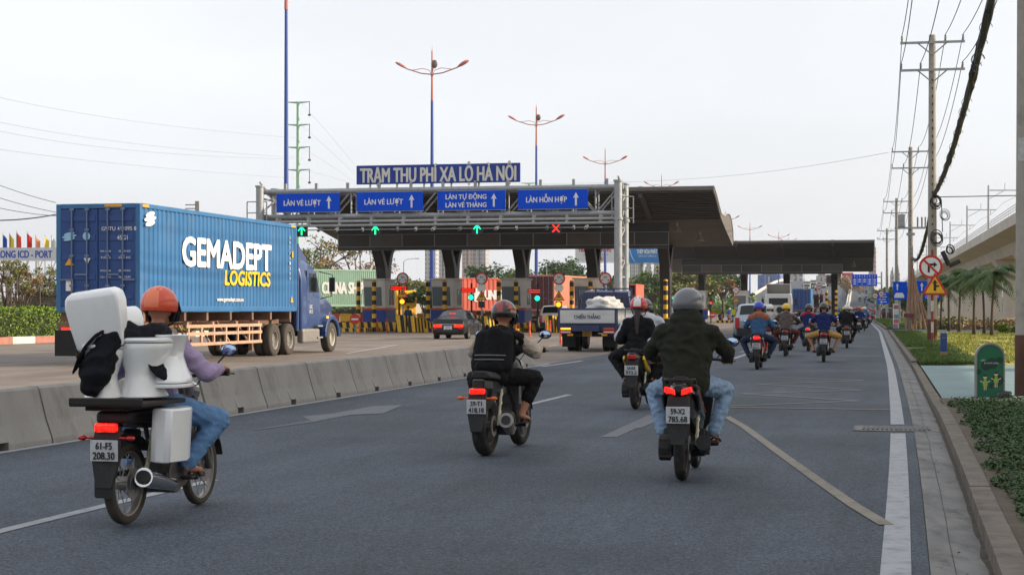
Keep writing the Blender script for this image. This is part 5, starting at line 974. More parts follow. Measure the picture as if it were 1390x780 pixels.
    b = MB(); b.loft([[(-w, y, z), (w, y, z), (w, y+.03, z), (-w, y+.03, z)] for w, y, z in ((.09, py+.05, pz+.16), (.105, py+.015, pz+.04), (.1, py+.01, pz-.08), (.085, py+.0, pz-.15), (.06, py-.015, pz-.26))]); b.build('mudguard', MATT, t, smooth='auto', bevel=.006)
    b = MB(); b.box((0, py-.004, pz), (.205, .006, .145)); pl = b.build('number_plate', PLATED, t, bevel=.002)
    if detail: text(plate[0], .12, .045, (0, py-.009, pz+.033), INK, pl, thick=.002, bold=.02); text(plate[1], .16, .048, (0, py-.009, pz-.034), INK, pl, thick=.002, bold=.02)
    for s in ((-1, 1) if kind != 'scooter' else ()):
        b = MB(); b.cyl((s*.08, py+.04, tz-.07), (s*.15, py+.03, tz-.07), .01, n=6); b.ball((s*.18, py+.03, tz-.07), (.035, .025, .02), 10); b.build('indicator', OIND if kind == 'naked' else LRED, t, smooth=True)
    # engine, exhaust, swing arm, shocks, pegs
    b = MB(); b.box((0, .62, .33), (.24, .3, .2)); b.cyl((-.16, .5, .3), (.16, .5, .3), .125, n=18); b.cyl((-.12, .68, .3), (.13, .68, .3), .1, n=16); b.cyl((0, .7, .36), (0, .84, .44), .075, n=12)
    for k in range(5): b.box((0, .70+.028*k, .365+.016*k), (.2, .012, .17), rot=(.5, 0, 0))
    if kind == 'scooter': b.box((-.14, .2, .29), (.11, .6, .17)); b.cyl((-.1, .0, .29), (-.2, .0, .29), .115, n=16); b.cyl((-.1, .46, .31), (-.21, .46, .31), .12, n=16); b.cyl((.1, .5, .3), (.2, .5, .3), .11, n=16)
    b.build('engine', ENG if kind != 'scooter' else MATT, t, bevel=.012)
    b = MB(); b.box((-.085, .28, .3), (.03, .6, .06)); b.box((.085, .28, .3), (.03, .6, .06)); b.build('swing_arm', MATT, t, bevel=.008)
    b = MB(); 
    if kind == 'naked': b.tube([(.1, .78, .25), (.14, .55, .2), (.16, .3, .24)], .024, 8); b.cyl((.16, .36, .25), (.215, .02, .365), .058, .08, 16); b.lathe([(.07, 0), (.07, .02), (.05, .02), (.045, -.05)], (0, 0, 0), n=2); 
    else: b.tube([(.08, .8, .3), (.12, .6, .2), (.15, .35, .24)], .02, 8); b.cyl((.16, .4, .25), (.2, -.14, .35), .05, .068, 14)
    b.build('exhaust', CHR if kind == 'old' else (RIM if kind == 'naked' else MATT), t, smooth='auto')
    if kind == 'old': b = MB(); b.cyl((.2, -.141, .3492), (.2015, -.158, .3522), .05, n=14); b.build('exhaust_tip', MATT, t)
    if kind == 'naked': b = MB(); b.cyl((.215, .022, .3645), (.2165, .012, .368), .05, n=14); b.build('exhaust_tip', BLACK, t)
    for s in ((1,) if kind == 'scooter' else (-1, 1)):
        b = MB(); pts = [(s*.125+.012*math.cos(a*9), .05+.12*a/2.2+.02*math.sin(a*9), .34+.3*a/2.2) for a in np.linspace(0, 2.2, 34)]; b.tube(pts, .008, 5); b.cyl((s*.125, .04, .31), (s*.125, .18, .68), .014, n=8); b.build('shock_absorber', mat('spring_pale', (196, 188, 160), .5, var=.05), t)
    b = MB()
    for s in (-1, 1): b.tube([(s*.26, hy+.05, hb), (s*.14, hy+.17, hb+.02), (s*.04, hy+.16, hb-.12), (s*.05, fy-.2, .6)], .006, 5)
    b.build('brake_cable', BLACK, t)
    if kind != 'scooter': b = MB(); b.prism([(-.06, .24), (.5, .26), (.52, .36), (-.04, .36)], -.135, -.11, 'x'); b.build('chain_guard', MATT, t, bevel=.01)
    for s in (-1, 1): b = MB(); b.cyl((s*.1, .62, .27), (s*.27, .62, .28), .016, n=8); b.cyl((s*.1, .2, .33), (s*.22, .2, .34), .014, n=8); b.build('footpeg', BLACK, t)
    return t
def rig(u, D, dth=0): return (uX(u, D), D, .012), -th(D)-R(dth)
# --- right front: grey helmet, olive jacket, pale jeans on a black scooter with twin lights
GH = mat('helmet_grey', (92, 94, 98), .3, .2, var=.06, coat=.4); OLIVE = cloth('olive', (38, 39, 31)); JEAN = mat('pale_denim', (128, 152, 178), .85, var=.22, scale=5, bump=.3, bscale=70, dirt=.3, dcol=(96, 122, 154)); BKC = cloth('black', (18, 18, 20)); BKN = cloth('black_knit', (15, 15, 17))
l, z = rig(926, 14.9, -1.5); bike('black scooter with two lit red tail lights under the rider in the olive jacket', l, z, 'scooter', BPL, None, twin=True)
rider('person in grey helmet, dark olive hooded jacket and pale jeans riding a black scooter', l, z, dict(hip=(0, .36, .86), neck=(.0, .46, 1.36), head=(0, .52, 1.515), feet=((-.23, .60, .33), (.24, .62, .33)), knee=.36, elbow=(.75, -.5, -.55)), OLIVE, JEAN, [GH], 'big', hood=True, seed=3, build=1.16, voxel=.011)
# --- centre: black and red helmet, black backpack, beige sleeves, bare ankles on a fat tyred bike
HB_ = mat('helmet_black_gloss', (26, 24, 26), .25, var=.05, coat=.6); HR_ = mat('helmet_dark_red', (150, 34, 34), .3, var=.1, coat=.5); BEIGE = cloth('beige', (172, 160, 144))
l, z = rig(659, 17.5, 2.5); bike('black naked motorcycle with fat rear tyre and orange indicators', l, z, 'naked', BPL, plate=('59-T1', '418.18'))
NP = dict(hip=(0, .36, .82), neck=(.02, .52, 1.26), head=(.03, .60, 1.43), hands=((-.34, 1.02, 1.07), (.34, 1.02, 1.07)), feet=((-.22, .62, .34), (.25, .62, .34)), knee=.42)
rider('person in black and red helmet with black clothes and beige sleeves on a naked motorcycle', l, z, NP, BKC, BKC, [HB_, HR_], 'patch', sleeves=BEIGE, seed=11, bare=.42, skirt=True, voxel=.011)
bp = vox('backpack', [('cap', (-.125, .22, .92), (-.12, .34, 1.2), .1, .09), ('cap', (.125, .22, .92), (.12, .34, 1.2), .1, .09), ('cap', (0, .2, .9), (0, .33, 1.24), .13, .1), ('cap', (-.08, .14, .9), (.08, .14, .9), .08), ('cap', (-.1, .19, .8), (.1, .19, .8), .09)], .012, BKN, .006, 9, 5); o = obj('backpack', bp, None, l, z); tag(o, 'black backpack worn by the rider with beige sleeves', 'backpack')
b = MB()
for zz in (.985, 1.03): b.tube([(-.17, .16+.1*(zz-.9), zz), (-.08, .055+.3*(zz-.95), zz+.005), (.08, .055+.3*(zz-.95), zz+.005), (.17, .16+.1*(zz-.9), zz)], .006, 5)
b.build('reflective_stripe', mat('grey_stripe', (120, 120, 124), .5, var=.05), o)
for s in (-1, 1): b = MB(); b.tube([(s*.13, .36, 1.26), (s*.13, .5, 1.33), (s*.12, .66, 1.24), (s*.13, .62, 1.0), (s*.15, .36, .92)], .02, 6); b.build('strap', BKN, o)
# --- left: loaded bike
l, z = rig(171, 11.85, 0); bike('old dusty motorcycle with spoked wheels carrying a tall load of toilets', l, z, 'old', MATT, plate=('61-F5', '208.30'))
LAV = cloth('lavender', (160, 142, 172)); DEN = mat('blue_denim', (92, 130, 172), .85, var=.15, scale=5, bump=.3, bscale=70); ORH = mat('helmet_orange', (206, 74, 42), .35, var=.08, scale=4, coat=.3); ORS = mat('helmet_orange_light', (226, 120, 84), .35, var=.05)
rider('person in orange helmet, lavender sleeves and jeans on the bike loaded with toilets', l, z, dict(hip=(-.03, .50, .82), neck=(-.05, .62, 1.30), head=(-.06, .68, 1.50), hands=((-.34, .94, 1.04), (.34, .94, 1.04)), feet=((-.22, .62, .32), (.22, .62, .32)), knee=.4, elbow=(.9, -.3, -.8)), LAV, DEN, [ORH, ORS], 'stripe', seed=21, voxel=.012)
CER = mat('white_ceramic', (236, 237, 236), .2, var=.03, scale=2, coat=.4, dirt=.12, dcol=(150, 146, 140)); SACK = cloth('black_sheet', (20, 21, 28))
Mz = Matrix.Rotation(z, 3, 'Z')
def lw(x, y, zz): return Vector(l)+Mz @ Vector((x, y, zz))
b = MB(); b.box((.03, .0, .0), (.54, .72, .03)); b.box((.03, -.35, .02), (.54, .03, .05)); b.box((0, 0, -.03), (.3, .6, .03)); o = b.build('load_board', mat('board_black', (36, 30, 27), .8, var=.2, scale=4), None, lw(0, -.02, .86), z, bevel=.006); tag(o, 'thin black board across the back of the loaded bike', 'board')
def toilet(label, c, rot, k, tank=True):
    t = thing('toilet', label, 'toilet', c, 0, 'white toilets tied on the bike'); t.rotation_euler = rot; t.scale = (k, k, k)
    def ring(w, l0, l1, zz, n=20): return [(w*math.cos(2*PI*i/n), (l1 if math.sin(2*PI*i/n) > 0 else l0)*math.sin(2*PI*i/n), zz) for i in range(n)]
    b = MB(); b.loft([ring(.155, .2, .27, 0), ring(.145, .19, .24, .03), ring(.115, .17, .16, .12), ring(.11, .16, .15, .18), ring(.14, .18, .24, .27), ring(.18, .2, .33, .35), ring(.19, .2, .36, .385), ring(.185, .195, .355, .40), ring(.13, .13, .28, .40), ring(.1, .1, .2, .30), ring(.05, .05, .1, .24)]); b.build('bowl', CER, t, smooth='auto', bevel=.006)
    b = MB(); b.loft([ring(.195, .2, .37, .405), ring(.2, .21, .375, .42), ring(.195, .2, .37, .435), ring(.17, .18, .34, .44)]); b.build('lid', CER, t, smooth='auto')
    if tank: b = MB(); b.loft([[(-w, -.4, zz), (w, -.4, zz), (w, -.21, zz), (w*.7, -.19, zz), (-w*.7, -.19, zz), (-w, -.21, zz)] for w, zz in ((.17, .36), (.2, .5), (.215, .76), (.2, .78))]); b.build('tank', CER, t, smooth='auto', bevel=.02, bseg=2)
    return t
toilet('white toilet standing upright on the right side of the bike load', lw(.1, .06, .895), (0, 0, z+R(-8)), .95, False)
toilet('white toilet turned upside down at the front of the bike load', lw(.2, .3, 1.33), (R(180), 0, z+R(20)), .85, False)
toilet('white toilet at the rear left of the bike load', lw(-.13, -.08, .895), (0, 0, z+R(35)), .85, False)
toilet('white toilet lying on top of the bike load', lw(-.06, .22, 1.38), (R(-78), R(10), z+R(160)), .8, False)
b = MB(); b.loft([[(-.2*k, -.1*k2, zz), (.2*k, -.1*k2, zz), (.2*k, .1*k2, zz), (-.2*k, .1*k2, zz)] for k, k2, zz in ((.95, .9, -.22), (1.05, 1.1, -.05), (1.12, 1.25, .12), (1.05, 1.2, .2), (.8, .9, .23))]); o = b.build('toilet_tank', CER, None, lw(-.14, -.14, 1.44), z, smooth='auto', bevel=.03, bseg=3); o.rotation_euler = (R(6), R(-8), z+R(10)); o.scale = (.86, .86, .9); tag(o, 'white rounded toilet tank at the top rear of the bike load', 'toilet tank')
b = MB(); b.loft([[(-.02, -.19, zz), (.02, -.19, zz), (.035, .0, zz), (.02, .19, zz), (-.02, .19, zz), (-.015, 0, zz)] for zz in (-.19, .0, .19)]); o = b.build('toilet_tank', CER, None, lw(.27, .16, .63), z, smooth='auto', bevel=.012, bseg=2); o.rotation_euler = (0, R(3), z+R(4)); o.scale = (3.6, 1.12, 1); tag(o, 'white upright box shaped tank hanging on the right flank of the bike', 'toilet tank')
b = MB(); sec = []
for i in range(15):
    k = i/14; x = -.24+.56*k; zz = 1.08+.3*math.sin(PI*min(1, k*1.25))**.8-.12*max(0, k-.8)*3; y = -.2+.4*k
    sec.append([(x, y-.13-.04*math.sin(9*k), zz), (x, y-.02, zz+.06+.015*math.sin(14*k)), (x, y+.12, zz+.03), (x, y+.11, zz+.015), (x, y-.02, zz+.035), (x, y-.12-.04*math.sin(9*k), zz-.02)])
b.loft(sec); o = b.build('black_sheet', SACK, None, l, z, smooth=True); tag(o, 'black cloth strap slung over the white toilets on the bike', 'cloth')
sack = obj('cloth_bundle', vox('cloth_bundle', [('cap', (-.11, -.24, 1.08), (-.04, -.14, 1.3), .11, .09), ('cap', (-.04, -.14, 1.3), (.14, .22, 1.36), .08, .055), ('cap', (.14, .22, 1.36), (.04, .5, 1.33), .055, .07), ('cap', (-.13, -.26, .98), (-.1, -.22, 1.15), .07, .1)], .014, SACK, .02, 8, 9), None, l, z); tag(sack, 'black cloth bundle wedged between the toilets on the bike', 'bundle')
# --- red helmet pillion pair
RH = mat('helmet_red', (190, 30, 32), .3, var=.05, coat=.5); WS = mat('helmet_white', (214, 212, 208), .4, var=.04); WSH = cloth('white', (186, 190, 198)); YB = mat('bike_yellow', (206, 166, 28), .35, var=.06, coat=.4)
l, z = rig(863, 25.6, 2); bike('black and yellow scooter carrying two people, ahead of the grey helmet', l, z, 'scooter', BPL, YB, plate=('54-K8', '973.3'), lit=False)
rider('person in white shirt driving the black and yellow scooter, mostly hidden by the passenger', l, z, dict(hip=(0, .58, .84), neck=(0, .66, 1.38), head=(0, .72, 1.50)), WSH, BKC, [HB_], seed=31, build=1.3, voxel=.016)
rider('person in red helmet with white stripes and black clothes, long hair, riding pillion', l, z, dict(hip=(0, .14, .92), neck=(0, .22, 1.36), head=(0, .26, 1.53), hands=((-.18, .48, 1.0), (.18, .48, 1.0)), feet=((-.2, .26, .42), (.22, .28, .42)), knee=.7), BKC, BKC, [RH, WS], 'stripe', seed=33, hair=True, build=.84, voxel=.014, visor=False)
# --- riders further on
RP = mat('bike_red', (168, 26, 32), .3, var=.05, coat=.5); SPB = mat('bike_silver', (140, 142, 146), .35, .4, var=.05); BLUH = mat('helmet_blue', (28, 48, 170), .3, var=.08, coat=.5); YH = mat('helmet_yellow', (216, 180, 24), .35, var=.05, coat=.3); NAVYC = cloth('navy', (24, 36, 84)); BRLE = mat('brown_leather', (62, 44, 42), .45, var=.35, scale=8, bump=.5, bscale=14); MAR = cloth('maroon', (84, 38, 30)); BLJ = cloth('steel_blue', (52, 84, 120)); BRS = cloth('rust', (150, 92, 66)); KHA = cloth('khaki', (168, 132, 72)); DNAVY = cloth('dark_denim', (32, 42, 62)); WHH = mat('helmet_ivory', (206, 200, 186), .4, var=.05)
l, z = rig(1028, 42.5); pA = bike('red underbone motorcycle under the rider with the blue helmet', l, z, 'scooter', RP, SPB, plate=('59-C3', '064.27'))
o = rider('person in blue helmet and steel blue jacket with rust hood on a red motorcycle', l, z, dict(feet=((-.26, .55, .3), (.26, .55, .3)), knee=.6), BLJ, DNAVY, [BLUH], hood=False, seed=41, shoe=BLACK, voxel=.016)
obj('hood', vox('hood', [('cap', (-.17, .5, 1.3), (.17, .5, 1.3), .102), ('cap', (-.06, .45, 1.38), (.06, .45, 1.38), .085), ('cap', (-.1, .47, 1.33), (.1, .47, 1.33), .1)], .016, BRS, .008, 11, 4), o)
l, z = rig(1066, 54.5); pB = bike('black scooter under the rider with the yellow helmet', l, z, 'scooter', BPL, MATT, plate=('59-S2', '331.90'), lit=False)
rider('person in yellow helmet, brown leather jacket and maroon trousers on a black scooter', l, z, dict(knee=.7, elbow=(1.1, -.4, -.4)), BRLE, MAR, [YH], seed=43, shoe=mat('shoe_white', (190, 190, 186), .6, var=.1), build=1.12, voxel=.016)
l, z = rig(1097, 61); bike('grey scooter with a lit tail light beside the rider in the navy shirt', l, z, 'scooter', SPB, BPL, plate=('50-N1', '812.44'))
o = rider('person in black helmet and navy jacket with red shoulders on a grey scooter', l, z, dict(), NAVYC, DNAVY, [HB_], seed=45, shoe=BLACK, voxel=.016)
obj('shoulder_yoke', vox('shoulder_yoke', [('cap', (-.17, .505, 1.3), (.17, .505, 1.3), .096), ('cap', (-.1, .49, 1.33), (.1, .49, 1.33), .08)], .016, cloth('red', (160, 32, 36)), .006, 11, 4), o)
l, z = rig(1118, 48.5, -1); bike('black motorcycle under the rider in navy shirt and shorts', l, z, 'scooter', BPL, RP, plate=('59-P1', '550.16'), lit=False)
rider('person in black helmet, navy T-shirt and khaki and navy shorts with bare legs', l, z, dict(knee=.9, feet=((-.28, .56, .3), (.28, .56, .3)), elbow=(1.1, -.3, -.4)), NAVYC, KHA, [HB_], seed=47, short=True, bare=1, voxel=.016)
l, z = rig(1149.5, 66); bike('maroon scooter under the rider in the fuzzy black coat', l, z, 'scooter', mat('bike_maroon', (98, 40, 40), .35, var=.05, coat=.4), SPB, plate=('59-B1', '207.55'), lit=False)
rider('person in ivory helmet and fuzzy black coat on a maroon scooter', l, z, dict(knee=.6), BKN, BKC, [WHH], seed=49, shoe=BLACK, build=1.1, voxel=.018)
l, z = rig(1044, 63); bike('dark scooter half hidden behind the blue helmet rider', l, z, 'scooter', BPL, MATT, plate=('59-L2', '118.09'), lit=False)
PR0 = rider('person in white helmet and pale patterned shirt half hidden behind the blue helmet rider', l, z, dict(), mat('cloth_pattern', (164, 162, 158), .9, var=.45, scale=14), BKC, [WS], seed=51, shoe=BLACK, voxel=.02)
# --- the crowd beyond: copies with their own clothes
CR = {k: cloth(k, c) for k, c in dict(red=(168, 36, 36), grey=(120, 122, 126), teal=(46, 104, 110), white_far=(186, 188, 192), pink=(186, 110, 122), green=(60, 96, 58), orange=(190, 96, 42), denim=(64, 90, 130), tan=(140, 116, 88), plum=(84, 46, 88)).items()}
CR.update(black=BKC, navy=NAVYC, brown=BRLE, blue=BLJ)
HC = dict(red=RH, white=WS, black=HB_, blue=BLUH, yellow=YH, grey=GH, orange=ORH)
bproto = bike('x', (0, -60, 0), 0, 'scooter', BPL, BPL, detail=False, lit=False, n=14); bproto_on = None
pproto = rider('x', (0, -60, 0), 0, dict(), CR['grey'], BKC, [HB_], voxel=.03, shoe=BLACK, visor=False)
BP_ = dict(red=RP, black=BPL, silver=SPB, blue=mat('bike_blue', (36, 62, 140), .35, var=.05, coat=.4), white=mat('bike_white', (190, 190, 188), .35, var=.05, coat=.4))
crowd = [(1166, 110, 'navy', 'red', 'black', 'near the front of the crowd'), (1173.5, 119, 'denim', 'white', 'silver', 'near the front of the crowd'), (1155, 126, 'grey', 'white', 'white', 'behind the fuzzy black coat'), (1180.5, 170, 'grey', 'red', 'red', 'on the right of the crowd'), (1186.8, 262, 'red', 'red', 'black', 'alone by the right kerb'), (1145, 132, 'black', 'yellow', 'black', 'left in the crowd'),
         (1160, 150, 'plum', 'red', 'black', 'in the crowd'), (1169, 158, 'black', 'blue', 'red', 'in the crowd'), (1150, 165, 'teal', 'white', 'black', 'in the crowd'), (1176, 200, 'navy', 'grey', 'black', 'in the crowd'), (1165, 205, 'red', 'white', 'blue', 'in the crowd'), (1157, 196, 'tan', 'black', 'silver', 'in the crowd'), (1143, 178, 'green', 'black', 'black', 'at the left of the crowd'), (1139, 210, 'navy', 'blue', 'red', 'at the left of the crowd'), (1171, 240, 'pink', 'white', 'white', 'far in the crowd'), (1162, 250, 'black', 'red', 'black', 'far in the crowd'), (1154, 262, 'orange', 'black', 'blue', 'far in the crowd'), (1178, 290, 'white_far', 'blue', 'black', 'far in the crowd'), (1168, 310, 'brown', 'yellow', 'silver', 'far in the crowd'), (1147, 285, 'grey', 'blue', 'red', 'far left in the crowd'), (1173, 330, 'green', 'red', 'black', 'at the ramp foot'),
         (1167, 480, 'black', 'white', 'black', 'lowest on the flyover, left'), (1174, 470, 'navy', 'red', 'red', 'lowest on the flyover, right'), (1167, 545, 'grey', 'black', 'black', 'half way up the flyover, left'), (1171, 555, 'red', 'white', 'silver', 'half way up the flyover, middle'), (1176, 540, 'black', 'blue', 'black', 'half way up the flyover, right'), (1165, 640, 'tan', 'black', 'black', 'near the flyover crest, left'), (1173, 650, 'navy', 'white', 'black', 'near the flyover crest, middle'), (1177, 635, 'denim', 'red', 'black', 'near the flyover crest, right'),
         (1163, 140, 'teal', 'black', 'red', 'tucked in the crowd'), (1171, 142, 'grey', 'yellow', 'black', 'tucked in the crowd'), (1157, 172, 'brown', 'red', 'silver', 'tucked in the crowd'), (1147, 155, 'white_far', 'red', 'black', 'tucked in the crowd'), (1152, 205, 'denim', 'grey', 'black', 'deep in the crowd'), (1161, 222, 'orange', 'white', 'red', 'deep in the crowd'), (1174, 225, 'black', 'white', 'black', 'deep in the crowd'), (1145, 235, 'red', 'blue', 'silver', 'deep in the crowd'), (1168, 270, 'tan', 'red', 'black', 'deep in the crowd'), (1182, 230, 'navy', 'yellow', 'white', 'right in the crowd'), (1158, 320, 'plum', 'white', 'black', 'far back in the crowd'), (1150, 325, 'black', 'grey', 'blue', 'far back in the crowd'),
         (978, 205, 'black', 'black', 'black', 'left of the far toll booth'), (990, 212, 'denim', 'white', 'silver', 'by the fat orange post')]
for i, (u, D, jc, hc, bc, wh) in enumerate(crowd):
    lz = (ramp(D)+.02) if D > 335 else .012; loc = (uX(u, D), D, lz); rz = -th(D); jn = jc.replace('white_far', 'white')
    place(bproto, i == 0, loc, rz, f'{bc} scooter of the rider in {jn} with {hc} helmet, {wh}', **({} if i == 0 else dict(override={'body_panel': BP_[bc], 'leg_shield': BP_[bc], 'front_fender': BP_[bc], **({'tail_light': LON} if i % 3 == 0 else {})})))
    if i == 0:
        for ch in pproto.children:
            st = ch.name.split('.')[0]; mm = {'jacket': CR[jc], 'helmet': HC[hc]}.get(st)
            if mm: ch.material_slots[0].link = 'OBJECT'; ch.material_slots[0].material = mm
        place(pproto, True, loc, rz, f'person in {jn} top and {hc} helmet riding {wh}')
    else: dup(pproto, loc, rz, f'person in {jn} top and {hc} helmet riding {wh}', 'riders beyond the toll plaza', {'jacket': CR[jc], 'helmet': HC[hc], 'trousers': [BKC, DNAVY, DEN, MAR][i % 4]})
pproto['group'] = 'riders beyond the toll plaza'
# ------------------------------------------------------------------ vegetation
def leafmat(name, c, isl=.45, rough=.6): 
    m = mat(name, c, rough, var=.25, scale=.35, island=isl, spec=.3); return m
LF = dict(dark=leafmat('leaf_dark_green', (58, 82, 40)), mid=leafmat('leaf_green', (82, 106, 46)), olive=leafmat('leaf_olive', (112, 114, 62)), dry=leafmat('leaf_dry_brown', (134, 110, 70)), hedge=leafmat('leaf_hedge', (104, 126, 40)), palm=leafmat('leaf_palm', (70, 92, 48)), cover=leafmat('leaf_ground_cover', (42, 70, 26)), grass=leafmat('grass_blade', (78, 100, 40)), lawn=leafmat('sunlit_lawn_blade', (138, 140, 56)))  # lawn blades yellowed in colour for the low sun on them
BARK = mat('bark', (88, 76, 64), .95, var=.3, scale=4, bump=.6, bscale=14); PBARK = mat('palm_bark', (84, 70, 56), .95, var=.25, scale=3, bump=.6, bscale=10)
def quads(P, size, rg, flat=0.0, aspect=.55):
    n = len(P); a = rg.normal(size=(n, 3)); a /= np.linalg.norm(a, axis=1)[:, None]; b = rg.normal(size=(n, 3)); 
    if flat: a[:, 2] *= (1-flat); b[:, 2] *= (1-flat)
    b -= a*(a*b).sum(1)[:, None]; b /= np.linalg.norm(b, axis=1)[:, None]+1e-9; s = size*rg.uniform(.6, 1.35, (n, 1)); A = a*s; B_ = b*s*aspect
    Vt = np.stack([P-A, P+B_*.9-A*.1, P+A, P-B_*.9-A*.1], 1).reshape(-1, 3); return Vt, np.arange(4*n).reshape(-1, 4)
def clump_pts(centres, radii, n, rg, squash=.75):
    w = np.array(radii)**2.2; k = rg.choice(len(centres), n, p=w/w.sum()); d = rg.normal(size=(n, 3)); d /= np.linalg.norm(d, axis=1)[:, None]
    r = rg.uniform(0, 1, (n, 1))**.45; p = np.array(centres)[k]+d*r*np.array(radii)[k][:, None]*np.array([1, 1, squash]); return p
def tree(label, u, D, h, cw, leaf, n=1800, seed=0, size=.28, trunk=.35, sparse=False, group='trees beyond the toll plaza', z0=0, lean=0):
    rg = np.random.default_rng(seed+100); rd = random.Random(seed); t = thing('tree', label, 'tree', (uX(u, D), D, z0), rd.uniform(0, 6), group); zt = h*trunk
    b = MB(); tops = []; R0 = .035*h
    b.tube([(0, 0, -.1), (.04*h*rd.uniform(-1, 1), .03*h*rd.uniform(-1, 1), zt*.6), (.05*h*rd.uniform(-1, 1), 0, zt)], [R0, R0*.75, R0*.62], 8); base = b.v[-1] and V(0, 0, zt)
    nl = 9 if not sparse else 12; cs = []; rs = []
    for i in range(nl):
        a = 2*PI*i/nl+rd.uniform(-.4, .4); rr0 = cw/2*rd.uniform(.35, .85) if i else .05; e = V(rr0*math.cos(a), rr0*math.sin(a), h*rd.uniform(.52, .9) if i else h*.88); m = base.lerp(e, .5)+V(rd.uniform(-.3, .3), rd.uniform(-.3, .3), rd.uniform(-.2, .5)); s0 = V(0, 0, zt*rd.uniform(.75, 1))
        b.tube([s0, m, e], [R0*.5, R0*.3, R0*.1], 6)
        for q in range(3): f = e+V(rd.uniform(-1, 1), rd.uniform(-1, 1), rd.uniform(-.3, .6))*cw*.14; b.tube([m.lerp(e, .5), f], [R0*.16, R0*.05], 4); cs.append(tuple(f)); rs.append(cw*rd.uniform(.07, .13)*(.75 if sparse else 1.25))
        cs.append(tuple(e)); rs.append(cw*rd.uniform(.1, .17)*(.7 if sparse else 1.2))
    b.build('trunk', BARK, t, smooth=True); Vt, Fq = quads(clump_pts(cs, rs, n, rg), size, rg, .25); raw('crown', Vt, Fq, LF[leaf], t); return t
tr = [(436, 172, 9.6, 8.0, 'olive', 1500, 1, 1, 'sparse olive tree with bare limbs behind the blue truck cab'), (487, 168, 8.6, 8.5, 'dry', 1400, 1, 2, 'sparse brownish tree above the green container end'), (418, 180, 8.5, 6, 'mid', 1200, 1, 3, 'thin green tree just right of the big blue container'),
      (668, 290, 7.5, 8, 'dark', 1800, 0, 4, 'dark tree right of the second pale tower'), (690, 300, 7.0, 7, 'mid', 1500, 0, 5, 'green tree between the third column and the coral container'), (705, 280, 5.5, 6, 'olive', 1200, 0, 6, 'low olive tree beside the third canopy column'), (752, 270, 8.0, 9, 'dark', 2200, 0, 7, 'round dark tree above the rust red container'), (775, 285, 8.4, 9, 'dark', 2200, 0, 8, 'round dark tree right of the rust red container'), (793, 300, 6, 6, 'olive', 1000, 1, 9, 'thin olive tree below the white billboard'),
      (862, 300, 5.5, 7, 'mid', 1200, 0, 10, 'green tree below the blue billboard'), (884, 290, 7, 7.5, 'mid', 1600, 0, 11, 'tall green tree left of the right canopy column'), (914, 285, 6.6, 7, 'olive', 1500, 0, 12, 'olive tree just right of the right canopy column'), (932, 290, 7.8, 8, 'olive', 1900, 0, 13, 'large olive tree behind the grey helmet'), (948, 300, 7.0, 7, 'mid', 1500, 0, 14, 'green tree above the far toll booth'), (966, 305, 7.6, 6, 'dry', 1500, 0, 15, 'brownish tree right of the far toll booth'), (981, 310, 8.0, 7, 'dark', 1700, 0, 16, 'dark tree left of the flyover start'), (845, 310, 6.0, 7, 'dark', 1300, 0, 17, 'dark tree behind the gantry column'), (648, 300, 5, 6, 'olive', 1000, 0, 18, 'low olive tree left of the second pale tower foot'), (566, 290, 5.5, 7, 'olive', 1200, 0, 19, 'olive tree behind the first height limit sign'), (548, 310, 6.2, 7, 'mid', 1300, 0, 20, 'green tree left of the blue lamp mast'), (577, 134, 3.4, 2.4, 'dark', 900, 0, 21, 'small dark bushy tree left of the second toll booth')]
for u, D, h, cw, lf, n, sp, sd, lab in tr:
    if D > 250 and not sp: h *= 1.18; cw *= 1.3; n = int(n*1.7)
    tree(lab, u, D, h, cw, lf, n, sd, .3 if D > 200 else .16, .38 if not sp else .42, bool(sp))
for i, (u, D, h, cw, lf, lab) in enumerate(((1225, 320, 5, 6, 'mid', 'green tree beyond the blue signs at the right'), (1209, 380, 6, 7, 'olive', 'olive tree at the far end of the right verge'), (1255, 210, 4.5, 5, 'dark', 'dark tree behind the red and white sign post'), (1244, 240, 4, 5, 'mid', 'low green tree behind the wooden stakes'), (1150, 520, 7, 12, 'dry', 'dry brown tree beside the flyover parapet'))): tree(lab, u, D, h, cw, lf, 1500, 40+i, .3, group='trees right of the road', z0=ramp(D)-1 if u == 1150 else 0)
for i, (u, D, h, cw, lf, lab) in enumerate(((8, 96, 4.6, 3.4, 'olive', 'thin olive shrub tree at the far left behind the hedge'), (28, 99, 4.3, 3.2, 'dry', 'thin brownish shrub tree below the flags'), (52, 103, 4.4, 3.4, 'olive', 'thin olive shrub tree beside the dark shed'), (70, 110, 3.8, 3, 'mid', 'green shrub tree just left of the blue container doors'))): tree(lab, u, D, h, cw, lf, 1500, 60+i, .085, .25, True, 'shrub trees behind the hedge')
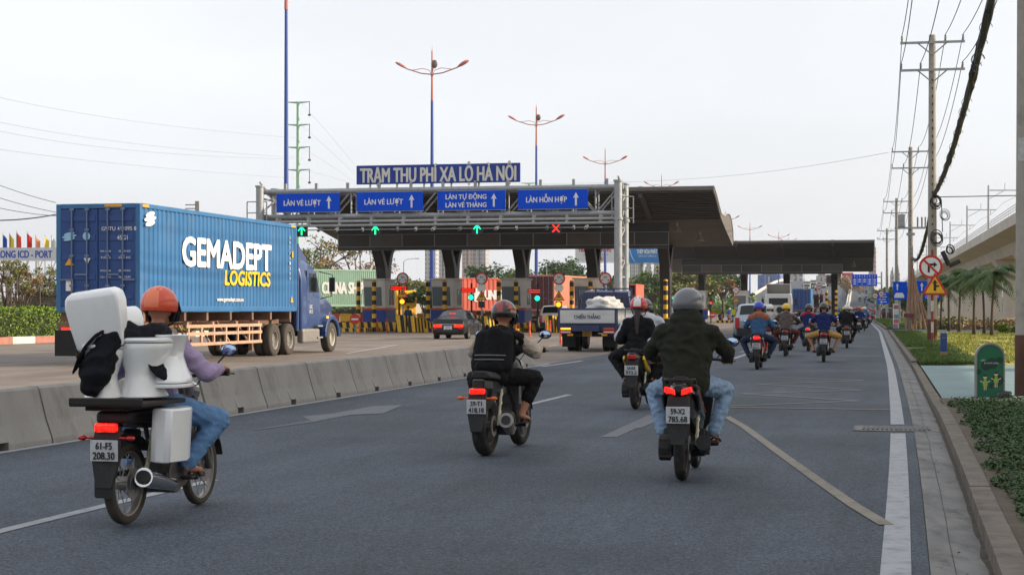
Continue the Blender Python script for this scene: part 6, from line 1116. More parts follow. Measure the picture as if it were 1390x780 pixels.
# hedge on the left with its red and white kerb
ht = thing('hedge', 'long clipped bright green hedge behind the red and white kerb at left', 'hedge', (0, 0, 0)); P = []; rg = np.random.default_rng(3)
n = 26000; D_ = rg.uniform(62, 100, n); tt = rg.uniform(0, 1, n); side = rg.integers(0, 3, n); zz = rg.uniform(.12, 1.5, n)
xe = np.array([Xe(d) for d in np.linspace(60, 102, 85)]); xx = np.interp(D_, np.linspace(60, 102, 85), xe)-38.9; bump = .08*np.sin(D_*2.1)+.06*np.sin(D_*5.3)
off = np.where(side == 0, 0+rg.normal(0, .06, n), np.where(side == 1, -1.5*tt, -1.5*tt)); zz = np.where(side == 0, zz, 1.48+bump+rg.normal(0, .05, n)); Vt, Fq = quads(np.stack([xx+off+bump*.6, D_, zz], 1), .07, rg); raw('foliage', Vt, Fq, LF['hedge'], ht)
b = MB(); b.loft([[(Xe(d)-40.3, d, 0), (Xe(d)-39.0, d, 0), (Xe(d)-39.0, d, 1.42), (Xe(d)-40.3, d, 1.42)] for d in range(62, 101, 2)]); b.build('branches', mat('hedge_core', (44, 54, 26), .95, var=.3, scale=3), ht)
RWK = [mat('kerb_red', (168, 112, 96), .8, var=.15, scale=2, dirt=.5), mat('kerb_white', (206, 202, 194), .8, var=.1, scale=2, dirt=.45)]
for i, d in enumerate(range(56, 100, 2)): 
    o = ribbon('painted_kerb', RWK[i % 2], d, d+1.98, -38.6, -38.2, .32, 2, thick=.31)
# palms
def palm(label, u, D, h, seed, lean=0.0):
    rd = random.Random(seed); t = thing('palm_tree', label, 'palm', (uX(u, D), D, .05), 0, 'palms beside the viaduct'); b = MB(); pts = [(lean*h*k*k, 0, h*.62*k) for k in (0, .25, .5, .75, 1)]; b.tube(pts, [.12, .085, .07, .065, .06], 9); top = V(*pts[-1]); b.build('trunk', PBARK, t, smooth=True)
    b = MB(); b.cyl(top, top+V(0, 0, .5), .1, .06, 9); b.build('crownshaft', LF['palm'], t)
    vs = []; fs = []
    for i in range(15):
        a = 2*PI*i/15*2.4+rd.uniform(-.2, .2); el = rd.uniform(-.1, 1.2); L = h*rd.uniform(.36, .46); dr = rd.uniform(.5, .95); P = []
        for k in range(11):
            s = k/10; r = L*s*math.cos(el*(1-.3*s)); z = L*(math.sin(el)*s-dr*s*s*1.15); P.append(top+V(r*math.cos(a), r*math.sin(a), .45+z))
        for k in range(1, 11):
            d = (P[k]-P[k-1]).normalized(); sd = d.cross(V(0, 0, 1)).normalized(); ll = h*.09*math.sin(PI*min(1, .15+.85*k/10))+.06
            for s in (-1, 1):
                for q in (0, .5):
                    p = P[k-1].lerp(P[k], q); e = p+sd*s*ll*.75+d*ll*.5+V(0, 0, -ll*.55); wv = d*.05; o = len(vs); vs += [p-wv, p+wv, e+wv*.3, e-wv*.3]; fs.append((o, o+1, o+2, o+3))
    raw('fronds', [tuple(v) for v in vs], fs, LF['palm'], t); return t
for i, (u, D, h, le, lab) in enumerate(((1346, 93, 4.9, .03, 'palm with pale leaning trunk, rightmost before the near pole'), (1322, 96, 4.7, 0, 'palm with straight trunk left of the leaning palm'), (1336, 101, 4.4, -.02, 'palm half hidden between two nearer palms'), (1302, 108, 4.8, .02, 'dark palm in the middle of the palm row'), (1288, 116, 4.9, -.01, 'dark palm right of the triangle sign'), (1277, 126, 4.6, .02, 'dark palm directly right of the sign post'), (1252, 150, 4.2, 0, 'small far palm left of the concrete pole'))): palm(lab, u, D, h, 70+i, le)
# grass, ground cover
def blades(name, m, n, D0, D1, t0, t1, z, hgt, w, seed, keep=None, pw=1.0):
    rg = np.random.default_rng(seed); k = rg.uniform(0, 1, n)**pw; D_ = D0+(D1-D0)*k; t = rg.uniform(t0, t1, n); g = np.linspace(D0-1, D1+1, 120); x = np.interp(D_, g, [Xe(d) for d in g])+t; p = np.stack([x, D_, np.full(n, z)], 1)
    if keep is not None: p = p[[keep(a, b_) for a, b_ in zip(t, D_)]]
    n = len(p); a = rg.uniform(0, 2*PI, n); s = rg.uniform(.5, 1.3, n)[:, None]; sd = np.stack([np.cos(a), np.sin(a), 0*a], 1)*w*s; ln = np.stack([rg.normal(0, .5, n), rg.normal(0, .5, n), np.ones(n)], 1)*hgt*s
    Vt = np.stack([p-sd, p+sd, p+ln], 1).reshape(-1, 3); o = raw(name, Vt, np.arange(3*n).reshape(-1, 3), m); return tag(o, kind='stuff')
patch = lambda t, D: mnoise.noise(Vector((t*.5, D*.22, 3)))+.32*mnoise.noise(Vector((t*1.7, D*.9, 8))) > -.24
tag(blades('verge_grass', LF['grass'], 60000, 43.3, 109.5, .78, 2.45, .12, .09, .016, 1, patch, 1.5), 'short green grass on the verge beyond the teal driveway', 'grass')
tag(blades('lawn_grass', LF['lawn'], 46000, 44, 108, 2.4, 14, .05, .1, .02, 2, patch, 1.3), 'sunlit yellow green lawn below the palms', 'grass'); tag(blades('far_grass', LF['grass'], 16000, 128, 260, .8, 8, .12, .2, .05, 5, patch), 'rough grass on the far verge', 'grass')
rg = np.random.default_rng(9); n = 80000; D_ = 8.2+17.3*rg.uniform(0, 1, n)**1.25; t = .74+rg.uniform(0, 1, n)**1.1*3.7; kk = np.array([mnoise.noise(Vector((a*2.2, b_*1.1, 1)))*.22 for a, b_ in zip(t, D_)]); ok = t > .83+kk*.8; D_, t, kk = D_[ok], t[ok], kk[ok]
g = np.linspace(7, 28, 60); x = np.interp(D_, g, [Xe(d) for d in g])+t; hz_ = .125+rg.uniform(0, 1, len(t))**1.5*(.06+.09*np.clip(kk*5+.4, 0, 1)); Vt, Fq = quads(np.stack([x, D_, hz_], 1), .019, rg, .55, .75); tag(raw('ground_cover', Vt, Fq, LF['cover']), 'dark green creeping ground cover spilling over the near kerb', 'ground cover', kind='stuff')
i_ = rg.choice(len(t), 60); Vt, Fq = quads(np.stack([x[i_], D_[i_], hz_[i_]+.02], 1), .018, rg, .5, .9); tag(raw('tiny_blossoms', Vt, Fq, mat('blossom_white', (220, 218, 208), .6, var=0)), 'tiny white blossoms in the ground cover', 'blossoms', kind='stuff')
i_ = rg.choice(len(t), 500); Vt, Fq = quads(np.stack([Xe(15)+rg.uniform(.25, .62, 500)+(D_[i_]-15)*.2326, D_[i_], np.full(500, .03)], 1), .012, rg, .9, .6); tag(raw('leaf_litter', Vt, Fq, LF['dry']), 'dry leaf litter in the gutter', 'litter', kind='stuff')
D_ = rng.uniform(9, 45, 260); Vt, Fq = quads(np.stack([np.interp(D_, np.linspace(8, 46, 80), [Xe(d) for d in np.linspace(8, 46, 80)])+rng.uniform(-9.3, -.1, 260)*rng.uniform(.0, 1, 260)**.6, D_, np.full(260, .0195)], 1), .012, rng, .97, .6); tag(raw('road_grit', Vt, Fq, mat('grit_pale', (150, 144, 132), .9, var=.3, scale=3)), 'scattered grit and scraps on the motorbike road', 'grit', kind='stuff')
# rough mound and bushes under the viaduct
for i, (u, D, r, lab) in enumerate(((1300, 132, 2.2, 'rough low bush behind the palm row, left'), (1330, 128, 2.6, 'rough low bush behind the palm row, middle'), (1362, 124, 2.4, 'rough low bush behind the palm row, right'), (1376, 104, 1.0, 'bright low bush beside the near pole'), (1270, 140, 1.6, 'low bush behind the triangle sign post'))):
    rg = np.random.default_rng(200+i); tb = thing('bush', lab, 'bush', (uX(u, D), D, 0), 0, 'bushes under the viaduct'); cs = [(rg.uniform(-r, r)*1.3, rg.uniform(-r, r)*.6, rg.uniform(.1, .55)) for _ in range(12)]; Vt, Fq = quads(clump_pts(cs, [r*.35]*12, 1500, rg, .6), .14, rg, .2); Vt = Vt[:]; raw('foliage', Vt, Fq, LF[('dry', 'olive', 'dry', 'hedge', 'mid')[i]], tb); b = MB(); [b.tube([(0, 0, 0), (c[0]*.6, c[1]*.6, c[2])], .03, 4) for c in cs]; b.build('stems', BARK, tb)
b = MB(); secs = []
for k in range(13): Dk = 112+k*3; secs.append([(Xe(Dk)+x_, Dk, .02+max(0, z_)*(.5+.5*abs(math.sin(k*1.9)))) for x_, z_ in ((9, -.02), (10.2, .5), (11.4, .9), (12.6, .75), (13.8, .3), (14.6, -.02))])
b.loft(secs, closed=False, caps=False); o = b.build('dirt_mound', mat('dirt_brown', (128, 108, 84), .95, var=.3, scale=1, bump=.6, bscale=5), None, smooth=True); struct(o)
# ------------------------------------------------------------------ concrete utility poles and wires
PC = mat('pole_concrete', (158, 152, 142), .85, var=.14, scale=2, dirt=.4, dcol=(110, 98, 86), bump=.2, bscale=20); CBL = mat('black_cable', (26, 25, 29), .6, var=.05); INSU = mat('porcelain', (140, 132, 124), .35, var=.1)
poles = [(8.57, 28.0, 13.6), (uX(1265.5, 74), 74, 13.5), (uX(1236, 124), 124, 13.4), (uX(1217, 178), 178, 13.2), (uX(1204, 240), 240, 13.0)]
plab = ['near concrete pole at the right edge of the picture', 'tall concrete utility pole with two cross arms and cable coils', 'utility pole with transformer and wooden stakes leaning at its foot', 'third concrete pole, farther down the verge', 'farthest concrete pole down the verge']
AX = Matrix.Rotation(-R(12), 3, 'Z')
for i, (x, D, h) in enumerate(poles):
    t = thing('utility_pole', plab[i], 'utility pole', (x, D, .05), -R(12), 'concrete poles along the verge'); b = MB(); b.cyl((0, 0, -.1), (0, 0, h), .215, .145, 18); b.build('pole', PC, t, smooth='auto'); b = MB(); b.cyl((0, 0, -.1), (0, 0, 1.05), .222, .218, 18, caps=False); b.build('rusty_base', mat('rust_stain', (92, 62, 48), .9, var=.3, scale=2, dirt=.5), t, smooth='auto')
    for zz in (h-.35, h-1.55):
        b = MB(); b.box((0, -.2, zz), (2.75, .09, .1)); 
        for s in (-1, 1): b.cyl((s*.65, -.2, zz), (0, -.2, zz-.55), .03, n=5)
        a = b.build('cross_arm', STEEL, t)
        for xx in ((-1.3, .55, 1.3) if zz > h-1 else (-1.33, -.5, 1.28)): q = MB(); q.lathe([(.02, 0), (.055, .04), (.03, .08), (.06, .13), (.03, .17), (.055, .22), (.02, .27)], (xx, -.2, zz+.05), n=10); q.build('insulator', INSU, a)
    b = MB(); 
    for zz in np.arange(4.5, h-1.8, .35): b.box((0, -.2, zz), (.05, .05, .08))
    b.build('step_holes', DARKU, t)
def cat(p, q, sag, n=18): return [Vector(p).lerp(Vector(q), k/n)-Vector((0, 0, 4*sag*(k/n)*(1-k/n))) for k in range(n+1)]
wl = ['top left', 'top middle', 'top right', 'lower left', 'lower middle', 'lower right']
for j, (xx, dz) in enumerate(((-1.3, -.02), (.55, -.02), (1.3, -.02), (-1.33, -1.22), (-.5, -1.22), (1.28, -1.22))):
    P = []
    for i, (x, D, h) in enumerate(poles): P.append(Vector((x, D, .05+h+dz))+AX @ Vector((xx, -.2, 0)))
    pre = P[0]-(P[1]-P[0])*.9; P = [pre]+P; b = MB(); pts = []
    for a, c in zip(P[:-1], P[1:]): pts += cat(a, c, 1.15 if (c-a).length < 60 else 1.3)[:-1]
    b.tube(pts+[P[-1]], .017, 5); o = b.build('power_line', CBL, None, smooth=True); tag(o, f'thin black power line carried on the {wl[j]} insulators of the concrete poles', 'power line', 'power lines over the verge')
def bundle(p, q, sag, r, label, seed, loops=26):
    rd = random.Random(seed); t = thing('cable_bundle', label, 'cable', (0, 0, 0), 0, 'thick cable bundles on the poles'); pts = cat(p, q, sag, 60)
    for j in range(5):
        b = MB(); a = 2*PI*j/5; b.tube([v+Vector((r*.55*math.cos(a+i*.22)+rd.gauss(0, r*.1), r*.3*math.sin(i*.9+j), r*.55*math.sin(a+i*.22)+rd.gauss(0, r*.12))) for i, v in enumerate(pts)], r*.55, 6); b.build('cable', CBL, t, smooth=True)
    b = MB()
    for k in range(loops):
        c = pts[rd.randrange(2, 58)]; rr0 = r*rd.uniform(.9, 1.7); b.tube([c+Vector((rr0*math.cos(s), .03*s-.1, rr0*math.sin(s)-r*.2)) for s in np.linspace(0, 2*PI*rd.uniform(.6, 1), 12)], .008, 4)
    b.build('tie_wires', CBL, t)
B0 = Vector((8.3, 28, 8.15)); B1 = Vector((uX(1268, 73.7), 73.7, 6.55)); B2 = Vector((uX(1239, 123.6), 123.6, 5.3)); Bm = B0-(B1-B0)*.6+Vector((0, 0, .6))
bundle(Bm, B0, .4, .085, 'near end of the thick black cable bundle, out of the picture top', 1, 10); bundle(B0, B1, .72, .085, 'thick black cable bundle sagging from the top edge to the tall pole', 2); bundle(B1, B2, 1.1, .085, 'black cable bundle sagging between the two far concrete poles', 3)
def coil(label, c, r, n, seed, tube=.022):
    rd = random.Random(seed); t = thing('cable_coil', label, 'cable coil', c, 0, 'cable coils on the tall pole')
    for k in range(n):
        b = MB(); rr0 = .8*r*rd.uniform(.45, 1.1); ox, oz = rd.gauss(0, r*.1), rd.gauss(0, r*.12); b.tube([(rr0*math.cos(s)+ox, -.03*k+.06*math.sin(s), rr0*1.15*math.sin(s)+oz) for s in np.linspace(0, 2*PI, 22)], tube, 5); b.build('loop', CBL, t, smooth=True)
x1, D1 = poles[1][0], 73.6
coil('tangle of black cable at the foot of the thick bundle on the tall pole', (x1+.02, D1-.1, 6.25), .29, 6, 5); coil('upper round coil of black cable on the tall pole', (x1+.05, D1-.1, 4.62), .34, 4, 6); coil('lower round coil of black cable right of the tall pole', (x1+.62, D1-.15, 4.1), .32, 3, 7, .026); coil('small loops of thin cable between the coils on the tall pole', (x1+.4, D1-.1, 5.6), .25, 4, 8, .012)
b = MB(); b.cyl((0, 0, 0), (.28, 0, -.6), .11, .1, 12); b.cyl((.3, 0, -.62), (.75, 0, -.42), .1, .1, 12); o = b.build('cable_joint', CBL, None, (x1+.28, D1-.25, 4.05), smooth='auto'); tag(o, 'thick black cable joint hanging below the lower coil', 'cable joint')
for j, (a, c, s, lab) in enumerate((((x1, 74, 6.45), (uX(1330, 71), 71, 6.5), .1, 'single black wire running right from the cable tangle'), ((x1+.3, 73.6, 6.3), (x1+.35, 73.6, 4.9), .0, 'hanging black wire right of the tall pole'))):
    b = MB(); q = Vector(c)+(Vector(c)-Vector(a))*(9 if j == 0 else 0)+Vector((0, 0, -1.8 if j == 0 else 0)); b.tube(cat(a, q, s), .02, 5); tag(b.build('wire', CBL, None), lab, 'wire')
# transformer on pole two, stakes at its foot
x2 = poles[2][0]; t = thing('transformer', 'small grey transformer on the pole with the wooden stakes', 'transformer', (x2, 124, 7.3), -R(12)); b = MB(); b.box((-.65, -.1, .75), (.5, .5, .95)); b.build('tank', STEEL, t, bevel=.05, bseg=2); b = MB(); b.box((0, -.25, .2), (2.3, .12, .14)); b.box((0, -.2, -.25), (.6, .1, .2)); b.build('bracket', STEEL, t); b = MB(); [b.cyl((x_, -.2, .2), (x_, -.2, 1.0), .06, n=8) for x_ in (.5, .8, 1.05)]; b.build('fuse', INSU, t)
WOOD = mat('weathered_wood', (150, 118, 94), .9, var=.25, scale=3, bump=.4, bscale=12)
slab = ['leftmost', 'second from left', 'third from left', 'fourth from left', 'fifth from left', 'rightmost']
for k in range(6): 
    b = MB(); b.cyl((-.5+.36*k, -.7, 0), (.0+.07*k, -.3, 5.3-.45*k), .1, .07, 8); tag(b.build('wooden_stake', WOOD, None, (x2, 124, .1)), f'weathered wooden stake leaning on the second concrete pole, {slab[k]}', 'stake', 'wooden stakes at the pole')
t = thing('poster_column', 'column of colourful posters stuck on a board left of the wooden stakes', 'poster board', (uX(1216, 122), 122, .1), -R(12)); b = MB(); b.box((0, 0, .95), (.4, .1, 1.75)); b.build('board', LGREY, t)
for k, c in enumerate(((150, 120, 160), (190, 90, 90), (90, 150, 160), (200, 196, 190), (150, 90, 110))): b = MB(); b.box((random.uniform(-.03, .03), -.055, .25+k*.34), (.34, .012, .3)); b.build('poster', mat(f'poster_{k}', c, .6, var=.4, scale=9), t)
t = thing('small_red_sign', 'small dark red plate among the wooden stakes', 'sign', (x2-.3, 123.2, 1.1), -R(12)); b = MB(); b.box((0, 0, 0), (.75, .03, .28)); b.build('plate', mat('dull_red', (110, 44, 48), .6, var=.1), t); b = MB(); b.box((0, .03, -.4), (.06, .04, 1.4)); b.build('post', STEEL, t)
# ------------------------------------------------------------------ signs, bin, marker post on the right
Ds = 71.5; t = thing('sign_post', 'red and white banded post with no right turn disc over yellow triangle', 'road sign', (uX(1265.5, Ds), Ds, .1), -R(9)); b = MB(); b.cyl((0, 0, 0), (0, 0, 3.95), .055, n=10); b.build('post', RW, t, smooth='auto')
zc = zV(362, Ds)-.1; b = MB(); b.cyl((-.07, -.07, zc), (-.07, -.1, zc), .49, n=32); d = b.build('round_sign', REDP, t); b = MB(); b.cyl((-.07, -.101, zc), (-.07, -.107, zc), .39, n=32); b.build('face', SWHITE, d)
b = MB(); b.prism([(-.2, zc-.24), (-.11, zc-.24), (-.11, zc+.05), (.05, zc+.05), (.05, zc-.03), (.2, zc+.09), (.05, zc+.21), (.05, zc+.14), (-.2, zc+.14)], -.114, -.108, 'y'); b.build('arrow', BLACK, d); b = MB(); b.box((-.07, -.117, zc), (.09, .006, .84), rot=(0, -R(45), 0)); b.build('bar', REDP, d)
zt = zV(385, Ds)-.1; w = 1.1; h = w*.87; b = MB(); b.prism([(-w/2+.1, zt-h/2), (w/2+.1, zt-h/2), (.1, zt+h/2)], -.15, -.12, 'y'); d = b.build('triangle_sign', REDP, t, bevel=.02); b = MB(); b.prism([(-w*.37+.1, zt-h*.41), (w*.37+.1, zt-h*.41), (.1, zt+h*.31)], -.158, -.152, 'y'); b.build('face', YEL, d)
b = MB(); b.prism([(.04, zt-.3), (.15, zt-.3), (.15, zt+.02), (.21, zt+.02), (.095, zt+.18), (-.02, zt+.02), (.04, zt+.02)], -.165, -.159, 'y'); b.prism([(.15, zt-.14), (.27, zt-.14), (.27, zt-.06), (.15, zt-.06)], -.1645, -.1595, 'y'); b.build('arrow', BLACK, d)
p = gp(1281, 490.5); t = thing('marker_post', 'short blue marker post with worn sandy base in the grass', 'marker post', (p[0], p[1], .1), -R(10)); b = MB(); b.box((0, 0, .09), (.2, .2, .2)); b.build('base', mat('sandy_concrete', (150, 124, 96), .9, var=.2, scale=5), t, bevel=.01); b = MB(); b.box((0, 0, .46), (.19, .19, .56)); b.build('post', mat('marker_blue', (38, 66, 124), .6, var=.15, scale=5, dirt=.3), t, bevel=.02); text('CÁP', .12, .06, (0, -.097, .6), mat('worn_ink', (110, 120, 140), .7, var=0), t, thick=.002)
p = gp(1344, 547); t = thing('litter_bin', 'green round topped litter bin with two printed children, on the teal paving', 'bin', (p[0], p[1]+.1, .098), -R(11)); t.scale = (.91, .91, .91); t.location.x += .03; BG = mat('bin_green', (10, 92, 60), .45, var=.06, scale=3); BGD = mat('bin_dark_green', (12, 48, 36), .5, var=.05); BFR = mat('bin_frame', (140, 138, 132), .45, .5, var=.1, scale=5)
def arch(w, h, n=16): return [(w/2, 0)]+[(w/2*math.cos(a), h-w/2+w/2*math.sin(a)) for a in [PI*i/n for i in range(n+1)]]+[(-w/2, 0)]
b = MB(); b.prism([(q[0], q[1]) for q in arch(.50, .96)], .0, .34, 'y'); b.build('casing', BFR, t, bevel=.012); b = MB(); b.prism(arch(.44, .925), -.012, .0, 'y'); fc = b.build('front_panel', BG, t, bevel=.004)
b = MB(); ai, ao = arch(.46, .94), arch(.51, .97); b.loft([[(x, y_, z) for x, z in ai] for y_ in (-.03, .01)][:1]+[[(x, y_, z) for x, z in ao] for y_ in (-.03, .01)], closed=False, caps=False); b.build('rim', BFR, t)
for k, (x, z, r) in enumerate(((-.07, .56, .09), (.03, .6, .1), (.16, .66, .06), (.13, .3, .1), (-.2, .45, .05))):
    b = MB(); b.cyl((x, -.0125, z), (x, -.0145-.0008*k, z), r, n=20); b.build('printed_disc', BGD, fc)
text('HÃY', .08, .03, (-.12, -.018, .655), SWHITE, fc, thick=.002); text('BẢO VỆ MÔI TRƯỜNG', .25, .026, (.02, -.018, .605), SWHITE, fc, thick=.002)
KS = mat('print_skin', (224, 180, 150), .6, var=0); KG = mat('print_lime', (130, 170, 60), .6, var=0)
for sx, dress in ((-.09, 1), (.1, 0)):
    zz = .36+.05*(sx > 0); f = MB(); f.cyl((sx, -.018, zz), (sx, -.021, zz), .035, n=16); f.box((sx-.055, -.019, zz-.09), (.07, .003, .015), rot=(0, .5, 0)); f.box((sx+.055, -.019, zz-.09), (.07, .003, .015), rot=(0, -.5, 0)); f.box((sx-.015, -.019, zz-.19), (.014, .003, .09)); f.box((sx+.015, -.019, zz-.19), (.014, .003, .09)); f.build('printed_child', KS, fc)
    f = MB(); f.prism([(sx-.045, zz-.155), (sx+.045, zz-.155), (sx+.02, zz-.04), (sx-.02, zz-.04)], -.024, -.0215, 'y'); f.build('printed_clothes', KG, fc); f = MB(); f.prism([(sx+.036*math.cos(a), zz+.004+.036*math.sin(a)) for a in [PI*i/10 for i in range(11)]], -.0235, -.0212, 'y'); f.build('printed_hair', INK, fc)
f = MB(); f.box((.015, -.019, .2), (.06, .003, .09)); f.build('printed_bin', BGD, fc)
p = gp(1368, 548); o = lumpy('plastic_bag', (p[0]-.1, p[1]-.15, .15), (.13, .1, .07), mat('bag_black', (30, 32, 38), .35, var=.1), 7, .3, n=16); tag(o, 'black plastic bag lying at the foot of the litter bin', 'bag')
# notice sheets on the near pole
t = thing('notice_sheet', 'pale notice sheet pasted high on the near pole', 'notice', (8.57, 28.0, .05), -R(12)); b = MB(); n = 7; zq = (zV(218, 27.8), zV(193, 27.8))
zz = zV(207, 28); b.loft([[(.2*math.sin(a), -.2*math.cos(a), z_) for a in np.linspace(-1.0, .5, 8)] for z_ in (zz-.2, zz+.18)], closed=False, caps=False); b.build('sheet', mat('paper', (176, 176, 172), .8, var=.2, scale=14), t); 
# direction signs down the road
def board(label, u0, u1, v0, v1, D, paint=SBLUE, posts=1, cat='road sign', pole_u=None, name='direction_sign', thick=.08):
    x0, x1 = uX(u0, D), uX(u1, D); z0, z1 = zV(v1, D), zV(v0, D); t = thing(name, label, cat, ((x0+x1)/2, D, 0), -R(6)); w, h = x1-x0, z1-z0; b = MB(); b.box((0, 0, (z0+z1)/2), (w, thick, h)); b.build('panel', paint, t, bevel=.01)
    for k in range(posts): x = (k-(posts-1)/2)*w*.6; b = MB(); b.cyl((x, .12, 0), (x, .12, z1-.05), .07 if D < 300 else .12, n=8); b.build('post', STEEL, t)
    return t, w, h, (z0+z1)/2
t, w, h, z = board('large blue overhead sign with lane arrows and vehicle symbols on a tall mast', 1157, 1190.5, 372, 388, 330, posts=0)
xm = uX(1196.5, 330)-t.location.x; b = MB(); b.cyl((xm, .2, 0), (xm, .2, z+1.6), .2, .16, 12); b.cyl((xm, .2, z+.6), (-w/2, .2, z+.6), .09, n=8); b.cyl((xm, .2, z-.6), (-w/2, .2, z-.6), .09, n=8); b.build('mast', STEEL, t)
for k in range(5):
    x = -w/2+w*(k+.5)/5; b = MB(); b.prism([(x+q[0], z+h*.33+q[1]) for q in arrow(.22, .55)], -.052, -.042, 'y')
    for j in range(2 if k in (1, 2) else 3): zz = z+.1-j*.42; b.prism([(x-.3, zz-.1), (x+.3, zz-.1), (x+.26, zz+.04), (x+.12, zz+.12), (x-.16, zz+.12), (x-.26, zz+.02)], -.052, -.042, 'y')
    b.build('symbol', SWHITE, t)
    if k: b = MB(); b.box((-w/2+w*k/5, -.047, z), (.04, .01, h*.94)); b.build('divider', SWHITE, t)
t, w, h, z = board('blue lane sign with arrow and car symbol left of the wooden stakes', 1212.5, 1231, 382, 407, 150); b = MB(); b.prism([(-w*.2+q[0], z+h*.22+q[1]) for q in arrow(.26, .6)], -.052, -.042, 'y'); b.prism([(-.5, z-.62), (.35, z-.62), (.35, z-.4), (.2, z-.18), (-.35, z-.18), (-.5, z-.4)], -.052, -.042, 'y'); b.build('symbol', SWHITE, t)
t, w, h, z = board('small blue sign behind the tall pole, beside the triangle sign', 1243.5, 1259, 381, 397, 140); b = MB(); b.prism([(q[0], z+q[1]) for q in arrow(.3, .7)], -.052, -.042, 'y'); b.build('symbol', SWHITE, t)
t, w, h, z = board('narrow blue sign with white text right under the triangle sign', 1254, 1276, 399, 406, 112); text('QUẬN 9', w*.8, h*.5, (0, -.042, z), SWHITE, t)
t, w, h, z = board('small blue plate right of the wooden stakes', 1238.5, 1248, 398, 406, 145); b = MB(); b.prism([(q[0], z+q[1]) for q in arrow(.2, .4)], -.052, -.042, 'y'); b.build('symbol', SWHITE, t)
t, w, h, z = board('blue direction sign behind the small round sign at the road side', 1190.5, 1206.5, 397, 412, 225, posts=2)
for k in range(4): b = MB(); b.box((-.1+.15*(k % 2), -.046, z+h*.33-k*h*.22), (w*.6, .01, .1)); b.build('text_line', SWHITE, t)
t, w, h, z = board('little teal sign left of the blue direction sign', 1187, 1191, 405, 412, 222, paint=TEAL)
for u, v, D, lab in ((1196.3, 398.5, 215, 'small round red ringed sign before the blue direction sign'), (1188, 401.3, 220, 'smaller round red ringed sign left of the mast'), (1112, 388, 210, 'blue and red round no parking sign right of the blue container')):
    t = thing('sign_post', lab, 'road sign', (uX(u, D), D, 0), -R(8)); zc = zV(v, D); b = MB(); b.cyl((0, 0, 0), (0, 0, zc+.3), .05, n=8); b.build('post', RW, t); dd = disc(t, zc, .36, ring=True, kind='car'); b = MB(); b.box((0, -.1, zc), (.34, .012, .12)); b.build('symbol', BLACK, dd)
    if u == 1112: disc(t, zc-.75, .36); 
tq = thing('sign_post', 'yellow triangle sign under the right end of the second canopy', 'road sign', (uX(1125, 192), 192, 0), -R(9)); b = MB(); b.cyl((0, 0, 0), (0, 0, 2.8), .05, n=8); b.build('post', STEEL, tq); tri(tq, zV(409.5, 192), .75); b = MB(); b.cyl((0, -.1, 1.75), (0, -.14, 1.75), .26, n=16); b.build('blank_disc', BLACK, tq)
# ------------------------------------------------------------------ lamps, masts, pylons, wires over the left
LBLUE = mat('lamp_blue', (50, 76, 150), .45, var=.05, scale=1); LREDM = mat('lamp_red', (188, 112, 100), .5, var=.06, scale=1); LENSG = mat('lamp_lens', (150, 140, 130), .25, var=.05)
def street_lamp(label, u, D, ztop, z0=0, extra=False, ry=0, arm=3.25):
    t = thing('street_lamp', label, 'street lamp', (uX(u, D), D, z0), -th(D)+ry, 'double armed street lamps'); b = MB(); b.cyl((0, 0, 0), (0, 0, ztop*.82), .24, .12, 12); b.build('pole', LBLUE, t, smooth='auto'); b = MB(); b.cyl((0, 0, ztop*.82), (0, 0, ztop), .115, .06, 10); b.cyl((0, 0, ztop), (0, 0, ztop+.5), .03, .005, 6); b.build('upper_pole', LREDM, t)
    za = ztop*.915
    for s in (-1, 1):
        b = MB(); b.tube([(0, 0, za), (s*arm*.3, 0, za+.12), (s*arm*.7, 0, za+.55), (s*arm*.78, 0, za+.7)], .055, 6); b.tube([(0, 0, za-.45), (s*.2, 0, za+.35), (s*arm*.25, 0, za+.55), (s*arm*.55, 0, za+.42)], .03, 5); a = b.build('arm', LREDM, t)
        b = MB(); k = arm*.98; b.loft([[(s*arm*q, y*.3*wd, za+.62+.5*(q-.72)/.3*1.0+z*.2*wd) for y, z in ((-1, 0), (-.7, .8), (.7, .8), (1, 0), (.6, -.5), (-.6, -.5))] for q, wd in ((.7, .25), (.76, .8), (.86, 1.1), (.96, .9), (1.02, .35))]); b.build('lamp_head', LREDM, a, bevel=.02); b = MB(); b.box((s*arm*.86, 0, za+.79), (arm*.16, .24, .05), rot=(0, -s*R(28), 0)); b.build('lens', LENSG, a)
    if extra: b = MB(); b.tube([(0, 0, za+.2), (.25, -.3, za+.7)], .04, 5); b.ball((.3, -.35, za+.85), (.3, .18, .38), 10); b.build('floodlight', mat('flood_grey', (110, 92, 84), .5, var=.1), t)
    return t
street_lamp('tall blue and red double lamp behind the toll station name board', 586.5, 148, zV(88, 148)+1.2, extra=True); street_lamp('double lamp with small floodlight right of the name board', 728, 194, zV(163, 194)+1.5, extra=True); street_lamp('double lamp above the right gantry column', 821.5, 247, zV(217, 247)+1.5); street_lamp('double lamp just above the first canopy roof', 898, 318, zV(249, 318)+1.5)
street_lamp('double lamp head peeping over the right wing of the first canopy', 985, 395, zV(296, 395)+1.5); street_lamp('double lamp right of the first canopy, above the second roof', 1018, 452, zV(310, 452)+1.5-ramp(452), ramp(452)); street_lamp('double lamp higher above the second roof, left of a pair', 1057, 500, zV(322, 500)+1.5-ramp(500), ramp(500)); street_lamp('small double lamp above the second roof, right of a pair', 1070, 640, zV(327, 640)+1.4-ramp(640), ramp(640))
t = thing('street_lamp', 'very tall blue mast left of the gantry, its red top beyond the picture', 'street lamp', (uX(388.5, 108), 108, 0), 0, 'double armed street lamps'); b = MB(); b.cyl((0, 0, 0), (0, 0, 20.7), .19, .1, 12); b.build('pole', LBLUE, t, smooth='auto'); b = MB(); b.cyl((0, 0, 20.7), (0, 0, 24.5), .128, .06, 10); b.build('upper_pole', LREDM, t)
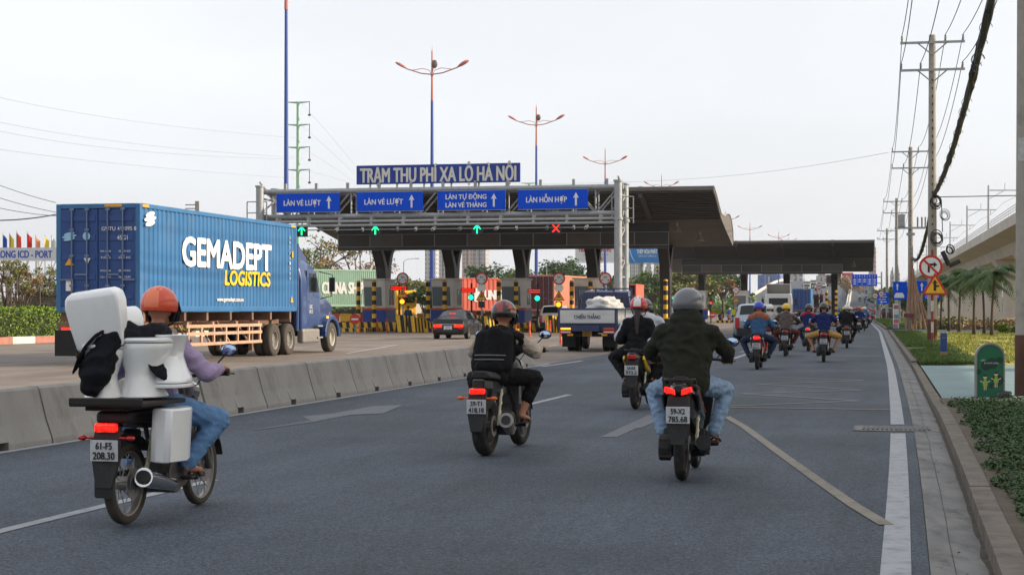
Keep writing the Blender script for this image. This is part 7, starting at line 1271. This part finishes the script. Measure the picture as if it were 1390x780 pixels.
for s in (-1, 1): b = MB(); b.tube([(0, 0, 22.6), (s*1, 0, 22.75), (s*2.3, 0, 23.2)], .055, 6); b.ball((s*2.8, 0, 23.4), (.5, .2, .12), 10); b.build('arm', LREDM, t)
for u, D, v, lab in ((548, 240, 352, 'thin single arm lamp between first column and first pale tower'), (672, 260, 362, 'thin single arm lamp above the coral container'), (742, 240, 358, 'thin lamp above the rust red container'), (1038.5, 520, 368, 'thin mast above the second canopy')):
    t = thing('thin_lamp', lab, 'street lamp', (uX(u, D), D, 0), 0); z = zV(v, D); b = MB(); b.cyl((0, 0, 0), (0, 0, z-.3), .09, .06, 8); b.build('pole', STEEL, t); b = MB(); b.tube([(0, 0, z-.3), (.5, 0, z), (1.8, 0, z+.15)], .04, 5); b.box((1.9, 0, z+.12), (.6, .2, .1)); b.build('arm', STEEL, t)
PYG = mat('pylon_green', (150, 186, 160), .5, .1, var=.06, scale=.5)
def pylon(label, u, D, v, lab_n=4):
    t = thing('power_pylon', label, 'pylon', (uX(u, D), D, 0), -R(8), 'green tubular pylons'); z = zV(v, D); b = MB(); b.cyl((0, 0, 0), (0, 0, z), .45, .26, 14); b.build('mast', PYG, t, smooth='auto')
    for k in range(4):
        zz = z-.1-k*4.0; b = MB()
        for s in (-1, 1): b.cyl((0, 0, zz-.1), (s*2.2, 0, zz+.05), .22, .08, 6)
        a = b.build('cross_arm', PYG, t)
        if k < 3 or True: b = MB(); b.cyl((2.1, 0, zz), (2.1, 0, zz-2.2), .07, n=6); b.ball((2.1, 0, zz-2.3), (.3, .3, .22), 8); b.build('insulator', mat('insulator_dark', (70, 66, 66), .4, var=.1), a)
    return t, z
t, z = pylon('pale green tubular pylon left of the gantry, behind the blue mast', 404.5, 300, 138); pylon('thin green pylon whose top shows right of the name board', 718, 470, 248); pylon('green pylon standing behind the right gantry column', 853, 520, 270)
WR = mat('thin_wire_grey', (150, 150, 156), .6, var=0)
def wire(pts, r, label, D, cat_='power line', group='thin wires over the left', m=None):
    P = [Vector((uX(u, d), d, zV(v, d))) for u, v, d in pts]; b = MB(); n = 20; Q = []
    for k in range(n+1):
        s = k/n; a, c, e = P[0], P[len(P)//2], P[-1]; Q.append(a*(1-s)*(1-2*s)+c*4*s*(1-s)+e*s*(2*s-1))
    b.tube(Q, r, 4); tag(b.build('overhead_wire', m or WR, None), label, cat_, group)
wn = ['highest', 'second', 'third', 'fourth', 'fifth', 'lowest']
for k, (va, vm, vb) in enumerate(((131, 167, 188), (165, 197, 214), (177, 206, 216), (205, 226, 243))): wire([(-40, va-8, 150), (200, vm, 220), (412, vb, 299)], .02, f'thin pale wire from the left edge to the green pylon, {wn[k]} one', 150)
for k, (v0, v1) in enumerate(((140, 222), (170, 235), (200, 246), (229, 250))): wire([(408, v0, 300), (440, v0+(v1-v0)*.42, 325), (480, v1, 355)], .02, f'thin wire running right from the green pylon, {wn[k]} one', 300)
for k, (va, vb, D) in enumerate(((247, 275, 90), (265, 288, 90), (281, 293, 90), (302, 291, 80))): wire([(-20, va-3, D), (30, (va+vb)/2+1, D+3), (76, vb, D+6)], .016 if k < 3 else .03, f'dark wire at the left edge behind the blue container, {wn[k]} one', D, m=CBL)
wire([(560, 250, 330), (900, 245, 330), (1206, 207, 178)], .022, 'single long thin wire crossing the sky to the second concrete pole', 300)
t = thing('utility_pole', 'small concrete pole top showing above the blue container', 'utility pole', (uX(267.5, 108), 108, 0), 0); b = MB(); b.cyl((0, 0, 0), (0, 0, zV(273, 108)), .16, .13, 10); b.build('pole', PC, t); b = MB(); [b.box((-.35, 0, zV(v, 108)), (.8, .08, .07)) for v in (278, 283)]; b.build('cross_arm', STEEL, t)
# ------------------------------------------------------------------ left background: gate banner, flags, shed, fence
D = 112; t = thing('gate_banner', 'long white banner with blue lettering PHUOC LONG ICD - PORT on steel legs', 'banner', (uX(28, D), D, 0), 0); z0, z1 = zV(354, D), zV(336, D); w = 8.2; b = MB(); b.box((0, 0, (z0+z1)/2), (w, .12, z1-z0)); b.build('panel', mat('banner_white', (206, 208, 210), .6, var=.06), t); text('PHUOC LONG ICD - PORT', 5.3, .46, (-.55, -.065, (z0+z1)/2), mat('banner_ink', (52, 74, 170), .6, var=0), t, bold=.03)
b = MB()
for x in (-3.5, -.9, 1.1, 3.6):
    b.cyl((x, 0, 0), (x, 0, z0), .12, n=8)
for k in range(8): b.cyl((-3.5+k*.9, .2, z0-.9), (-3.1+k*.9, .2, z0), .04, n=5)
b.box((0, .2, z0-.9), (w, .08, .08)); b.build('frame', mat('white_frame', (190, 190, 188), .6, var=.08), t)
for k, (u, v, c, nm) in enumerate(((4, 331, (50, 80, 170), 'blue'), (13, 331, (220, 190, 50), 'yellow'), (22.5, 328, (214, 70, 50), 'orange red'), (37, 329, (190, 36, 34), 'deep red'), (48.5, 334, (220, 150, 110), 'pale orange'), (61, 334, (226, 200, 60), 'bright yellow'), (70, 334, (206, 216, 200), 'whitish'))):
    t = thing('flag', f'{nm} flag on a thin staff above the white banner', 'flag', (uX(u, D+.4), D+.4, 0), 0, 'flags above the banner'); zf = zV(v, D); b = MB(); b.cyl((0, 0, z1-.4), (0, 0, zf+.75), .025, n=6); b.cyl((0, 0, 0), (0, 0, z1-.4), .025, n=6); b.build('staff', STEEL, t); b = MB(); W_ = .3; b.loft([[(W_*s_, .08*math.sin(5*s_+k), zf+.65-.32*s_), (W_*s_, .08*math.sin(5*s_+k+.6), zf-.35-.35*s_)] for s_ in np.linspace(0, 1, 7)], closed=False, caps=False); b.build('cloth', mat(f'flag_{k}', c, .8, var=.08), t, smooth=True)
t = thing('guard_shed', 'low dark shed beside the blue container doors', 'shed', (uX(64, 104), 104, 0), R(8)); b = MB(); b.box((0, 0, 1.2), (2.4, 2.4, 2.3)); b.build('wall', mat('shed_grey', (112, 108, 100), .85, var=.2, scale=1), t); b = MB(); b.box((0, -.1, 2.5), (2.9, 2.9, .22)); b.build('roof', DKGREY, t); b = MB(); b.box((-.3, -1.21, 1.5), (.9, .03, .7)); b.build('window', GLASS, t); b = MB(); b.box((.75, -1.21, 1.05), (.7, .03, 1.9)); b.build('door', DKGREY, t)
t = thing('site_fence', 'brown mesh fence on posts behind the hedge at left', 'fence', (uX(10, 94), 94, 0), R(2)); 
for k in range(6): b = MB(); b.cyl((-3+k*1.6, 0, 0), (-3+k*1.6, 0, 2.7), .05, n=6); b.build('post', BARK, t)
b = MB(); [b.cyl((-3.2, 0, z_), (5.2, 0, z_), .02, n=4) for z_ in np.arange(.4, 2.7, .35)]; [b.cyl((x_, 0, .2), (x_, 0, 2.6), .01, n=4) for x_ in np.arange(-3, 5, .25)]; b.build('mesh_panel', BARK, t)
# steel frame works behind banner
t = thing('steel_frame', 'white steel gate frame standing behind the banner', 'frame', (uX(40, 125), 125, 0), 0); b = MB(); [b.cyl((x_, 0, 0), (x_, 0, 4.2), .1, n=8) for x_ in (-4, -1.5, 1, 3.2)]; [b.cyl((-4, 0, z_), (3.2, 0, z_), .07, n=6) for z_ in (2.2, 3.3, 4.2)]; [b.cyl((-4+k*.9, 0, 3.3), (-3.55+k*.9, 0, 4.2), .04, n=5) for k in range(8)]; b.build('members', mat('white_frame', (0, 0, 0)), t)
# ------------------------------------------------------------------ billboards
def hoard(label, u0, u1, v0, v1, D, paint, rz=-R(10)):
    t, w, h, z = board(label, u0, u1, v0, v1, D, paint, 0, 'billboard', name='billboard', thick=.4); b = MB(); b.cyl((0, .6, 0), (0, .6, z-h*.3), .45, n=12); b.build('mast', STEEL, t); b = MB(); b.box((0, -.2, z-h/2-.15), (w, .5, .12)); [b.box((-w/2+w*(k+.5)/7, -.5, z-h/2-.1), (.12, .7, .1)) for k in range(7)]; b.build('catwalk', STEEL, t); return t, w, h, z
BRED = mat('billboard_red', (186, 44, 48), .6, var=.05, scale=.3); BSKY = mat('billboard_sky_blue', (40, 120, 186), .5, var=.3, scale=.16)
t, w, h, z = hoard('white billboard with red lettering seen below the canopy beam', 781, 836, 318, 355, 330, mat('billboard_white', (206, 208, 208), .6, var=.05)); text('MUA BÁN NHÀ ĐẤT', w*.8, 1.3, (0, -.21, z-.1), BRED, t, bold=.03); text('www.nhadat', w*.62, .5, (0, -.21, z-1.25), TEAL, t); text('0909 246 810', w*.5, .7, (0, -.21, z-2.1), BRED, t, bold=.03)
t, w, h, z = hoard('blue billboard with steel company lettering right of the gantry column', 847, 896, 322, 357, 300, BSKY); text('THÉP HÒA PHÁT', w*.56, .72, (w*.14, -.21, z-.25), SWHITE, t, bold=.03); text('CÙNG XÂY TƯƠNG LAI', w*.5, .34, (w*.14, -.21, z-1.05), SWHITE, t); b = MB(); b.loft([[(-w*.42+w*.25*s_, -.215, z-h*.45+h*.8*(1-s_)**2), (-w*.42+w*.25*s_+.25, -.215, z-h*.47+h*.8*(1-s_)**2)] for s_ in np.linspace(0, 1, 9)], closed=False, caps=False); b.build('pale_swoosh', LBL, t)
t, w, h, z = hoard('red billboard with white lettering beyond the second canopy column', 1131, 1158, 370, 398, 700, BRED); text('HOÀNG LONG', w*.8, 1.5, (0, -.21, z+h*.25), SWHITE, t, bold=.03); text('0838 222 333', w*.7, .8, (0, -.21, z), SWHITE, t)
# ------------------------------------------------------------------ far towers
def tower_mat(name, wall, glass, sx, sz):
    m = bpy.data.materials.new(name); m.use_nodes = True; n = m.node_tree.nodes; l = m.node_tree.links; b = n['Principled BSDF']; tc = n.new('ShaderNodeTexCoord'); sp = n.new('ShaderNodeSeparateXYZ'); l.new(tc.outputs['Object'], sp.inputs[0])
    ad = n.new('ShaderNodeMath'); ad.operation = 'ADD'; l.new(sp.outputs[0], ad.inputs[0]); l.new(sp.outputs[1], ad.inputs[1])
    def band(src, s, th_):
        a = n.new('ShaderNodeMath'); a.operation = 'MULTIPLY'; a.inputs[1].default_value = 1/s; l.new(src, a.inputs[0]); f = n.new('ShaderNodeMath'); f.operation = 'FRACT'; l.new(a.outputs[0], f.inputs[0]); g_ = n.new('ShaderNodeMath'); g_.operation = 'GREATER_THAN'; g_.inputs[1].default_value = th_; l.new(f.outputs[0], g_.inputs[0]); return g_.outputs[0]
    mu = n.new('ShaderNodeMath'); mu.operation = 'MULTIPLY'; l.new(band(ad.outputs[0], sx, .45), mu.inputs[0]); l.new(band(sp.outputs[2], sz, .4), mu.inputs[1]); mx = n.new('ShaderNodeMixRGB'); l.new(mu.outputs[0], mx.inputs[0]); mx.inputs[1].default_value = lin(wall); mx.inputs[2].default_value = lin(glass); l.new(mx.outputs[0], b.inputs['Base Color']); b.inputs['Roughness'].default_value = .6; return m
T1 = tower_mat('tower_pale', (176, 174, 172), (104, 116, 130), 3.4, 3.3); T2 = tower_mat('tower_grey', (166, 162, 160), (120, 128, 138), 2.6, 3.3); T3 = tower_mat('tower_glass', (70, 104, 160), (54, 84, 142), 4, 3.6); T4 = tower_mat('tower_rose', (182, 160, 150), (124, 120, 124), 3, 3.3)
def tower(label, u0, u1, v, D, m, steps=1):
    w = uX(u1, D)-uX(u0, D); z = zV(v, D); t = thing('tower_block', label, 'tower', (uX((u0+u1)/2, D), D, 0), -R(18), 'far tower blocks'); b = MB(); b.box((0, 0, z/2), (w*.9, w*.8, z)); b.build('wall', m, t); b = MB(); b.box((0, 0, z+1.2), (w*.6, w*.5, 2.4)); b.box((w*.1, 0, z+3.4), (w*.25, w*.25, 2.2)); b.build('roof', CONC, t)
    for s in (-1, 1): b = MB(); b.box((s*w*.22, -w*.41, z*.49), (w*.16, w*.06, z*.98)); b.build('bay', m, t)
    b = MB(); b.box((0, -w*.405, z*.48), (w*.06, w*.04, z*.96)); b.build('core_strip', DKGREY if m is not T3 else T1, t); return t
for u0, u1, v, D, m, lab in ((578, 595, 285, 1250, T1, 'pale tower block left of the blue lamp mast'), (594, 614, 278, 1300, T1, 'pale tower block right behind the blue lamp mast'), (628, 645, 282, 1350, T4, 'rosy tower block between second and third columns, left half'), (644, 663, 280, 1350, T2, 'pale tower block between second and third columns, right half'),
                             (852, 862, 357, 1500, T2, 'hazy tower left under the blue billboard'), (863, 874, 350, 1500, T2, 'hazy tower in the middle under the blue billboard'), (876, 886, 362, 1500, T1, 'hazy tower right under the blue billboard'), (888, 899, 352, 1480, T2, 'hazy tower left of the right canopy column'), (806, 817, 352, 1450, T1, 'hazy tower below the white billboard'), (915, 926, 366, 1400, T1, 'low hazy block above the olive trees'), (990, 1002, 368, 1300, T1, 'pale block left of the second column of the far canopy'), (1003, 1015, 371, 1250, T2, 'pale block behind the second column of the far canopy'), (1029, 1063, 373, 900, T3, 'wide blue glass block behind the far canopy'), (1072, 1092, 372, 1000, T1, 'pale wide block right of the blue glass block'), (1108, 1124, 374, 1000, T2, 'grey block over the flyover crest'), (1179, 1190, 336, 1200, T4, 'tall rosy tower right of the second canopy'), (1208, 1214, 372, 1100, T2, 'far grey block above the blue signs, left'), (1214, 1222, 370, 1150, T1, 'far grey block above the blue signs, right')): tower(lab, u0, u1, v, D, m)
# --- workers and small things at the toll lanes
VEST = cloth('lime', (186, 196, 40)); 
def stander(label, u, D, top, bottom, hat, seed, sc=1.0):
    l = (uX(u, D), D, .012); B = []; J = []; T = []
    for s in (-1, 1): B += [('cap', (s*.09, 0, .9), (s*.1, .01, .48), .08, .055), ('cap', (s*.1, .01, .48), (s*.11, -.02, .09), .052, .036), ('cap', (s*.11, -.03, .05), (s*.12, .14, .035), .04, .03), ('cap', (s*.19, 0, 1.42), (s*.25, 0, 1.14), .048, .04), ('cap', (s*.25, 0, 1.14), (s*.24, .12, .9), .038, .028), ('ball', (s*.24, .14, .84), (.03, .035, .07), 8)]; T += [('cap', (s*.09, 0, .92), (s*.1, .01, .48), .1, .075), ('cap', (s*.1, .01, .48), (s*.11, -.02, .12), .075, .06)]; J += [('cap', (s*.19, 0, 1.42), (s*.25, 0, 1.14), .07, .06), ('cap', (s*.25, 0, 1.14), (s*.245, .08, .98), .055, .05)]
    B += [('cap', (0, 0, .95), (0, 0, 1.2), .12, .12, 1.25), ('cap', (0, 0, 1.2), (0, 0, 1.36), .12, .11, 1.35), ('cap', (0, 0, 1.4), (0, .01, 1.58), .055, .05), ('ball', (0, .02, 1.62), (.078, .098, .115), 12), ('cap', (0, .115, 1.62), (0, .13, 1.59), .012, .016)]; J += [('cap', (0, 0, .93), (0, 0, 1.2), .14, .145, 1.25), ('cap', (0, 0, 1.2), (0, 0, 1.36), .145, .13, 1.35), ('cap', (-.17, 0, 1.42), (.17, 0, 1.42), .08)]
    o = obj('person', vox('person', B, .02, SKIN), None, l, R(seed)); tag(o, label, 'person'); obj('jacket', vox('jacket', J, .02, top, .008, 11, seed), o); obj('trousers', vox('trousers', T, .02, bottom, .008, 11, seed), o); b = MB(); b.lathe([(.0, 1.77), (.07, 1.75), (.1, 1.69), (.105, 1.64), (.13, 1.635)], (0, 0.015, 0), n=14); b.build('hat', hat, o, smooth=True); return o
stander('worker in lime vest and dark trousers standing by the fat orange post', 996, 192, VEST, BKC, BLACK, 20); stander('worker in blue shirt standing by the first crash nose', 554, 119, CR['blue'], BKC, BLACK, 200)
t = thing('lime_banner', 'lime yellow cloth banner tied to a rail beside the far toll booth', 'banner', (uX(972, 200), 200, 0), -R(10)); b = MB(); b.loft([[(x_, .04*math.sin(x_*5), 1.0+.05*math.sin(x_*3)), (x_, .04*math.sin(x_*5+1), 1.45+.16*(x_+.55))] for x_ in np.linspace(-.55, .55, 9)], closed=False, caps=False); b.build('cloth', VEST, t); b = MB(); b.cyl((-.6, .05, 0), (-.6, .05, 1.5), .03, n=6); b.cyl((.6, .05, 0), (.6, .05, 1.7), .03, n=6); b.build('posts', STEEL, t)
t = thing('roadwork_barrier', 'orange and yellow works barriers left of the first toll booth', 'barrier', (uX(478, 122), 122, 0), -R(12))
for k in range(4): b = MB(); b.box((-1.4+k*.95, 0, .95), (.85, .06, .55)); b.box((-1.4+k*.95, 0, .35), (.06, .3, .7)); b.build('board', (ORANGE, YEL, REDP, ORANGE)[k], t)
t = thing('lane_gate', 'yellow toll lane gate cabinet beside the second height post', 'gate', (uX(571, 122), 122, .25), -R(12)); b = MB(); b.box((0, 0, .5), (.45, .35, 1.0)); b.build('cabinet', YEL, t, bevel=.02); b = MB(); b.box((-1.2, -.1, .85), (2.0, .05, .1)); b.build('arm', RW, t)
t = thing('lane_gate', 'orange toll lane cabinet right of the second toll booth', 'gate', (uX(643, 118), 118, .25), -R(12)); b = MB(); b.box((0, 0, .55), (.4, .35, 1.1)); b.build('cabinet', ORANGE, t, bevel=.02); b = MB(); b.box((-1.0, -.1, .9), (1.6, .05, .1)); b.build('arm', RW, t)
t = thing('lane_gate', 'yellow guard rail beside the right canopy column', 'gate', (uX(893, 108), 108, 0), -R(12)); b = MB(); b.tube([(-.9, 0, 0), (-.9, 0, .9), (.5, 0, .9), (.5, 0, 0)], .06, 8); b.build('hoop', STEEL, t); b = MB(); b.box((.6, -.05, .5), (.5, .5, 1.0)); b.build('cabinet', BYP, t)
# bus in an outer lane
BUSP = mat('bus_white', (190, 194, 198), .35, var=.04, coat=.4)
def bus(label, u, D, led):
    t = thing('bus', label, 'bus', (uX(u, D), D, 0), -th(D)); b = MB(); b.box((0, 5, 1.75), (2.45, 10, 2.7)); b.build('body', BUSP, t, bevel=.18, bseg=3); b = MB(); b.box((0, -.01, 2.3), (2.0, .03, .9)); b.build('rear_window', GLASS, t); b = MB(); [b.box((s*1.235, 5, 2.25), (.02, 8.8, .8)) for s in (-1, 1)]; b.build('side_window', GLASS, t)
    if led: b = MB(); b.box((0, -.02, 2.85), (1.2, .03, .22)); d = b.build('destination_board', BLACK, t); text('D4', .8, .14, (0, -.04, 2.85), GREENLED, d)
    for y in (2.2, 8):
        for s in (-1, 1): w = wheel(t, (s*1.05, y, .48), .48, .28, n=16); w.scale.x = s
    for s in (-1, 1): b = MB(); b.box((s*1.0, -.02, 1.0), (.2, .05, .4)); b.build('tail_light', TAILR, t)
bus('white bus with green display at the far lanes, left of the grey helmet', 917, 195, True); bus('white van like bus half hidden behind the first crash nose', 566, 150, False)
# ------------------------------------------------------------------ far greenery along the horizon, and the hazy air
def belt(name, label, u0, u1, D, h, n, seed, leaf):
    rg = np.random.default_rng(seed); x = rg.uniform(uX(u0, D), uX(u1, D), n); d = D+rg.normal(0, 10, n); top = h*(.45+.55*np.abs(np.sin(x*.11+seed))*np.abs(np.sin(x*.043+1))+.12*np.sin(x*.6)); z = top*rg.uniform(0, 1, n)**.7
    Vt, Fq = quads(np.stack([x, d, z], 1), .75, rg, .2, .7); return tag(raw(name, Vt, Fq, LF[leaf]), label, 'woodland', kind='stuff')
belt('far_wood', 'far green wood along the horizon behind the toll plaza', 380, 1010, 400, 8.5, 14000, 1, 'mid'); belt('far_wood', 'far dull green wood under the hazy towers', 300, 1000, 640, 9, 7000, 2, 'olive'); belt('far_wood', 'far wood left of the hedge and shed', -120, 330, 300, 5.5, 6000, 3, 'olive'); belt('far_wood', 'far wood right of the road behind the viaduct piers', 1195, 1500, 420, 7, 6000, 4, 'mid')
hm = bpy.data.materials.new('hazy_air'); hm.use_nodes = True; hn = hm.node_tree; hn.nodes.remove(hn.nodes['Principled BSDF']); pv = hn.nodes.new('ShaderNodeVolumePrincipled'); pv.inputs['Color'].default_value = (.93, .95, 1, 1); pv.inputs['Density'].default_value = .00011; pv.inputs['Anisotropy'].default_value = .3; hn.links.new(pv.outputs[0], hn.nodes['Material Output'].inputs['Volume'])
b = MB(); b.box((0, 4300, 59.5), (10400, 9800, 121)); o = b.build('haze', hm); o['kind'] = 'stuff'
